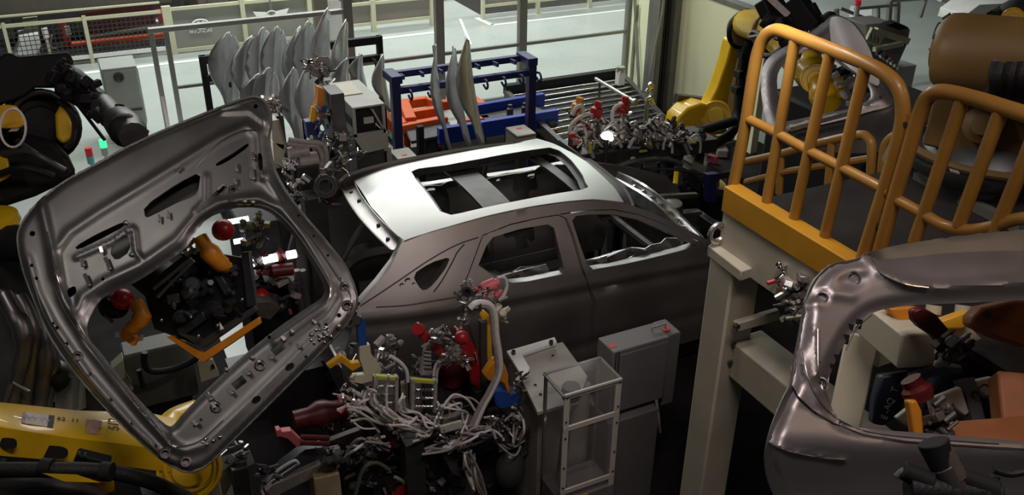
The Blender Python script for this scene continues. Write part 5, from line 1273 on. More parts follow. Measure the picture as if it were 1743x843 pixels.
# ------------------------------------------------------------------ clamps, guns and cabinets in front of the car
rg = random.Random(11)
def cp(t, nm, m_, pts_, r, k=5, n=8): return MB().tube(pts_, r, n, k).build(nm, m_, t)
def plate(t, nm, m_, pix, fn, th, bev=.004):
    P_ = [fn(*q) for q in pix]; n_ = (P_[1]-P_[0]).cross(P_[2]-P_[0]).normalized(); n_ = n_ if n_.dot(CPOS-P_[0]) > 0 else -n_
    return MB().prism(P_, -n_*th).build(nm, m_, t, bevel=bev)
def fixture(name, label, cat, at_, base=True):
    t = thing(name, label, cat, (at_.x, at_.y, .02)); return t
def stand(t, p, w_=.09, m_='dark_steel', y0=None):
    MB().box((p.x-w_/2, p.y-w_/2, .02), (p.x+w_/2, p.y+w_/2, p.z)).build('stand', m_, t, bevel=.006)
def gunbits(t, fn, cx, cy, rx, ry, n_, mats, s=(.018, .05), dr=.12, names=('cylinder', 'block', 'pin')):
    for k in range(n_):
        x, y = cx+rg.uniform(-rx, rx), cy+rg.uniform(-ry, ry); p = fn(x, y)-FWD*rg.uniform(0, dr); q = fn(x+rg.uniform(-16, 16), y+rg.uniform(-14, 14))-FWD*rg.uniform(0, dr)
        if (p-q).length < .03: q = p+Vector((.04, 0, .02))
        kind = rg.choice(names); w_ = rg.uniform(*s); m_ = rg.choice(mats)
        if kind == 'cylinder':
            a = (q-p).normalized(); L_ = (q-p).length
            MB().lathe(p, a, [(0, w_*.5), (L_*.15, w_*.7), (L_*.2, w_*.55), (L_*.75, w_*.55), (L_*.8, w_*.3), (L_, w_*.3)], 10).build(kind, m_, t)
        elif kind == 'block': MB().beam(p, q, w_, w_*.8).build(kind, m_, t, bevel=.003)
        else: MB().cyl(p, q, w_*.28, n=8).build(kind, m_, t)
def hoses(t, fn, paths, r, mats, jitter=4, n_=1, dr=.05):
    for pth in paths:
        for k in range(n_):
            P_ = [fn(x+rg.uniform(-jitter, jitter), y+rg.uniform(-jitter, jitter))-FWD*rg.uniform(0, dr) for x, y in pth]
            cp(t, 'hose', rg.choice(mats), P_, r*rg.uniform(.8, 1.15))
YF = 5.02
def F5(x, y): return PY(x, y, YF)
def F6(x, y): return PY(x, y, 5.25)
def F4(x, y): return PY(x, y, 4.75)
# 1 blue tab locator with cream plate and yellow hook
t = fixture('locator_clamp', 'cream clamp plate with blue tab and yellow hook beside the tailgate corner', 'clamp', F5(620, 640))
plate(t, 'blue_tab', 'clamp_blue', [(608, 545), (616, 540), (622, 548), (625, 588), (610, 590)], F5, .04)
MB().cyl(F5(608, 545)-FWD*.02, F5(608, 545)+FWD*.02, .03, n=12).build('bolt', 'dark_steel', t)
plate(t, 'clamp_plate', 'cream_clean', [(612, 590), (630, 587), (632, 604), (650, 628), (646, 645), (620, 655), (596, 650), (602, 640), (622, 638), (612, 612)], F5, .04)
plate(t, 'yellow_hook', 'clamp_yellow', [(557, 624), (581, 606), (590, 612), (598, 619), (612, 617), (615, 624), (600, 633), (586, 622), (580, 616), (562, 629)], F4, .04)
gunbits(t, F5, 588, 600, 16, 14, 7, ['machined', 'hose_grey', 'dark_steel'])
gunbits(t, F5, 600, 665, 18, 26, 16, ['machined', 'chrome', 'hose_grey', 'hose_clear'], (.012, .03))
stand(t, F5(628, 650))
# 2 valve banks
g = 'valve terminals on the fixture'
for (x0, y0, x1, y1, lb) in ((640, 640, 676, 700, 'valve terminal with lime label strip, left one of the pair'), (704, 646, 742, 702, 'valve terminal with lime label strip, right one of the pair')):
    c = F5((x0+x1)/2, y1); t = fixture('valve_terminal', lb, 'valve', c); t['group'] = g
    vb = plate(t, 'body', 'cabinet_grey', [(x0, y0+6), (x1, y0+8), (x1-2, y1), (x0+2, y1)], F5, .09)
    plate(t, 'label_strip', 'lime', [(x0, y0), (x1, y0+3), (x1, y0+9), (x0, y0+6)], F4, .03)
    for k in range(6):
        for j in range(3): MB().lathe(F4(x0+5+k*(x1-x0-8)/5.5, y0+18+j*14), -FWD, [(0, .012), (.02, .012), (.022, .006), (.04, .006)], 8).build('port', rg.choice(['machined', 'chrome', 'hose_dark']), vb)
    for sx in (x0, x1): plate(t, 'side_bracket', 'hose_grey', [(sx-3, y0+2), (sx+3, y0+2), (sx+2, y1+2), (sx-4, y1+2)], F4, .04)
    stand(t, F5((x0+x1)/2, y1), .1)
t = fixture('cream_base_plate', 'cream plate between the two valve terminals', 'plate', F5(690, 690))
plate(t, 'plate', 'cream_clean', [(672, 655), (704, 650), (702, 690), (716, 705), (680, 712), (668, 690)], F6, .04); stand(t, F6(690, 700))
# rising clamps left of centre
t = fixture('riser_clamp', 'grey toggle clamp standing between blue tab and red arms', 'clamp', F6(666, 640))
gunbits(t, F6, 655, 605, 24, 24, 20, ['hose_grey', 'dark_steel', 'machined'], (.02, .05))
plate(t, 'riser', 'hose_grey', [(660, 575), (670, 574), (676, 640), (664, 642)], F6, .05); cp(t, 'hose', 'hose_clear', [F5(664, 606), F5(682, 618), F5(692, 632), F5(694, 650)], .014); stand(t, F6(668, 640))
t = fixture('riser_clamp', 'slim ribbed grey clamp riser just left of the red arms', 'clamp', F5(724, 640))
plate(t, 'riser', 'hose_grey', [(726, 588), (733, 580), (735, 630), (740, 640), (716, 640), (720, 625)], F5, .05)
for k in range(5): MB().beam(F4(722, 600+k*7), F4(734, 601+k*7), .012).build('rib', 'dark_steel', t)
stand(t, F5(728, 640))
t = fixture('sensor_tree', 'small chrome sensors and cables crowding behind the lime label strips', 'sensor', F6(700, 630))
gunbits(t, F6, 700, 622, 40, 14, 26, ['machined', 'chrome', 'hose_grey', 'dark_steel'], (.010, .028), .15); gunbits(t, F5, 770, 575, 16, 18, 16, ['machined', 'hose_grey', 'dark_steel', 'chrome'], (.010, .03), .15); stand(t, F6(700, 640), .06)
# 3 red arms
t = fixture('red_clamp', 'red swing clamp arm, left one, pointing up left at car side', 'clamp', F6(750, 620))
plate(t, 'swing_arm', 'clamp_red', [(709, 560), (716, 553), (726, 566), (744, 580), (760, 604), (754, 612), (738, 600), (730, 590), (712, 574)], F5, .06, .01)
MB().cyl(F5(712, 560)-FWD*.04, F5(714, 562)+FWD*.04, .04, n=14).build('pivot', 'clamp_red', t)
gunbits(t, F5, 742, 572, 14, 12, 10, ['hose_grey', 'machined', 'dark_steel']); stand(t, F6(748, 620))
t = fixture('red_clamp', 'red swing clamp arm, right larger one, sloping down beside yellow arm', 'clamp', F5(815, 665))
plate(t, 'swing_arm', 'clamp_red', [(778, 564), (790, 560), (802, 580), (815, 602), (822, 630), (828, 656), (820, 668), (802, 652), (796, 620), (782, 592)], F5, .08, .012)
MB().sphere(F4(786, 575), .05, 14).build('pivot', 'clamp_red', t)
MB().cyl(F4(808, 600), F4(812, 620), .008, n=6).build('pin', 'chrome', t)
gunbits(t, F5, 770, 600, 12, 16, 10, ['machined', 'hose_grey']); stand(t, F5(815, 660))
# motor-like dark gun between
t = fixture('clamp_cylinder', 'dark red pneumatic cylinder under coiled grey hoses', 'cylinder', F6(770, 660))
MB().lathe(F6(766, 650), (F6(776, 600)-F6(766, 650)), [(0, .10), (.05, .12), (.2, .12), (.25, .09), (.3, .04)], 18).build('barrel', 'clamp_dark_red', t)
hoses(t, F5, [[(738, 640), (744, 618), (762, 608), (786, 612), (800, 628)], [(742, 650), (746, 624), (768, 612), (790, 622)]], .012, ['hose_clear', 'hose_grey'], 3, 3); stand(t, F6(768, 655), .12)
gunbits(t, F5, 778, 610, 20, 8, 12, ['machined', 'hose_grey', 'chrome'], (.012, .03))
# 4 yellow arm with orange knuckle and blue block
t = fixture('yellow_clamp', 'yellow vertical clamp arm with orange knuckle and blue base block', 'clamp', F5(865, 690))
plate(t, 'long_arm', 'clamp_yellow', [(820, 540), (826, 531), (834, 538), (836, 552), (838, 600), (842, 618), (832, 624), (828, 604), (824, 570)], F5, .05, .008)
plate(t, 'knuckle', 'clamp_orange', [(834, 624), (842, 614), (850, 612), (860, 622), (866, 640), (866, 652), (872, 668), (864, 672), (858, 654), (846, 648), (832, 650), (824, 640)], F4, .06, .01)
plate(t, 'base_block', 'clamp_blue', [(842, 672), (846, 664), (862, 666), (868, 674), (884, 672), (888, 680), (884, 692), (852, 698), (844, 690)], F4, .12, .012)
gunbits(t, F4, 884, 655, 8, 22, 10, ['cream_clean', 'machined', 'dark_steel'], (.012, .03)); stand(t, F5(865, 695), .12)
cp(t, 'dress_hose', 'hose_clear', [F4(800, 525), F4(812, 516), F4(832, 518), F4(842, 534), F4(845, 570), F4(850, 606), F4(850, 635), F4(836, 668), F4(822, 694), F4(806, 732), F4(792, 760)], .022, 6, 10)
cp(t, 'dress_hose', 'hose_grey', [F4(804, 528), F4(815, 521), F4(830, 523), F4(837, 538), F4(840, 574), F4(845, 606), F4(845, 636), F4(831, 668), F4(817, 692), F4(800, 728), F4(786, 754)], .018, 6, 8)
plate(t, 'tag', 'white_paint', [(838, 662), (843, 660), (841, 668), (834, 674)], F4, .004)
# 5 gun head at the belt line of the car
t = fixture('spot_gun', 'chrome and pink clamp head reaching the rear door edge of the car', 'tool', F5(830, 520))
MB().lathe(F5(820, 492), F5(848, 480)-F5(820, 492), [(0, .03), (.02, .045), (.10, .045), (.105, .03), (.13, .03)], 16).build('cylinder', 'clamp_pink', t)
cp(t, 'hose', 'hose_clear', [F5(846, 473), F5(858, 472), F5(863, 486), F5(858, 502), F5(850, 512)], .012)
gunbits(t, F5, 800, 506, 12, 20, 22, ['chrome', 'machined', 'hose_grey', 'dark_steel'], (.016, .045)); gunbits(t, F5, 835, 500, 22, 10, 14, ['machined', 'chrome', 'clamp_pink', 'hose_grey'], (.014, .035))
gunbits(t, F5, 848, 532, 8, 8, 6, ['machined', 'cream_clean']); gunbits(t, F5, 790, 540, 8, 6, 4, ['chrome', 'machined'])
for x, y in ((796, 497), (811, 521)): MB().lathe(F4(x, y), -FWD, [(0, .035), (.02, .035), (.022, .018), (.0, .016), (.0, 0)], 14).build('sensor', 'black_paint', t)
stand(t, F5(822, 545), .05, 'hose_dark')
# 6 hose fans (each fan belongs to the manifold under it)
t = fixture('hose_manifold', 'fan of pale air hoses gathered at a chrome manifold below valve terminals', 'hoses', F4(715, 740))
W = ['hose_clear', 'hose_clear', 'hose_grey', 'hose_clear']
hoses(t, F4, [[(652, 690), (660, 705), (690, 720), (712, 735), (735, 738)], [(596, 690), (620, 690), (650, 712), (690, 722), (716, 732)], [(630, 660), (640, 685), (660, 700), (700, 718), (722, 728)], [(690, 668), (690, 690), (712, 706), (738, 716), (744, 728)]], .0085, W, 7, 4, .16)
hoses(t, F4, [[(744, 690), (760, 684), (780, 690), (790, 706), (790, 730)], [(752, 700), (744, 716), (736, 734), (714, 745)], [(600, 706), (612, 690), (632, 668), (640, 660)], [(606, 700), (604, 690), (612, 682)]], .0088, W, 7, 3, .16)
hoses(t, F4, [[(660, 640), (656, 668), (672, 700), (700, 716)], [(720, 700), (742, 712), (760, 700), (764, 684), (780, 676)], [(810, 690), (796, 676), (776, 672), (760, 684)], [(830, 700), (850, 712), (868, 730)], [(640, 730), (620, 716), (604, 718)]], .0075, W, 7, 2, .16)
gunbits(t, F4, 700, 726, 34, 12, 26, ['chrome', 'machined', 'hose_clear', 'chrome'], (.010, .028))
gunbits(t, F4, 590, 680, 14, 22, 16, ['machined', 'chrome', 'clamp_pink', 'hose_clear'], (.012, .03)); stand(t, F4(700, 745), .14)
plate(t, 'cover_plate', 'cabinet_grey', [(756, 715), (790, 704), (812, 716), (780, 735), (746, 740)], F4, .05); plate(t, 'white_cover', 'sticker_white', [(749, 730), (786, 719), (788, 728), (751, 740)], PYF, .02) if False else None
plate(t, 'white_cover', 'sticker_white', [(749, 727), (786, 717), (788, 729), (751, 739)], lambda x, y: PY(x, y, 4.66), .02)
# 7 cross beam and lower deck of the fixture
t = fixture('fixture_frame', 'brown grey steel fixture frame under the hoses', 'frame', F5(730, 800))
for pix, fn in (([(600, 700), (622, 696), (632, 722), (660, 726), (662, 740), (618, 738)], F5), ([(655, 745), (720, 745), (735, 765), (700, 780), (670, 776)], F5), ([(745, 760), (770, 758), (785, 812), (770, 808)], F4), ([(560, 752), (620, 730), (660, 742), (655, 760), (600, 760)], F5)):
    plate(t, 'bracket', 'dark_tan', pix, fn, .05)
MB().beam(F5(640, 770), F5(900, 700), .16, .14).build('cross_beam', 'dark_steel', t, bevel=.01)
for x in (660, 740, 830, 890): p = F5(x, 770-(x-640)*.26); MB().box((p.x-.06, p.y-.06, .02), (p.x+.06, p.y+.06, p.z)).build('stand', 'dark_steel', t, bevel=.006)
plate(t, 'lilac_gusset', 'lilac_grey', [(755, 800), (790, 770), (815, 843), (770, 870)], F5, .04)
hoses(t, F4, [[(730, 760), (770, 750), (800, 735), (830, 728), (850, 740)], [(790, 765), (800, 745), (830, 740), (870, 762), (890, 750)], [(800, 790), (795, 760), (810, 742), (840, 745)], [(812, 830), (800, 790), (796, 756)], [(830, 860), (812, 800), (800, 770)], [(620, 752), (640, 742), (662, 750)], [(596, 780), (606, 752), (630, 746), (660, 760)], [(760, 760), (790, 745), (826, 736)], [(866, 706), (880, 700), (884, 720), (876, 750)], [(884, 720), (888, 700), (880, 690)]], .010, ['hose_grey', 'hose_grey', 'hose_dark', 'hose_clear'], 9, 4, .2)
gunbits(t, F4, 845, 735, 18, 24, 18, ['machined', 'hose_grey', 'hose_dark', 'chrome'], (.014, .045)); gunbits(t, F5, 700, 810, 40, 26, 34, ['hose_dark', 'machined', 'dark_steel', 'hose_grey', 'clamp_dark_red'], (.016, .05)); gunbits(t, F5, 620, 790, 24, 34, 30, ['hose_dark', 'machined', 'hose_green', 'dark_steel', 'hose_grey'], (.016, .05))
gunbits(t, F5, 780, 790, 60, 40, 40, ['hose_dark', 'dark_steel', 'hose_grey', 'hose_dark'], (.02, .06))
gunbits(t, F5, 870, 790, 16, 30, 16, ['dark_steel', 'hose_dark', 'machined'], (.014, .05))
MB().cyl(F4(840, 715), F4(862, 752), .03, n=14).build('pipe', 'machined', t)
plate(t, 'angle', 'sticker_white', [(848, 756), (851, 756), (853, 767), (868, 763), (868, 766), (850, 771)], F4, .02)
plate(t, 'red_block', 'clamp_red', [(690, 820), (722, 812), (726, 830), (700, 850), (672, 850)], F4, .05); plate(t, 'red_strap', 'clamp_dark_red', [(660, 735), (672, 733), (676, 760), (664, 760)], F4, .03)
cp(t, 'hose', 'hose_green', [F4(605, 843), F4(618, 800), F4(640, 788), F4(662, 800)], .014); cp(t, 'hose', 'hose_grey', [F4(672, 812), F4(686, 820), F4(700, 835)], .013)
gunbits(t, F4, 760, 735, 60, 16, 30, ['machined', 'chrome', 'hose_grey', 'hose_dark'], (.008, .022), .15)
gunbits(t, F4, 850, 720, 26, 18, 24, ['machined', 'chrome', 'hose_grey'], (.008, .022), .15)
gunbits(t, F5, 640, 770, 50, 24, 36, ['chrome', 'machined', 'hose_dark', 'copper', 'dark_tan'], (.008, .026), .2)
MB().sphere(F4(868, 800), .12, 16, (1, .8, 1.5)).build('accumulator', 'turret_steel', t)
# perforated manifold plate
mbp = plate(t, 'port_plate', 'dark_tan', [(880, 740), (906, 726), (912, 762), (886, 782)], F4, .03)
for i in range(4):
    for j in range(4): MB().cyl(F4(885+i*6, 745+j*8-i*3)-FWD*.012, F4(885+i*6, 745+j*8-i*3), .008, n=8).build('port', 'black_paint', mbp)
# 8 trough with pink arm at left
t = fixture('gripper_rail', 'pale grey rail with dark slide body and pink arm, bottom left of centre', 'rail', PY(520, 800, 4.6))
Rr = lambda x, y: PY(x, y, 4.6)
plate(t, 'rail_side', 'sticker_grey', [(452, 838), (462, 828), (520, 802), (545, 790), (578, 786), (579, 796), (550, 806), (480, 840), (470, 850)], Rr, .05)
plate(t, 'slide_body', 'slate', [(455, 826), (480, 796), (520, 766), (550, 762), (568, 776), (545, 788), (500, 812), (462, 832)], lambda x, y: PY(x, y, 4.68), .08)
plate(t, 'pink_arm', 'clamp_pink', [(470, 734), (477, 732), (480, 736), (496, 734), (520, 758), (505, 762), (490, 748), (478, 744), (471, 744)], Rr, .05)
for y in (748, 758): MB().cyl(Rr(512, y-4), Rr(560, y-2), .016, n=8).build('rod', 'clamp_dark_red', t)
cp(t, 'hose', 'hose_clear', [Rr(448, 843), Rr(446, 830), Rr(470, 804), Rr(500, 785), Rr(508, 790)], .010); MB().cyl(Rr(462, 822), Rr(508, 792), .012, n=8).build('rod', 'chrome', t)
gunbits(t, Rr, 455, 800, 14, 14, 12, ['hose_dark', 'dark_steel', 'lilac_grey'], (.012, .03)); gunbits(t, Rr, 570, 776, 14, 14, 12, ['hose_dark', 'dark_tan', 'dark_steel'])
for x, y in ((560, 766), (556, 772)): MB().cyl(Rr(x, y), Rr(x+16, y-4), .02, n=10).build('spring', 'dark_steel', t)
stand(t, PY(545, 806, 4.68), .12)
p = PY(540, 812, 4.55); t = thing('wooden_block', 'tan block under the pale rail at the bottom edge', 'block', (p.x, p.y, .02))
MB().prism([PY(x, y, 4.55) for x, y in [(534, 816), (578, 806), (586, 870), (540, 880)]], (0, .15, 0)).build('casing', 'wood_tan', t, bevel=.01)
a, b = PY(538, 870, 4.6), PY(580, 870, 4.6); MB().box((a.x, 4.57, .02), (b.x, 4.7, a.z+.02)).build('foot', 'dark_steel', t)
# dark red machine between, behind rail
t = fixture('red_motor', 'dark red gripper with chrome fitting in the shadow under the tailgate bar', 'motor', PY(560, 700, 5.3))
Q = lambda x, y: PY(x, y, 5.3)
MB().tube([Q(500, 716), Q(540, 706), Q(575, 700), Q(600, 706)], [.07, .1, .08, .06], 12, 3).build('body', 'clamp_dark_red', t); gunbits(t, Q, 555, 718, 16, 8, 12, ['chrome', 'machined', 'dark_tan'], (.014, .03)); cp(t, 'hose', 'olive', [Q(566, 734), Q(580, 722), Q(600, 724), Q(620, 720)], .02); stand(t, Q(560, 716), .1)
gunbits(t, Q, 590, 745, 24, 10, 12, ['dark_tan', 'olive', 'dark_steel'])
# 9 transformer cabinet top with white bracket
t = thing('weld_controller', 'worn beige cabinet with white corner bracket on top, left of clear box', 'cabinet', (PY(930, 640, 4.9).x, 4.9, .02))
zc9 = 1.28
q = [PZ(x, y, zc9) for x, y in [(868, 604), (958, 582), (1000, 640), (985, 683), (915, 702), (895, 660)]]
MB().prism([v-Vector((0, 0, .03)) for v in q], (0, 0, .03)).build('top_plate', 'cabinet_cream', t, bevel=.004)
q = [PZ(x, y, zc9+.03) for x, y in [(862, 603), (944, 579), (948, 588), (888, 608), (902, 632), (898, 643), (888, 645)]]
cb = MB().prism(q, (0, 0, .03)).build('corner_bracket', 'white_paint', t, bevel=.004)
for x, y in ((874, 603), (938, 586)): MB().lathe(PZ(x, y, zc9+.06), (0, 0, 1), [(0, .016), (.03, .016), (.032, .01), (.01, .009), (.01, 0)], 12).build('bolt', 'dark_steel', cb)
for x, y in ((941, 606), (911, 656), (920, 672)): MB().cyl(PZ(x, y, zc9), PZ(x, y, zc9+.004), .012, n=8).build('hole_plug', 'ink', t)
a, b = PZ(893, 690, zc9), PZ(958, 586, zc9); MB().box((2.52, 4.62, .02), (2.95, 5.1, zc9-.03)).build('casing', 'cabinet_cream', t, bevel=.008)
# 10 clear enclosure
zt = 1.6
c0, c1, c2, c3 = [PZ(x, y, zt) for x, y in [(959, 674), (1057, 646), (1023, 606), (928, 634)]]
xw = ((c1.x-c0.x)+(c2.x-c3.x))/2; x0, y0 = (c0.x+c3.x)/2, (c0.y+c1.y)/2; yd = (c2.y+c3.y)/2-y0
t = thing('clear_enclosure', 'tall clear plastic guard box with pale aluminium edge frame', 'enclosure', (x0+xw/2, y0+yd/2, .02))
x1, y1 = x0+xw, y0+yd; b_ = .042
for x in (x0, x1-b_): MB().box((x, y0-.005, .05), (x+b_, y0+.01, zt)).build('front_edge', 'frame_pale', t, bevel=.003)
zmid = PY(990, 745, y0).z
for z in (zt-.035, PY(1005, 722, y0).z, PY(1000, 824, y0).z-.02): MB().box((x0, y0-.006, z), (x1, y0+.008, z+.042)).build('front_rail', 'frame_pale', t, bevel=.003)
for x in (x0, x1-.02): MB().box((x, y1-.02, .05), (x+.02, y1, zt)).build('rear_edge', 'cabinet_grey', t)
for z in (zt-.012,):
    for a, b in (((x0, y0), (x0, y1)), ((x1, y0), (x1, y1)), ((x0, y1), (x1, y1)), ((x0, y0), (x1, y0))): MB().beam((*a, z), (*b, z), .02, .012).build('top_edge', 'cabinet_grey', t)
MB().box((x0, y0, .05), (x0+.005, y1, zt)).build('side_pane', 'clear_plastic', t); MB().box((x1-.005, y0, .05), (x1, y1, zt)).build('side_pane', 'clear_plastic', t)
MB().box((x0+.01, y0, zt-.006), (x1-.01, y1, zt)).build('top_pane', 'clear_plastic', t); MB().box((x0+.01, y0+.001, .05), (x1-.01, y0+.005, zt)).build('front_pane', 'clear_plastic', t)
MB().box((x0, y0-.01, .02), (x1, y1, PY(1000, 838, y0).z)).build('base', 'cabinet_grey', t, bevel=.005)
for x in (x0+.018, x1-.018):
    for z in (zt-.018, 1.38, 1.24, .98, .8): MB().cyl((x, y0-.004, z), (x, y0-.012, z), .007, n=8).build('screw', 'dark_steel', t)
MB().beam((x0+.1, y1-.06, .4), (x0+.16, y1-.06, 1.45), .04, .02).build('inner_rail', 'alu', t); MB().lathe((x0+.12, y0+.12, 1.46), (0, 0, 1), [(0, .06), (.05, .07), (.1, .06)], 16).build('sensor', 'hose_dark', t)
cp(t, 'hose', 'hose_green', [Vector((x0+.1, y0+.1, 1.4)), Vector((x0+.12, y0+.14, 1.1)), Vector((x0+.08, y0+.1, .8)), Vector((x0+.14, y0+.1, .5))], .02)
# tinted yellow tag at base
MB().box((x0+.12, y0-.014, PY(1000, 838, y0).z-.03), (x0+.22, y0-.01, PY(1000, 838, y0).z)).build('warning_tag', 'clamp_yellow', t)
# 11 grey cabinet
zt = 1.55
c0, c1, c2, c3 = [PZ(x, y, zt) for x, y in [(1043, 600), (1165, 568), (1140, 546), (1019, 576)]]
x0, x1, y0, y1 = c0.x, c1.x, (c0.y+c1.y)/2, (c2.y+c3.y)/2+.02
t = thing('control_cabinet', 'plain grey control cabinet with two small red marks, behind the clear box', 'cabinet', ((x0+x1)/2, y0, .02))
zb_ = PY(1060, 700, y0).z
MB().box((x0, y0, zb_), (x1-.12, y1, zt)).build('casing', 'cabinet_grey', t, bevel=.008); MB().box((x1-.115, y0+.03, zb_-.1), (x1, y1+.02, zt-.01)).build('side_casing', 'cabinet_grey', t, bevel=.008)
cd = MB().box((x0+.06, y0-.012, zb_+.02), (x1-.14, y0, zt-.03)).build('door', 'cabinet_door', t, bevel=.004)
for x in (x0+.02, x0+.045): MB().box((x, y0-.006, zb_), (x+.006, y0, zt)).build('seam', 'dark_steel', cd)
for px, py in ((1043, 589), (1134, 561)):
    p = PZ(px, py, zt); MB().box((p.x-.03, p.y-.02, zt), (p.x+.03, p.y+.02, zt+.002)).build('mark', 'red_paint', t)
MB().box((x0+.05, y0+.05, .55), (x1-.1, y1+.1, zb_)).build('stand', 'dark_steel', t, bevel=.01); MB().box((x0-.02, y0-.05, .02), (x1-.18, y1+.1, .95)).build('lower_cabinet', 'cabinet_grey', t, bevel=.01)
cp(t, 'cable', 'hose_grey', [Vector((x1-.2, y0-.02, zb_+.02)), Vector((x1-.18, y0-.05, zb_-.15)), Vector((x1-.14, y0-.03, zb_-.3))], .012)
MB().tube([Vector((x1-.2, y0+.12, zt+.0)), Vector((x1-.2, y0+.12, zt+.03)), Vector((x1-.08, y0+.12, zt+.03)), Vector((x1-.08, y0+.12, zt))], .006, 6).build('handle', 'machined', t)
# ------------------------------------------------------------------ machines behind the car, right of centre
YBK = 8.25
def B8(x, y): return PY(x, y, YBK)
def Bn(x, y): return PY(x, y, YBK-.25)
def hooks(px, py, lb, col, loop, m2='clamp_red'):
    t = fixture('spot_gun', lb, 'tool', B8(px, py+40)); 
    MB().lathe(B8(px, py+6), B8(px+4, py-10)-B8(px, py+6), [(0, .05), (.03, .07), (.12, .07), (.14, .04), (.2, .04)], 14).build('cylinder', col, t)
    gunbits(t, B8, px, py+18, 12, 20, 16, ['machined', 'hose_grey', 'chrome', 'dark_steel', m2], (.02, .06)); cp(t, 'hose', 'hose_clear', [Bn(*q) for q in loop], .022); stand(t, B8(px, py+30), .12); return t
hooks(980, 190, 'orange gripper finger over the rollers behind the car', 'clamp_orange', [(974, 196), (980, 184), (990, 180), (994, 192)])
hooks(1012, 196, 'red capped gun with pale looping hose, near the white glow', 'clamp_red', [(1004, 193), (986, 200), (971, 216), (974, 234), (986, 240)])
hooks(1058, 188, 'red capped gun with arched hose, right of the looping one', 'clamp_red', [(1056, 178), (1046, 184), (1042, 200), (1048, 214)])
t = fixture('gun_carousel', 'dense row of dark spot guns with grey hoses behind the sunroof', 'tool', B8(1080, 250))
MB().beam(B8(968, 262), B8(1200, 236), .5, .16).build('base_beam', 'dark_steel', t, bevel=.01)
for x in (985, 1060, 1140, 1190): p = B8(x, 262-(x-968)*.11); MB().box((p.x-.06, p.y-.06, .02), (p.x+.06, p.y+.06, p.z)).build('stand', 'dark_steel', t)
for x, y, r in ((1033, 262, .17), (1062, 262, .12), (1138, 252, .19)): MB().lathe(B8(x, y+16), (0, 0, 1), [(0, r*.9), (.1, r), (.32, r*.95), (.36, r*.6), (.4, r*.2)], 20).build('drum', 'hose_dark', t)
gunbits(t, B8, 1010, 235, 34, 22, 38, ['machined', 'hose_grey', 'chrome', 'dark_steel', 'hose_clear', 'cream_clean'], (.02, .06), .3)
gunbits(t, B8, 1090, 235, 50, 22, 46, ['machined', 'hose_grey', 'chrome', 'dark_steel', 'hose_dark'], (.02, .06), .3)
gunbits(t, Bn, 1020, 228, 44, 22, 40, ['machined', 'hose_grey', 'hose_clear', 'hose_dark', 'cream_clean'], (.014, .04), .3)
gunbits(t, Bn, 1110, 230, 60, 18, 50, ['machined', 'hose_grey', 'hose_clear', 'hose_dark', 'dark_steel'], (.014, .04), .3)
for k in range(16):
    x, y = rg.uniform(975, 1180), rg.uniform(215, 245); cp(t, 'hose', rg.choice(['hose_clear', 'hose_grey', 'hose_dark']), [Bn(x, y+14), Bn(x+rg.uniform(-6, 4), y), Bn(x+rg.uniform(2, 12), y-rg.uniform(6, 16)), Bn(x+rg.uniform(10, 22), y+rg.uniform(-6, 8)), Bn(x+rg.uniform(14, 26), y+20)], .016)
gunbits(t, B8, 1160, 240, 34, 18, 26, ['machined', 'hose_grey', 'dark_steel', 'hose_dark'], (.02, .07), .3)
for pth in ([(1105, 205), (1118, 208), (1132, 216), (1136, 234)], [(1088, 240), (1084, 228), (1092, 216), (1104, 222), (1106, 232)], [(1044, 214), (1056, 206), (1062, 216), (1058, 232)], [(1024, 228), (1032, 236), (1050, 236), (1058, 250)], [(1070, 252), (1080, 236), (1096, 236)], [(1150, 232), (1164, 244), (1172, 262)], [(1118, 200), (1128, 196), (1126, 210)], [(990, 236), (1000, 250), (1010, 268)]): cp(t, 'hose', rg.choice(['hose_clear', 'hose_grey', 'hose_clear']), [Bn(*q) for q in pth], .022)
for x, y, w_, h_, m_ in ((1005, 252, 5, 20, 'lime'), (1096, 258, 14, 5, 'lime'), (1108, 248, 5, 12, 'lime'), (1067, 215, 8, 12, 'cream_clean'), (1078, 270, 8, 5, 'cream_clean'), (1180, 244, 12, 5, 'lime'), (975, 232, 12, 8, 'red_paint'), (982, 244, 12, 8, 'clamp_pink')): plate(t, 'tab', m_, [(x-w_/2, y+h_/2), (x+w_/2, y+h_/2-2), (x+w_/2-1, y-h_/2), (x-w_/2+1, y-h_/2+1)], lambda a, b: PY(a, b, YBK-.35), .02)
t = fixture('glare_lamp', 'small glaring white work lamp among guns behind the sunroof', 'lamp', B8(1030, 240))
MB().sphere(PY(1033, 231, YBK-.4), .055, 12, (1.3, 1, .8)).sphere(PY(1040, 236, YBK-.4), .03, 10).build('bulb', 'tube_white', t); stand(t, PY(1033, 236, YBK-.4), .03)
# pipe mast near the column
t = fixture('pipe_mast', 'thin bent steel pipe mast standing by the corner column foot', 'pipe', PY(1100, 215, 9.6))
P9 = lambda x, y: PY(x, y, 9.6); cp(t, 'pipe', 'alu', [P9(1098, 220), P9(1100, 190), P9(1102, 172), P9(1110, 160), P9(1111, 148), P9(1106, 142)], .028); gunbits(t, P9, 1106, 158, 5, 12, 6, ['chrome', 'machined'], (.03, .05)); p = P9(1098, 220); MB().cyl((p.x, p.y, .02), p, .03, n=8).build('stand', 'dark_steel', t)
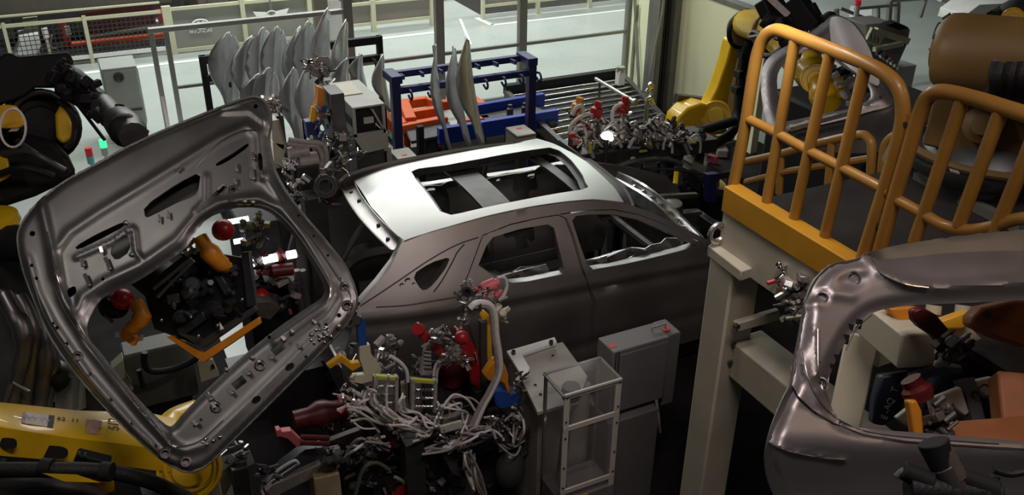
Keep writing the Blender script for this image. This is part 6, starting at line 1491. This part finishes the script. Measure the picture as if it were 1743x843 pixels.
# dark table with scattered tooling right of the guns
zt_ = .95
t = fixture('tooling_table', 'dark low table scattered with pale and pink tooling by the cage', 'table', PZ(1200, 265, zt_))
q = [PZ(x, y, zt_) for x, y in [(1128, 262), (1176, 238), (1262, 238), (1262, 290), (1190, 300)]]; MB().prism([v-Vector((0, 0, .08)) for v in q], (0, 0, .08)).build('top', 'dark_steel', t, bevel=.01)
for v in q[:4]: MB().box((v.x-.1, v.y-.05, .02), (v.x, v.y+.05, zt_-.08)).build('leg', 'dark_steel', t)
T9 = lambda x, y: PZ(x, y, zt_+.06)
for x, y, l, w_, a, m_, nm, lb in ((1172, 268, 26, .06, .5, 'cream_clean', 'cream_lever', 'cream lever lying left on the dark tooling table'), (1213, 270, 16, .07, .3, 'clamp_pink', 'pink_bracket', 'pink bracket lying on the dark tooling table'), (1228, 256, 14, .12, 1.3, 'sticker_white', 'pale_block', 'pale block standing on the dark tooling table near the cage'), (1190, 285, 24, .05, .4, 'sticker_grey', 'grey_strip', 'grey strip at the near edge of the dark tooling table')):
    o = MB().beam(T9(x-l/2*cos(a), y-l/2*sin(a)), T9(x+l/2*cos(a), y+l/2*sin(a)), w_, .09).build(nm, m_, bevel=.008); tag(o, lb, 'tooling'); recenter(o)
gunbits(t, T9, 1200, 245, 40, 12, 20, ['hose_grey', 'dark_steel', 'machined'], (.03, .07), .05); gunbits(t, T9, 1230, 238, 14, 6, 8, ['chrome', 'machined'], (.03, .07), .05)
# dark machinery ahead of the car nose with blue post and long pale panel edge
t = fixture('nose_fixture', 'dark fixture with blue upright ahead of the car cowl', 'frame', PY(1180, 330, 7.6))
N7 = lambda x, y: PY(x, y, 7.98)
cp(t, 'pale_tube', 'zinc_steel', [N7(1050, 284), N7(1075, 276), N7(1110, 271), N7(1140, 272), N7(1160, 280)], .035, 5, 10)
cp(t, 'lower_tube', 'gate_steel', [N7(1095, 289), N7(1140, 288), N7(1180, 293), N7(1206, 300)], .02)
plate(t, 'blue_upright', 'rack_blue', [(1204, 298), (1224, 296), (1226, 306), (1220, 310), (1218, 345), (1204, 345), (1206, 312)], lambda x, y: PY(x, y, 7.2), .08)
plate(t, 'sheet', 'gate_steel', [(1160, 290), (1206, 302), (1202, 330), (1170, 318)], N7, .02)
gunbits(t, N7, 1110, 300, 30, 10, 14, ['dark_steel', 'chrome', 'hose_dark', 'dark_steel'], (.02, .06)); gunbits(t, N7, 1180, 330, 30, 20, 20, ['dark_steel', 'hose_dark', 'black_paint', 'dark_steel'], (.04, .12))
MB().beam(N7(1080, 330), N7(1240, 350), .3, .3).build('base_beam', 'black_paint', t, bevel=.02)
for x in (1110, 1200): p = N7(x, 338); MB().box((p.x-.08, p.y-.08, .02), (p.x+.08, p.y+.08, p.z)).build('stand', 'dark_steel', t)
# ------------------------------------------------------------------ left middle, between tailgate and motor housing
YL = 8.2
L8 = lambda x, y: PY(x, y, YL)
t = fixture('yellow_clamp', 'yellow clamp arm with chrome gun head below the brown pillar', 'clamp', L8(545, 230))
plate(t, 'arm', 'clamp_orange', [(541, 148), (552, 152), (554, 178), (548, 200), (540, 210), (530, 206), (534, 190), (540, 172)], L8, .1, .01); plate(t, 'claw', 'clamp_yellow', [(531, 182), (538, 184), (538, 200), (534, 210), (528, 206)], lambda x, y: PY(x, y, YL-.2), .05, .01)
gunbits(t, L8, 545, 122, 18, 16, 30, ['chrome', 'machined', 'hose_grey', 'chrome'], (.02, .06), .2); gunbits(t, L8, 553, 220, 7, 30, 22, ['chrome', 'machined', 'clamp_blue', 'hose_dark'], (.02, .05), .2)
plate(t, 'blue_base', 'rack_blue', [(520, 208), (544, 204), (546, 240), (524, 236)], L8, .1); cp(t, 'hose', 'black_rubber', [L8(556, 190), L8(566, 210), L8(570, 240), L8(566, 270)], .03); stand(t, L8(545, 240), .14)
t = fixture('spot_gun', 'glittering chrome gun at the upper right corner of the left tailgate', 'tool', PY(470, 200, 8.8))
L9 = lambda x, y: PY(x, y, 8.8)
gunbits(t, L9, 470, 182, 12, 16, 26, ['chrome', 'machined', 'chrome', 'hose_grey', 'white_paint'], (.02, .05), .2); stand(t, L9(470, 195), .12)
t = fixture('cream_cabinet', 'narrow cream cabinet just right of the left tailgate corner', 'cabinet', PY(475, 230, 8.0))
C8 = lambda x, y: PY(x, y, 8.0)
plate(t, 'upper_door', 'cream_paint', [(462, 206), (473, 204), (486, 250), (486, 262), (464, 240)], C8, .15); plate(t, 'lower_door', 'cream_paint', [(464, 242), (484, 246), (484, 285), (468, 288)], C8, .15); plate(t, 'edge', 'alu', [(473, 204), (475, 204), (489, 252), (487, 254)], lambda x, y: PY(x, y, 7.95), .02)
p = C8(476, 288); MB().box((p.x-.08, 8.0, .02), (p.x+.1, 8.25, p.z)).build('plinth', 'dark_steel', t)
t = fixture('conduit_bank', 'grey cylinders and bent hoses beside the cream cabinet', 'pipes', PY(515, 280, 7.9))
C7 = lambda x, y: PY(x, y, 7.9)
for a, b, r in (((490, 262), (525, 256), .06), ((508, 276), (540, 272), .08)): MB().cyl(C7(*a), C7(*b), r, n=16).build('cylinder', 'hose_grey', t)
for pth in ([(490, 244), (515, 248), (540, 250), (548, 270), (542, 292)], [(492, 238), (520, 242), (548, 246), (556, 268), (548, 300)]): cp(t, 'hose', 'hose_grey', [C7(*q) for q in pth], .025)
gunbits(t, C7, 494, 284, 12, 10, 16, ['machined', 'hose_clear', 'hose_grey'], (.014, .03)); stand(t, C7(520, 276), .2)
t = fixture('hose_drum', 'dark round hose drum between tailgate and car rear', 'drum', PY(530, 320, 7.6))
C6 = lambda x, y: PY(x, y, 7.6)
MB().lathe(C6(556, 330), -FWD+Vector((.2, 0, .3)), [(0, .09), (.04, .10), (.05, .07), (.13, .07), (.15, .10), (.17, .09), (.18, .04)], 28).build('drum', 'black_rubber', t); 
for r in (.07, .095): MB().tube([C6(556, 330)+(-FWD+Vector((.2, 0, .3))).normalized()*.2+(RGT*cos(a)+UPV*sin(a))*r for a in [2*pi*i/24 for i in range(24)]], .018, 6, closed=True).build('coil', 'hose_dark', t)
gunbits(t, C6, 505, 320, 20, 22, 26, ['machined', 'hose_grey', 'hose_clear', 'hose_dark'], (.016, .04), .2); gunbits(t, C6, 565, 320, 18, 30, 26, ['hose_dark', 'machined', 'hose_grey', 'copper', 'clamp_dark_red'], (.016, .04), .2); stand(t, C6(532, 330), .2)
t = fixture('cable_mast', 'dark mast wound with chrome cables and lime tie below the motor housing', 'mast', PY(582, 270, 8.0))
MB().box((C8(574, 250).x, 8.1, .02), (C8(598, 250).x, 8.4, C8(585, 165).z)).build('mast', 'dark_steel', t, bevel=.01)
gunbits(t, C8, 582, 262, 8, 34, 26, ['chrome', 'machined', 'hose_dark', 'clamp_dark_red'], (.014, .035), .15); gunbits(t, C8, 610, 268, 20, 8, 14, ['chrome', 'machined', 'hose_dark'], (.014, .03), .15)
cp(t, 'lime_tie', 'lime', [C8(582, 270), C8(584, 282), C8(583, 292)], .025); cp(t, 'hose', 'hose_clear', [C8(584, 290), C8(590, 305), C8(598, 318)], .016)
plate(t, 'sensor_box', 'hose_grey', [(578, 230), (590, 229), (591, 240), (579, 241)], lambda x, y: PY(x, y, 7.9), .05)
# ------------------------------------------------------------------ gripper seen through the left tailgate
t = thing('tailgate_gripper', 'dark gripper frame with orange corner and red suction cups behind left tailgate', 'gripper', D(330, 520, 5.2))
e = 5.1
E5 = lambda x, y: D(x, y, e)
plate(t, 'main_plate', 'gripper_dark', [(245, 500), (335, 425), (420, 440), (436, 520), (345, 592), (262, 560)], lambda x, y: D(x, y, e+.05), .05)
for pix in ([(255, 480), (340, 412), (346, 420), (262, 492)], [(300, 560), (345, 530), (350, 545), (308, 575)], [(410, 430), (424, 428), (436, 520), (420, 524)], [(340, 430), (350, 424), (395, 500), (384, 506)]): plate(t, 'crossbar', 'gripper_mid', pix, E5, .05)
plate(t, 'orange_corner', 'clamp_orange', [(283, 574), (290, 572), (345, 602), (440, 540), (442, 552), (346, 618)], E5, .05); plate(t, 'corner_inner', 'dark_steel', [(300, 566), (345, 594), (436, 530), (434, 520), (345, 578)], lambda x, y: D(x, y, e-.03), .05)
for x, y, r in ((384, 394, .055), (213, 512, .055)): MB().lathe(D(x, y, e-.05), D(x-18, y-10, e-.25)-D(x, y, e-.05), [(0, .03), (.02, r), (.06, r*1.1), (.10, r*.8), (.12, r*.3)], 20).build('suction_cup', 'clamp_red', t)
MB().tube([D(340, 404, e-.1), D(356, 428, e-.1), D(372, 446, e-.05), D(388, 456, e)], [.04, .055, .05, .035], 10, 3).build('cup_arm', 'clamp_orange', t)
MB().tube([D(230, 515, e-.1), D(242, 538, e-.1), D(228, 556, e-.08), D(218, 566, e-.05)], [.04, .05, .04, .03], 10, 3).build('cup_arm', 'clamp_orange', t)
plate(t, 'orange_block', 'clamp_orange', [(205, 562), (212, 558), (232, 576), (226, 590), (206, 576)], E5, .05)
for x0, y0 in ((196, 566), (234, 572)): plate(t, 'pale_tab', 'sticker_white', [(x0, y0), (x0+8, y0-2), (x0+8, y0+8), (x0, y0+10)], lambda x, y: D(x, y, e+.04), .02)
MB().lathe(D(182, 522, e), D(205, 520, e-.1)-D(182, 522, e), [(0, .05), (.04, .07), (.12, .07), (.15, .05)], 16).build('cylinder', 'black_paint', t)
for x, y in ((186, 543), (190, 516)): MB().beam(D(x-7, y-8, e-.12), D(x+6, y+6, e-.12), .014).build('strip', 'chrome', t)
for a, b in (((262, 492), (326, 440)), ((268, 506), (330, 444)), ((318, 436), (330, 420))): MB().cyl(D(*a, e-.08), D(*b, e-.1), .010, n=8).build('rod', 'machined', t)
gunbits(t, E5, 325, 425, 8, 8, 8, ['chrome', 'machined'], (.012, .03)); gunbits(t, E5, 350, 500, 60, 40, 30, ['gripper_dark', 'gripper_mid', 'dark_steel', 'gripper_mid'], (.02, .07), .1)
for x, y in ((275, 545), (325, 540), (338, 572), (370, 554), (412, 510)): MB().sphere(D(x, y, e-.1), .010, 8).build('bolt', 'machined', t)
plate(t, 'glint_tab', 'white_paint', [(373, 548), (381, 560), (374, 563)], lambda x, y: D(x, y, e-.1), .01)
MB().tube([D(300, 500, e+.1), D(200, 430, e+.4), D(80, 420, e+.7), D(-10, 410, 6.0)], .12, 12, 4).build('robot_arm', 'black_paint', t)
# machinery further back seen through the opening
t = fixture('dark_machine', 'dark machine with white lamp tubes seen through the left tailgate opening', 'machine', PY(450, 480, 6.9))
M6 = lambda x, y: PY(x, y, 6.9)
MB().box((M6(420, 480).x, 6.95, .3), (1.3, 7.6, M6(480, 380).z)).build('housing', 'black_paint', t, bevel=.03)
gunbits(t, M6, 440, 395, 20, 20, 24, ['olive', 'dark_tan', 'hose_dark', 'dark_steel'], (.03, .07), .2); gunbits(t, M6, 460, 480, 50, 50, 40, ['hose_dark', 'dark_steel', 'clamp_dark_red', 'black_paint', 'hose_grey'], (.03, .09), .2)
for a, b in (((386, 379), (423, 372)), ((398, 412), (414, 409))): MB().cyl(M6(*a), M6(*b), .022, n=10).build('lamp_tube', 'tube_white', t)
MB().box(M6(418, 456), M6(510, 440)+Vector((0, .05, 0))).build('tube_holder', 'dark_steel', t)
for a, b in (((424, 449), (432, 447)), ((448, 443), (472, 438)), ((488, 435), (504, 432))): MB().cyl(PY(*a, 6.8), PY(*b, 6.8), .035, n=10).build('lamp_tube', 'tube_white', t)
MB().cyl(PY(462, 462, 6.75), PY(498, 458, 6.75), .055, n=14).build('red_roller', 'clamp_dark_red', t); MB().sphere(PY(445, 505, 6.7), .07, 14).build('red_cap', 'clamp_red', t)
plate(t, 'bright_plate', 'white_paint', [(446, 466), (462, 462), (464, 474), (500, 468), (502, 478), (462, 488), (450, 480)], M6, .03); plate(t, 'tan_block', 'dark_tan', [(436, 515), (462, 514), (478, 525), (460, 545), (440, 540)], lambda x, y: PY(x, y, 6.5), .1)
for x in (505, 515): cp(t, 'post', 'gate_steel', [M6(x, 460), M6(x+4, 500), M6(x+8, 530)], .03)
p = M6(470, 560); MB().box((p.x-.4, 7.0, .02), (p.x+.4, 7.5, .3)).build('plinth', 'dark_steel', t)
# cream cabinet under the gripper
t = thing('cream_cabinet', 'pale cabinet with drooping black cable under the orange gripper corner', 'cabinet', PY(290, 640, 5.8))
K5 = lambda x, y: PY(x, y, 5.8)
a, b = K5(208, 608), K5(340, 672)
MB().box((a.x, 5.8, b.z), (b.x, 6.0, a.z)).build('casing', 'box_dark', t, bevel=.015); plate(t, 'cream_front', 'cream_clean', [(190, 630), (210, 612), (214, 640), (228, 664), (214, 668), (198, 646)], lambda x, y: PY(x, y, 5.7), .1)
plate(t, 'small_box', 'cream_clean', [(335, 615), (362, 612), (374, 640), (342, 652)], lambda x, y: PY(x, y, 5.6), .1); plate(t, 'slot', 'ink', [(360, 622), (364, 620), (366, 628), (361, 630)], lambda x, y: PY(x, y, 5.58), .01)
cp(t, 'cable', 'black_rubber', [PY(*q, 5.6) for q in [(246, 600), (246, 620), (258, 632), (290, 630), (322, 618), (340, 606)]], .022); cp(t, 'cable', 'black_rubber', [PY(*q, 5.6) for q in [(236, 630), (240, 645), (244, 660)]], .016)
MB().box((a.x+.05, 5.82, .02), (b.x-.05, 5.98, b.z)).build('plinth', 'black_paint', t)
t = thing('machine_plinth', 'black machine plinth on the floor behind the left tailgate window', 'machine', (.2, 5.4, .02))
MB().box((-.35, 5.0, .02), (.55, 5.6, .75)).build('body', 'black_paint', t, bevel=.03); MB().box((-.2, 5.1, .75), (.3, 5.4, .9)).build('cover', 'dark_steel', t, bevel=.02)
# side body parts on a rack at left edge
t = thing('side_panel_rack', 'dark steel body side pressings standing in a rack at left edge', 'rack', D(40, 690, 5.4))
for k, pth in enumerate(([(4, 500), (20, 530), (38, 560), (40, 600), (30, 640), (20, 690)], [(30, 505), (48, 540), (52, 590), (46, 650), (40, 695)], [(70, 560), (76, 600), (72, 650), (66, 695)], [(84, 585), (86, 620), (80, 660), (76, 698)])):
    MB().tube([D(*q, 5.3+.05*k) for q in pth], [.05, .06, .05, .045], 10, 4).build('pressing', 'gate_steel', t)
plate(t, 'sheet', 'gate_steel', [(0, 492), (24, 500), (40, 545), (44, 590), (34, 640), (20, 690), (-40, 690), (-40, 492)], lambda x, y: D(x, y, 5.45), .04, .01)
plate(t, 'sheet', 'skin_steel', [(60, 545), (80, 580), (84, 690), (58, 692), (64, 620)], lambda x, y: D(x, y, 5.5), .04, .01)
for a, b in (((8, 690), (20, 655)), ((22, 652), (50, 668))): MB().cyl(D(*a, 5.2), D(*b, 5.2), .012, n=8).build('stay', 'machined', t)
MB().sphere(D(92, 640, 5.5), .10, 16).build('dome', 'dark_steel', t)
b = D(30, 700, 5.5); MB().box((b.x-.5, b.y, .02), (b.x+.35, b.y+.2, b.z)).build('base', 'dark_steel', t)
t = thing('vent_cabinet', 'grey cabinet with fine louvres beside the left tailgate edge', 'cabinet', D(115, 690, 5.5))
plate(t, 'louvre_sheet', 'box_grey', [(95, 660), (132, 636), (134, 700), (92, 702)], lambda x, y: D(x, y, 5.5), .1); MB().beam(D(133, 634, 5.45), D(130, 696, 5.45), .015).build('edge_strip', 'alu', t); plate(t, 'dark_side', 'dark_steel', [(136, 645), (175, 690), (175, 706), (136, 700)], lambda x, y: D(x, y, 5.6), .1)
b = D(112, 702, 5.55); MB().box((b.x-.15, b.y, .02), (b.x+.3, b.y+.2, b.z)).build('plinth', 'dark_steel', t)
t = thing('pale_stand', 'pinkish grey leaning profile posts left of the tailgate', 'stand', D(20, 450, 6.3))
for a, b in (((18, 410), (2, 492)), ((22, 425), (40, 490)), ((0, 470), (44, 490))): MB().beam(D(*a, 6.4), D(*b, 6.4), .07, .05).build('profile', 'sticker_grey', t, bevel=.004)
MB().prism([D(x, y, 6.5) for x, y in [(27, 470), (32, 470), (34, 492), (24, 492)]], VC(28, 480)*-.03).build('white_tab', 'white_paint', t)
b = D(20, 492, 6.4); MB().box((b.x-.15, b.y, .02), (b.x+.1, b.y+.1, b.z)).build('foot', 'dark_steel', t)
# small bits under the tailgate bar
t = fixture('bracket_cluster', 'dark brackets and pale box beneath lower corner of the left tailgate', 'bracket', PY(405, 780, 4.6))
J = lambda x, y: PY(x, y, 4.6)
gunbits(t, J, 405, 762, 18, 22, 14, ['machined', 'dark_steel', 'sticker_grey'], (.012, .04)); plate(t, 'pale_box', 'sticker_grey', [(400, 780), (425, 768), (434, 790), (404, 802)], J, .05); plate(t, 'plate', 'dark_tan', [(370, 810), (400, 786), (406, 806), (380, 850)], J, .04); stand(t, J(405, 790), .1)
t = fixture('cream_post', 'cream block under the yellow wrist at the bottom edge', 'post', PY(350, 830, 4.3)); p = PY(352, 820, 4.35); MB().box((p.x-.09, 4.35, .02), (p.x+.07, 4.5, p.z)).build('post', 'cream_paint', t, bevel=.01)
# ------------------------------------------------------------------ right: tooling seen through the right tailgate
def R3(x, y): return D(x, y, 3.6)
t = thing('cream_gantry', 'cream box beams forming a corner behind the right tailgate window', 'gantry', D(1450, 740, 3.8))
for a, b, w_, d_ in (((1452, 590), (1428, 735), .14, 3.9),): MB().beam(D(1468, 570, 3.9), D(1420, 800, 3.9), .13, .13).build('beam', 'cream_clean', t, bevel=.008)
MB().beam(D(1490, 540, 3.7), D(1562, 598, 3.4), .14, .14).build('beam', 'cream_clean', t, bevel=.008)
plate(t, 'cream_plate', 'cream_clean', [(1560, 596), (1590, 540), (1640, 545), (1672, 578), (1600, 600), (1555, 618)], lambda x, y: D(x, y, 3.5), .05)
for a in (1590, 1640): MB().cyl(D(a, 520, 3.6), D(a-2, 535, 3.6), .03, n=10).build('pin', 'cream_clean', t)
t = thing('orange_robot', 'brown orange robot bracket and arms behind the right tailgate window', 'robot', D(1700, 760, 3.0))
plate(t, 'yellow_ring', 'clamp_orange', [(1510, 524), (1560, 522), (1600, 540), (1590, 566), (1560, 568), (1530, 548)], lambda x, y: D(x, y, 3.5), .06, .01); plate(t, 'yellow_ring', 'clamp_yellow', [(1600, 545), (1650, 528), (1655, 550), (1640, 562), (1610, 562), (1600, 555)], lambda x, y: D(x, y, 3.45), .06, .01)
plate(t, 'bracket', 'cast_orange', [(1655, 540), (1672, 524), (1760, 505), (1780, 590), (1740, 592), (1695, 576), (1654, 556)], lambda x, y: D(x, y, 3.2), .08, .012)
MB().cyl(D(1680, 537, 3.12), D(1680, 537, 3.2), .012, n=10).build('bolt', 'dark_steel', t)
MB().beam(D(1625, 765, 2.95), D(1800, 752, 2.9), .14, .12).build('lower_arm', 'cast_orange', t, bevel=.01); MB().beam(D(1715, 640, 3.1), D(1727, 760, 3.0), .10, .1).build('upright', 'cast_orange', t, bevel=.01); MB().beam(D(1695, 780, 2.95), D(1712, 830, 2.95), .05, .04).build('brace', 'cast_orange', t)
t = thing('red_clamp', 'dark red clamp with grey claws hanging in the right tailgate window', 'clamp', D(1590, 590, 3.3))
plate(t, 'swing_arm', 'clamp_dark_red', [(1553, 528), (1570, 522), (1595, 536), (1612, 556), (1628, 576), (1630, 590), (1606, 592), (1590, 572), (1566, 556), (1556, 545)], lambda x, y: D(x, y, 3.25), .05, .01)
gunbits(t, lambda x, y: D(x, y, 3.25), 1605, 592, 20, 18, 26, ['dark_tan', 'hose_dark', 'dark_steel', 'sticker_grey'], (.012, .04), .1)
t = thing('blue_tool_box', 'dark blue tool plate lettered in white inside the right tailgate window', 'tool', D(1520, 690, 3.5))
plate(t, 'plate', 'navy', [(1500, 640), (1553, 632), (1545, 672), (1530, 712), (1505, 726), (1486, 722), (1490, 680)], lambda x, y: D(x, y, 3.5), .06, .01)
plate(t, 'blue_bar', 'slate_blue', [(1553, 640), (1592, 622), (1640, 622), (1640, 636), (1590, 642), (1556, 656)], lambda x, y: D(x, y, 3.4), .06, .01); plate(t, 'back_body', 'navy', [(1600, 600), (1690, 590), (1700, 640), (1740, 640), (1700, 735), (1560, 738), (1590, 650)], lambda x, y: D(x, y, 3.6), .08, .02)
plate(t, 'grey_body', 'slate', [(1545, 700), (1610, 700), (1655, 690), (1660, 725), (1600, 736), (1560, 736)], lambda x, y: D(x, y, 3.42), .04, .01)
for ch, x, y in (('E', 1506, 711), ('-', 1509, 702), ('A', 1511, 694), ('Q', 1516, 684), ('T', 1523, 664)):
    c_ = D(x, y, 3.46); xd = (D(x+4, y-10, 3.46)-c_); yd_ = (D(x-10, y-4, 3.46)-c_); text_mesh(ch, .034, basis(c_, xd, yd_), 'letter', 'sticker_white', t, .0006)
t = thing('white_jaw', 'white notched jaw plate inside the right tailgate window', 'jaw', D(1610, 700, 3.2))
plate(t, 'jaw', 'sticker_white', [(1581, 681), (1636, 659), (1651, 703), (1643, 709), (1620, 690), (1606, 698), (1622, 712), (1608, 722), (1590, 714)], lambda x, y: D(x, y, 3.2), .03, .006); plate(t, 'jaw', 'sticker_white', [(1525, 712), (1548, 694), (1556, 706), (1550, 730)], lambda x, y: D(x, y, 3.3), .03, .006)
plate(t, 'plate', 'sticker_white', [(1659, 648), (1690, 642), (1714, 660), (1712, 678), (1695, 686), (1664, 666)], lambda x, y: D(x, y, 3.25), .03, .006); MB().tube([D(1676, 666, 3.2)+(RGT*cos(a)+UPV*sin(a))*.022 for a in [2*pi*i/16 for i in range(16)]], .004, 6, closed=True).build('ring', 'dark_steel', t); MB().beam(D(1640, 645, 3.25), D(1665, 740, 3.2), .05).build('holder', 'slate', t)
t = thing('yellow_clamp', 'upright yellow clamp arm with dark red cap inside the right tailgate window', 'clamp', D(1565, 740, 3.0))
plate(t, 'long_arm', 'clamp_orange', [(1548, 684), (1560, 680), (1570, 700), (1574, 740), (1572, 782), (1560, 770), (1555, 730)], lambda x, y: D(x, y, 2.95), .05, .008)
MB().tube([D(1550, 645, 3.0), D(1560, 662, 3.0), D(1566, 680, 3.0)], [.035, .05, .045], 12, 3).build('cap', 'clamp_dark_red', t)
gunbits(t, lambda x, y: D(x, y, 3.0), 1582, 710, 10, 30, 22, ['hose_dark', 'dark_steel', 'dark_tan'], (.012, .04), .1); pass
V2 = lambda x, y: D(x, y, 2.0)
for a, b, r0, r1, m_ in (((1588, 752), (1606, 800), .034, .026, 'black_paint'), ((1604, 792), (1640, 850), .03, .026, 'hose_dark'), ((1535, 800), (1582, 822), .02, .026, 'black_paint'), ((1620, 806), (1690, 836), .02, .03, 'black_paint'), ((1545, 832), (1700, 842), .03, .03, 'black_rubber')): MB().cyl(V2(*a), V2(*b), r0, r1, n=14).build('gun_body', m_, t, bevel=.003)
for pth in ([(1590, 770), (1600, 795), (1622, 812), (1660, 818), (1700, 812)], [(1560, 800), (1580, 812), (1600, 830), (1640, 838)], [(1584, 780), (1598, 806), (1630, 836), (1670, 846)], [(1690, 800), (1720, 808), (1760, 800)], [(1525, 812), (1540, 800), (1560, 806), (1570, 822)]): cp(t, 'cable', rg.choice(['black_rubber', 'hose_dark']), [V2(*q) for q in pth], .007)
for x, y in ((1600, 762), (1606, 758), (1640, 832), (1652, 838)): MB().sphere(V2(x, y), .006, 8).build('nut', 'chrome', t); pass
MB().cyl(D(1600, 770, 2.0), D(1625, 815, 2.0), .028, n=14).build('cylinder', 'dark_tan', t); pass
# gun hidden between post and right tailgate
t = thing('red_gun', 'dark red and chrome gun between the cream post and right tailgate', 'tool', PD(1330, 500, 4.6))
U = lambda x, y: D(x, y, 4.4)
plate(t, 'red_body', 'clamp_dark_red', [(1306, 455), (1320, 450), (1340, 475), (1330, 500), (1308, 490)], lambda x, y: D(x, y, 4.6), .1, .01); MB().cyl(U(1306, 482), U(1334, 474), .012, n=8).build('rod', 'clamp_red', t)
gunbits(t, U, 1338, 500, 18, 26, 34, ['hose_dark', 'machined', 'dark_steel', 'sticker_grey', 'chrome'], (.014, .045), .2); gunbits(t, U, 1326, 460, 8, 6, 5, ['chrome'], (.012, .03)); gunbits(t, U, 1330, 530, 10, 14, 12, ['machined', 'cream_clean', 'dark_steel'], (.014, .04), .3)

# dark press body on the dark floor beyond the cage platform
t = thing('press_machine', 'dark unlit machine body behind the hood frame and orange gates', 'machine', D(1420, 330, 9.5))
a = D(1385, 300, 9.0); b = D(1560, 330, 9.6)
MB().box((a.x+.2, a.y-.4, .02), (b.x+.3, a.y+1.0, D(1400, 190, 9.0).z)).build('body', 'black_paint', t, bevel=.04)
MB().box((a.x+.4, a.y-1.2, .02), (b.x+.2, a.y-.45, 1.1)).build('table', 'dark_steel', t, bevel=.03)
gunbits(t, lambda x, y: D(x, y, 8.6), 1430, 130, 50, 30, 24, ['dark_steel', 'hose_dark', 'hose_grey', 'black_paint'], (.03, .10), .3)
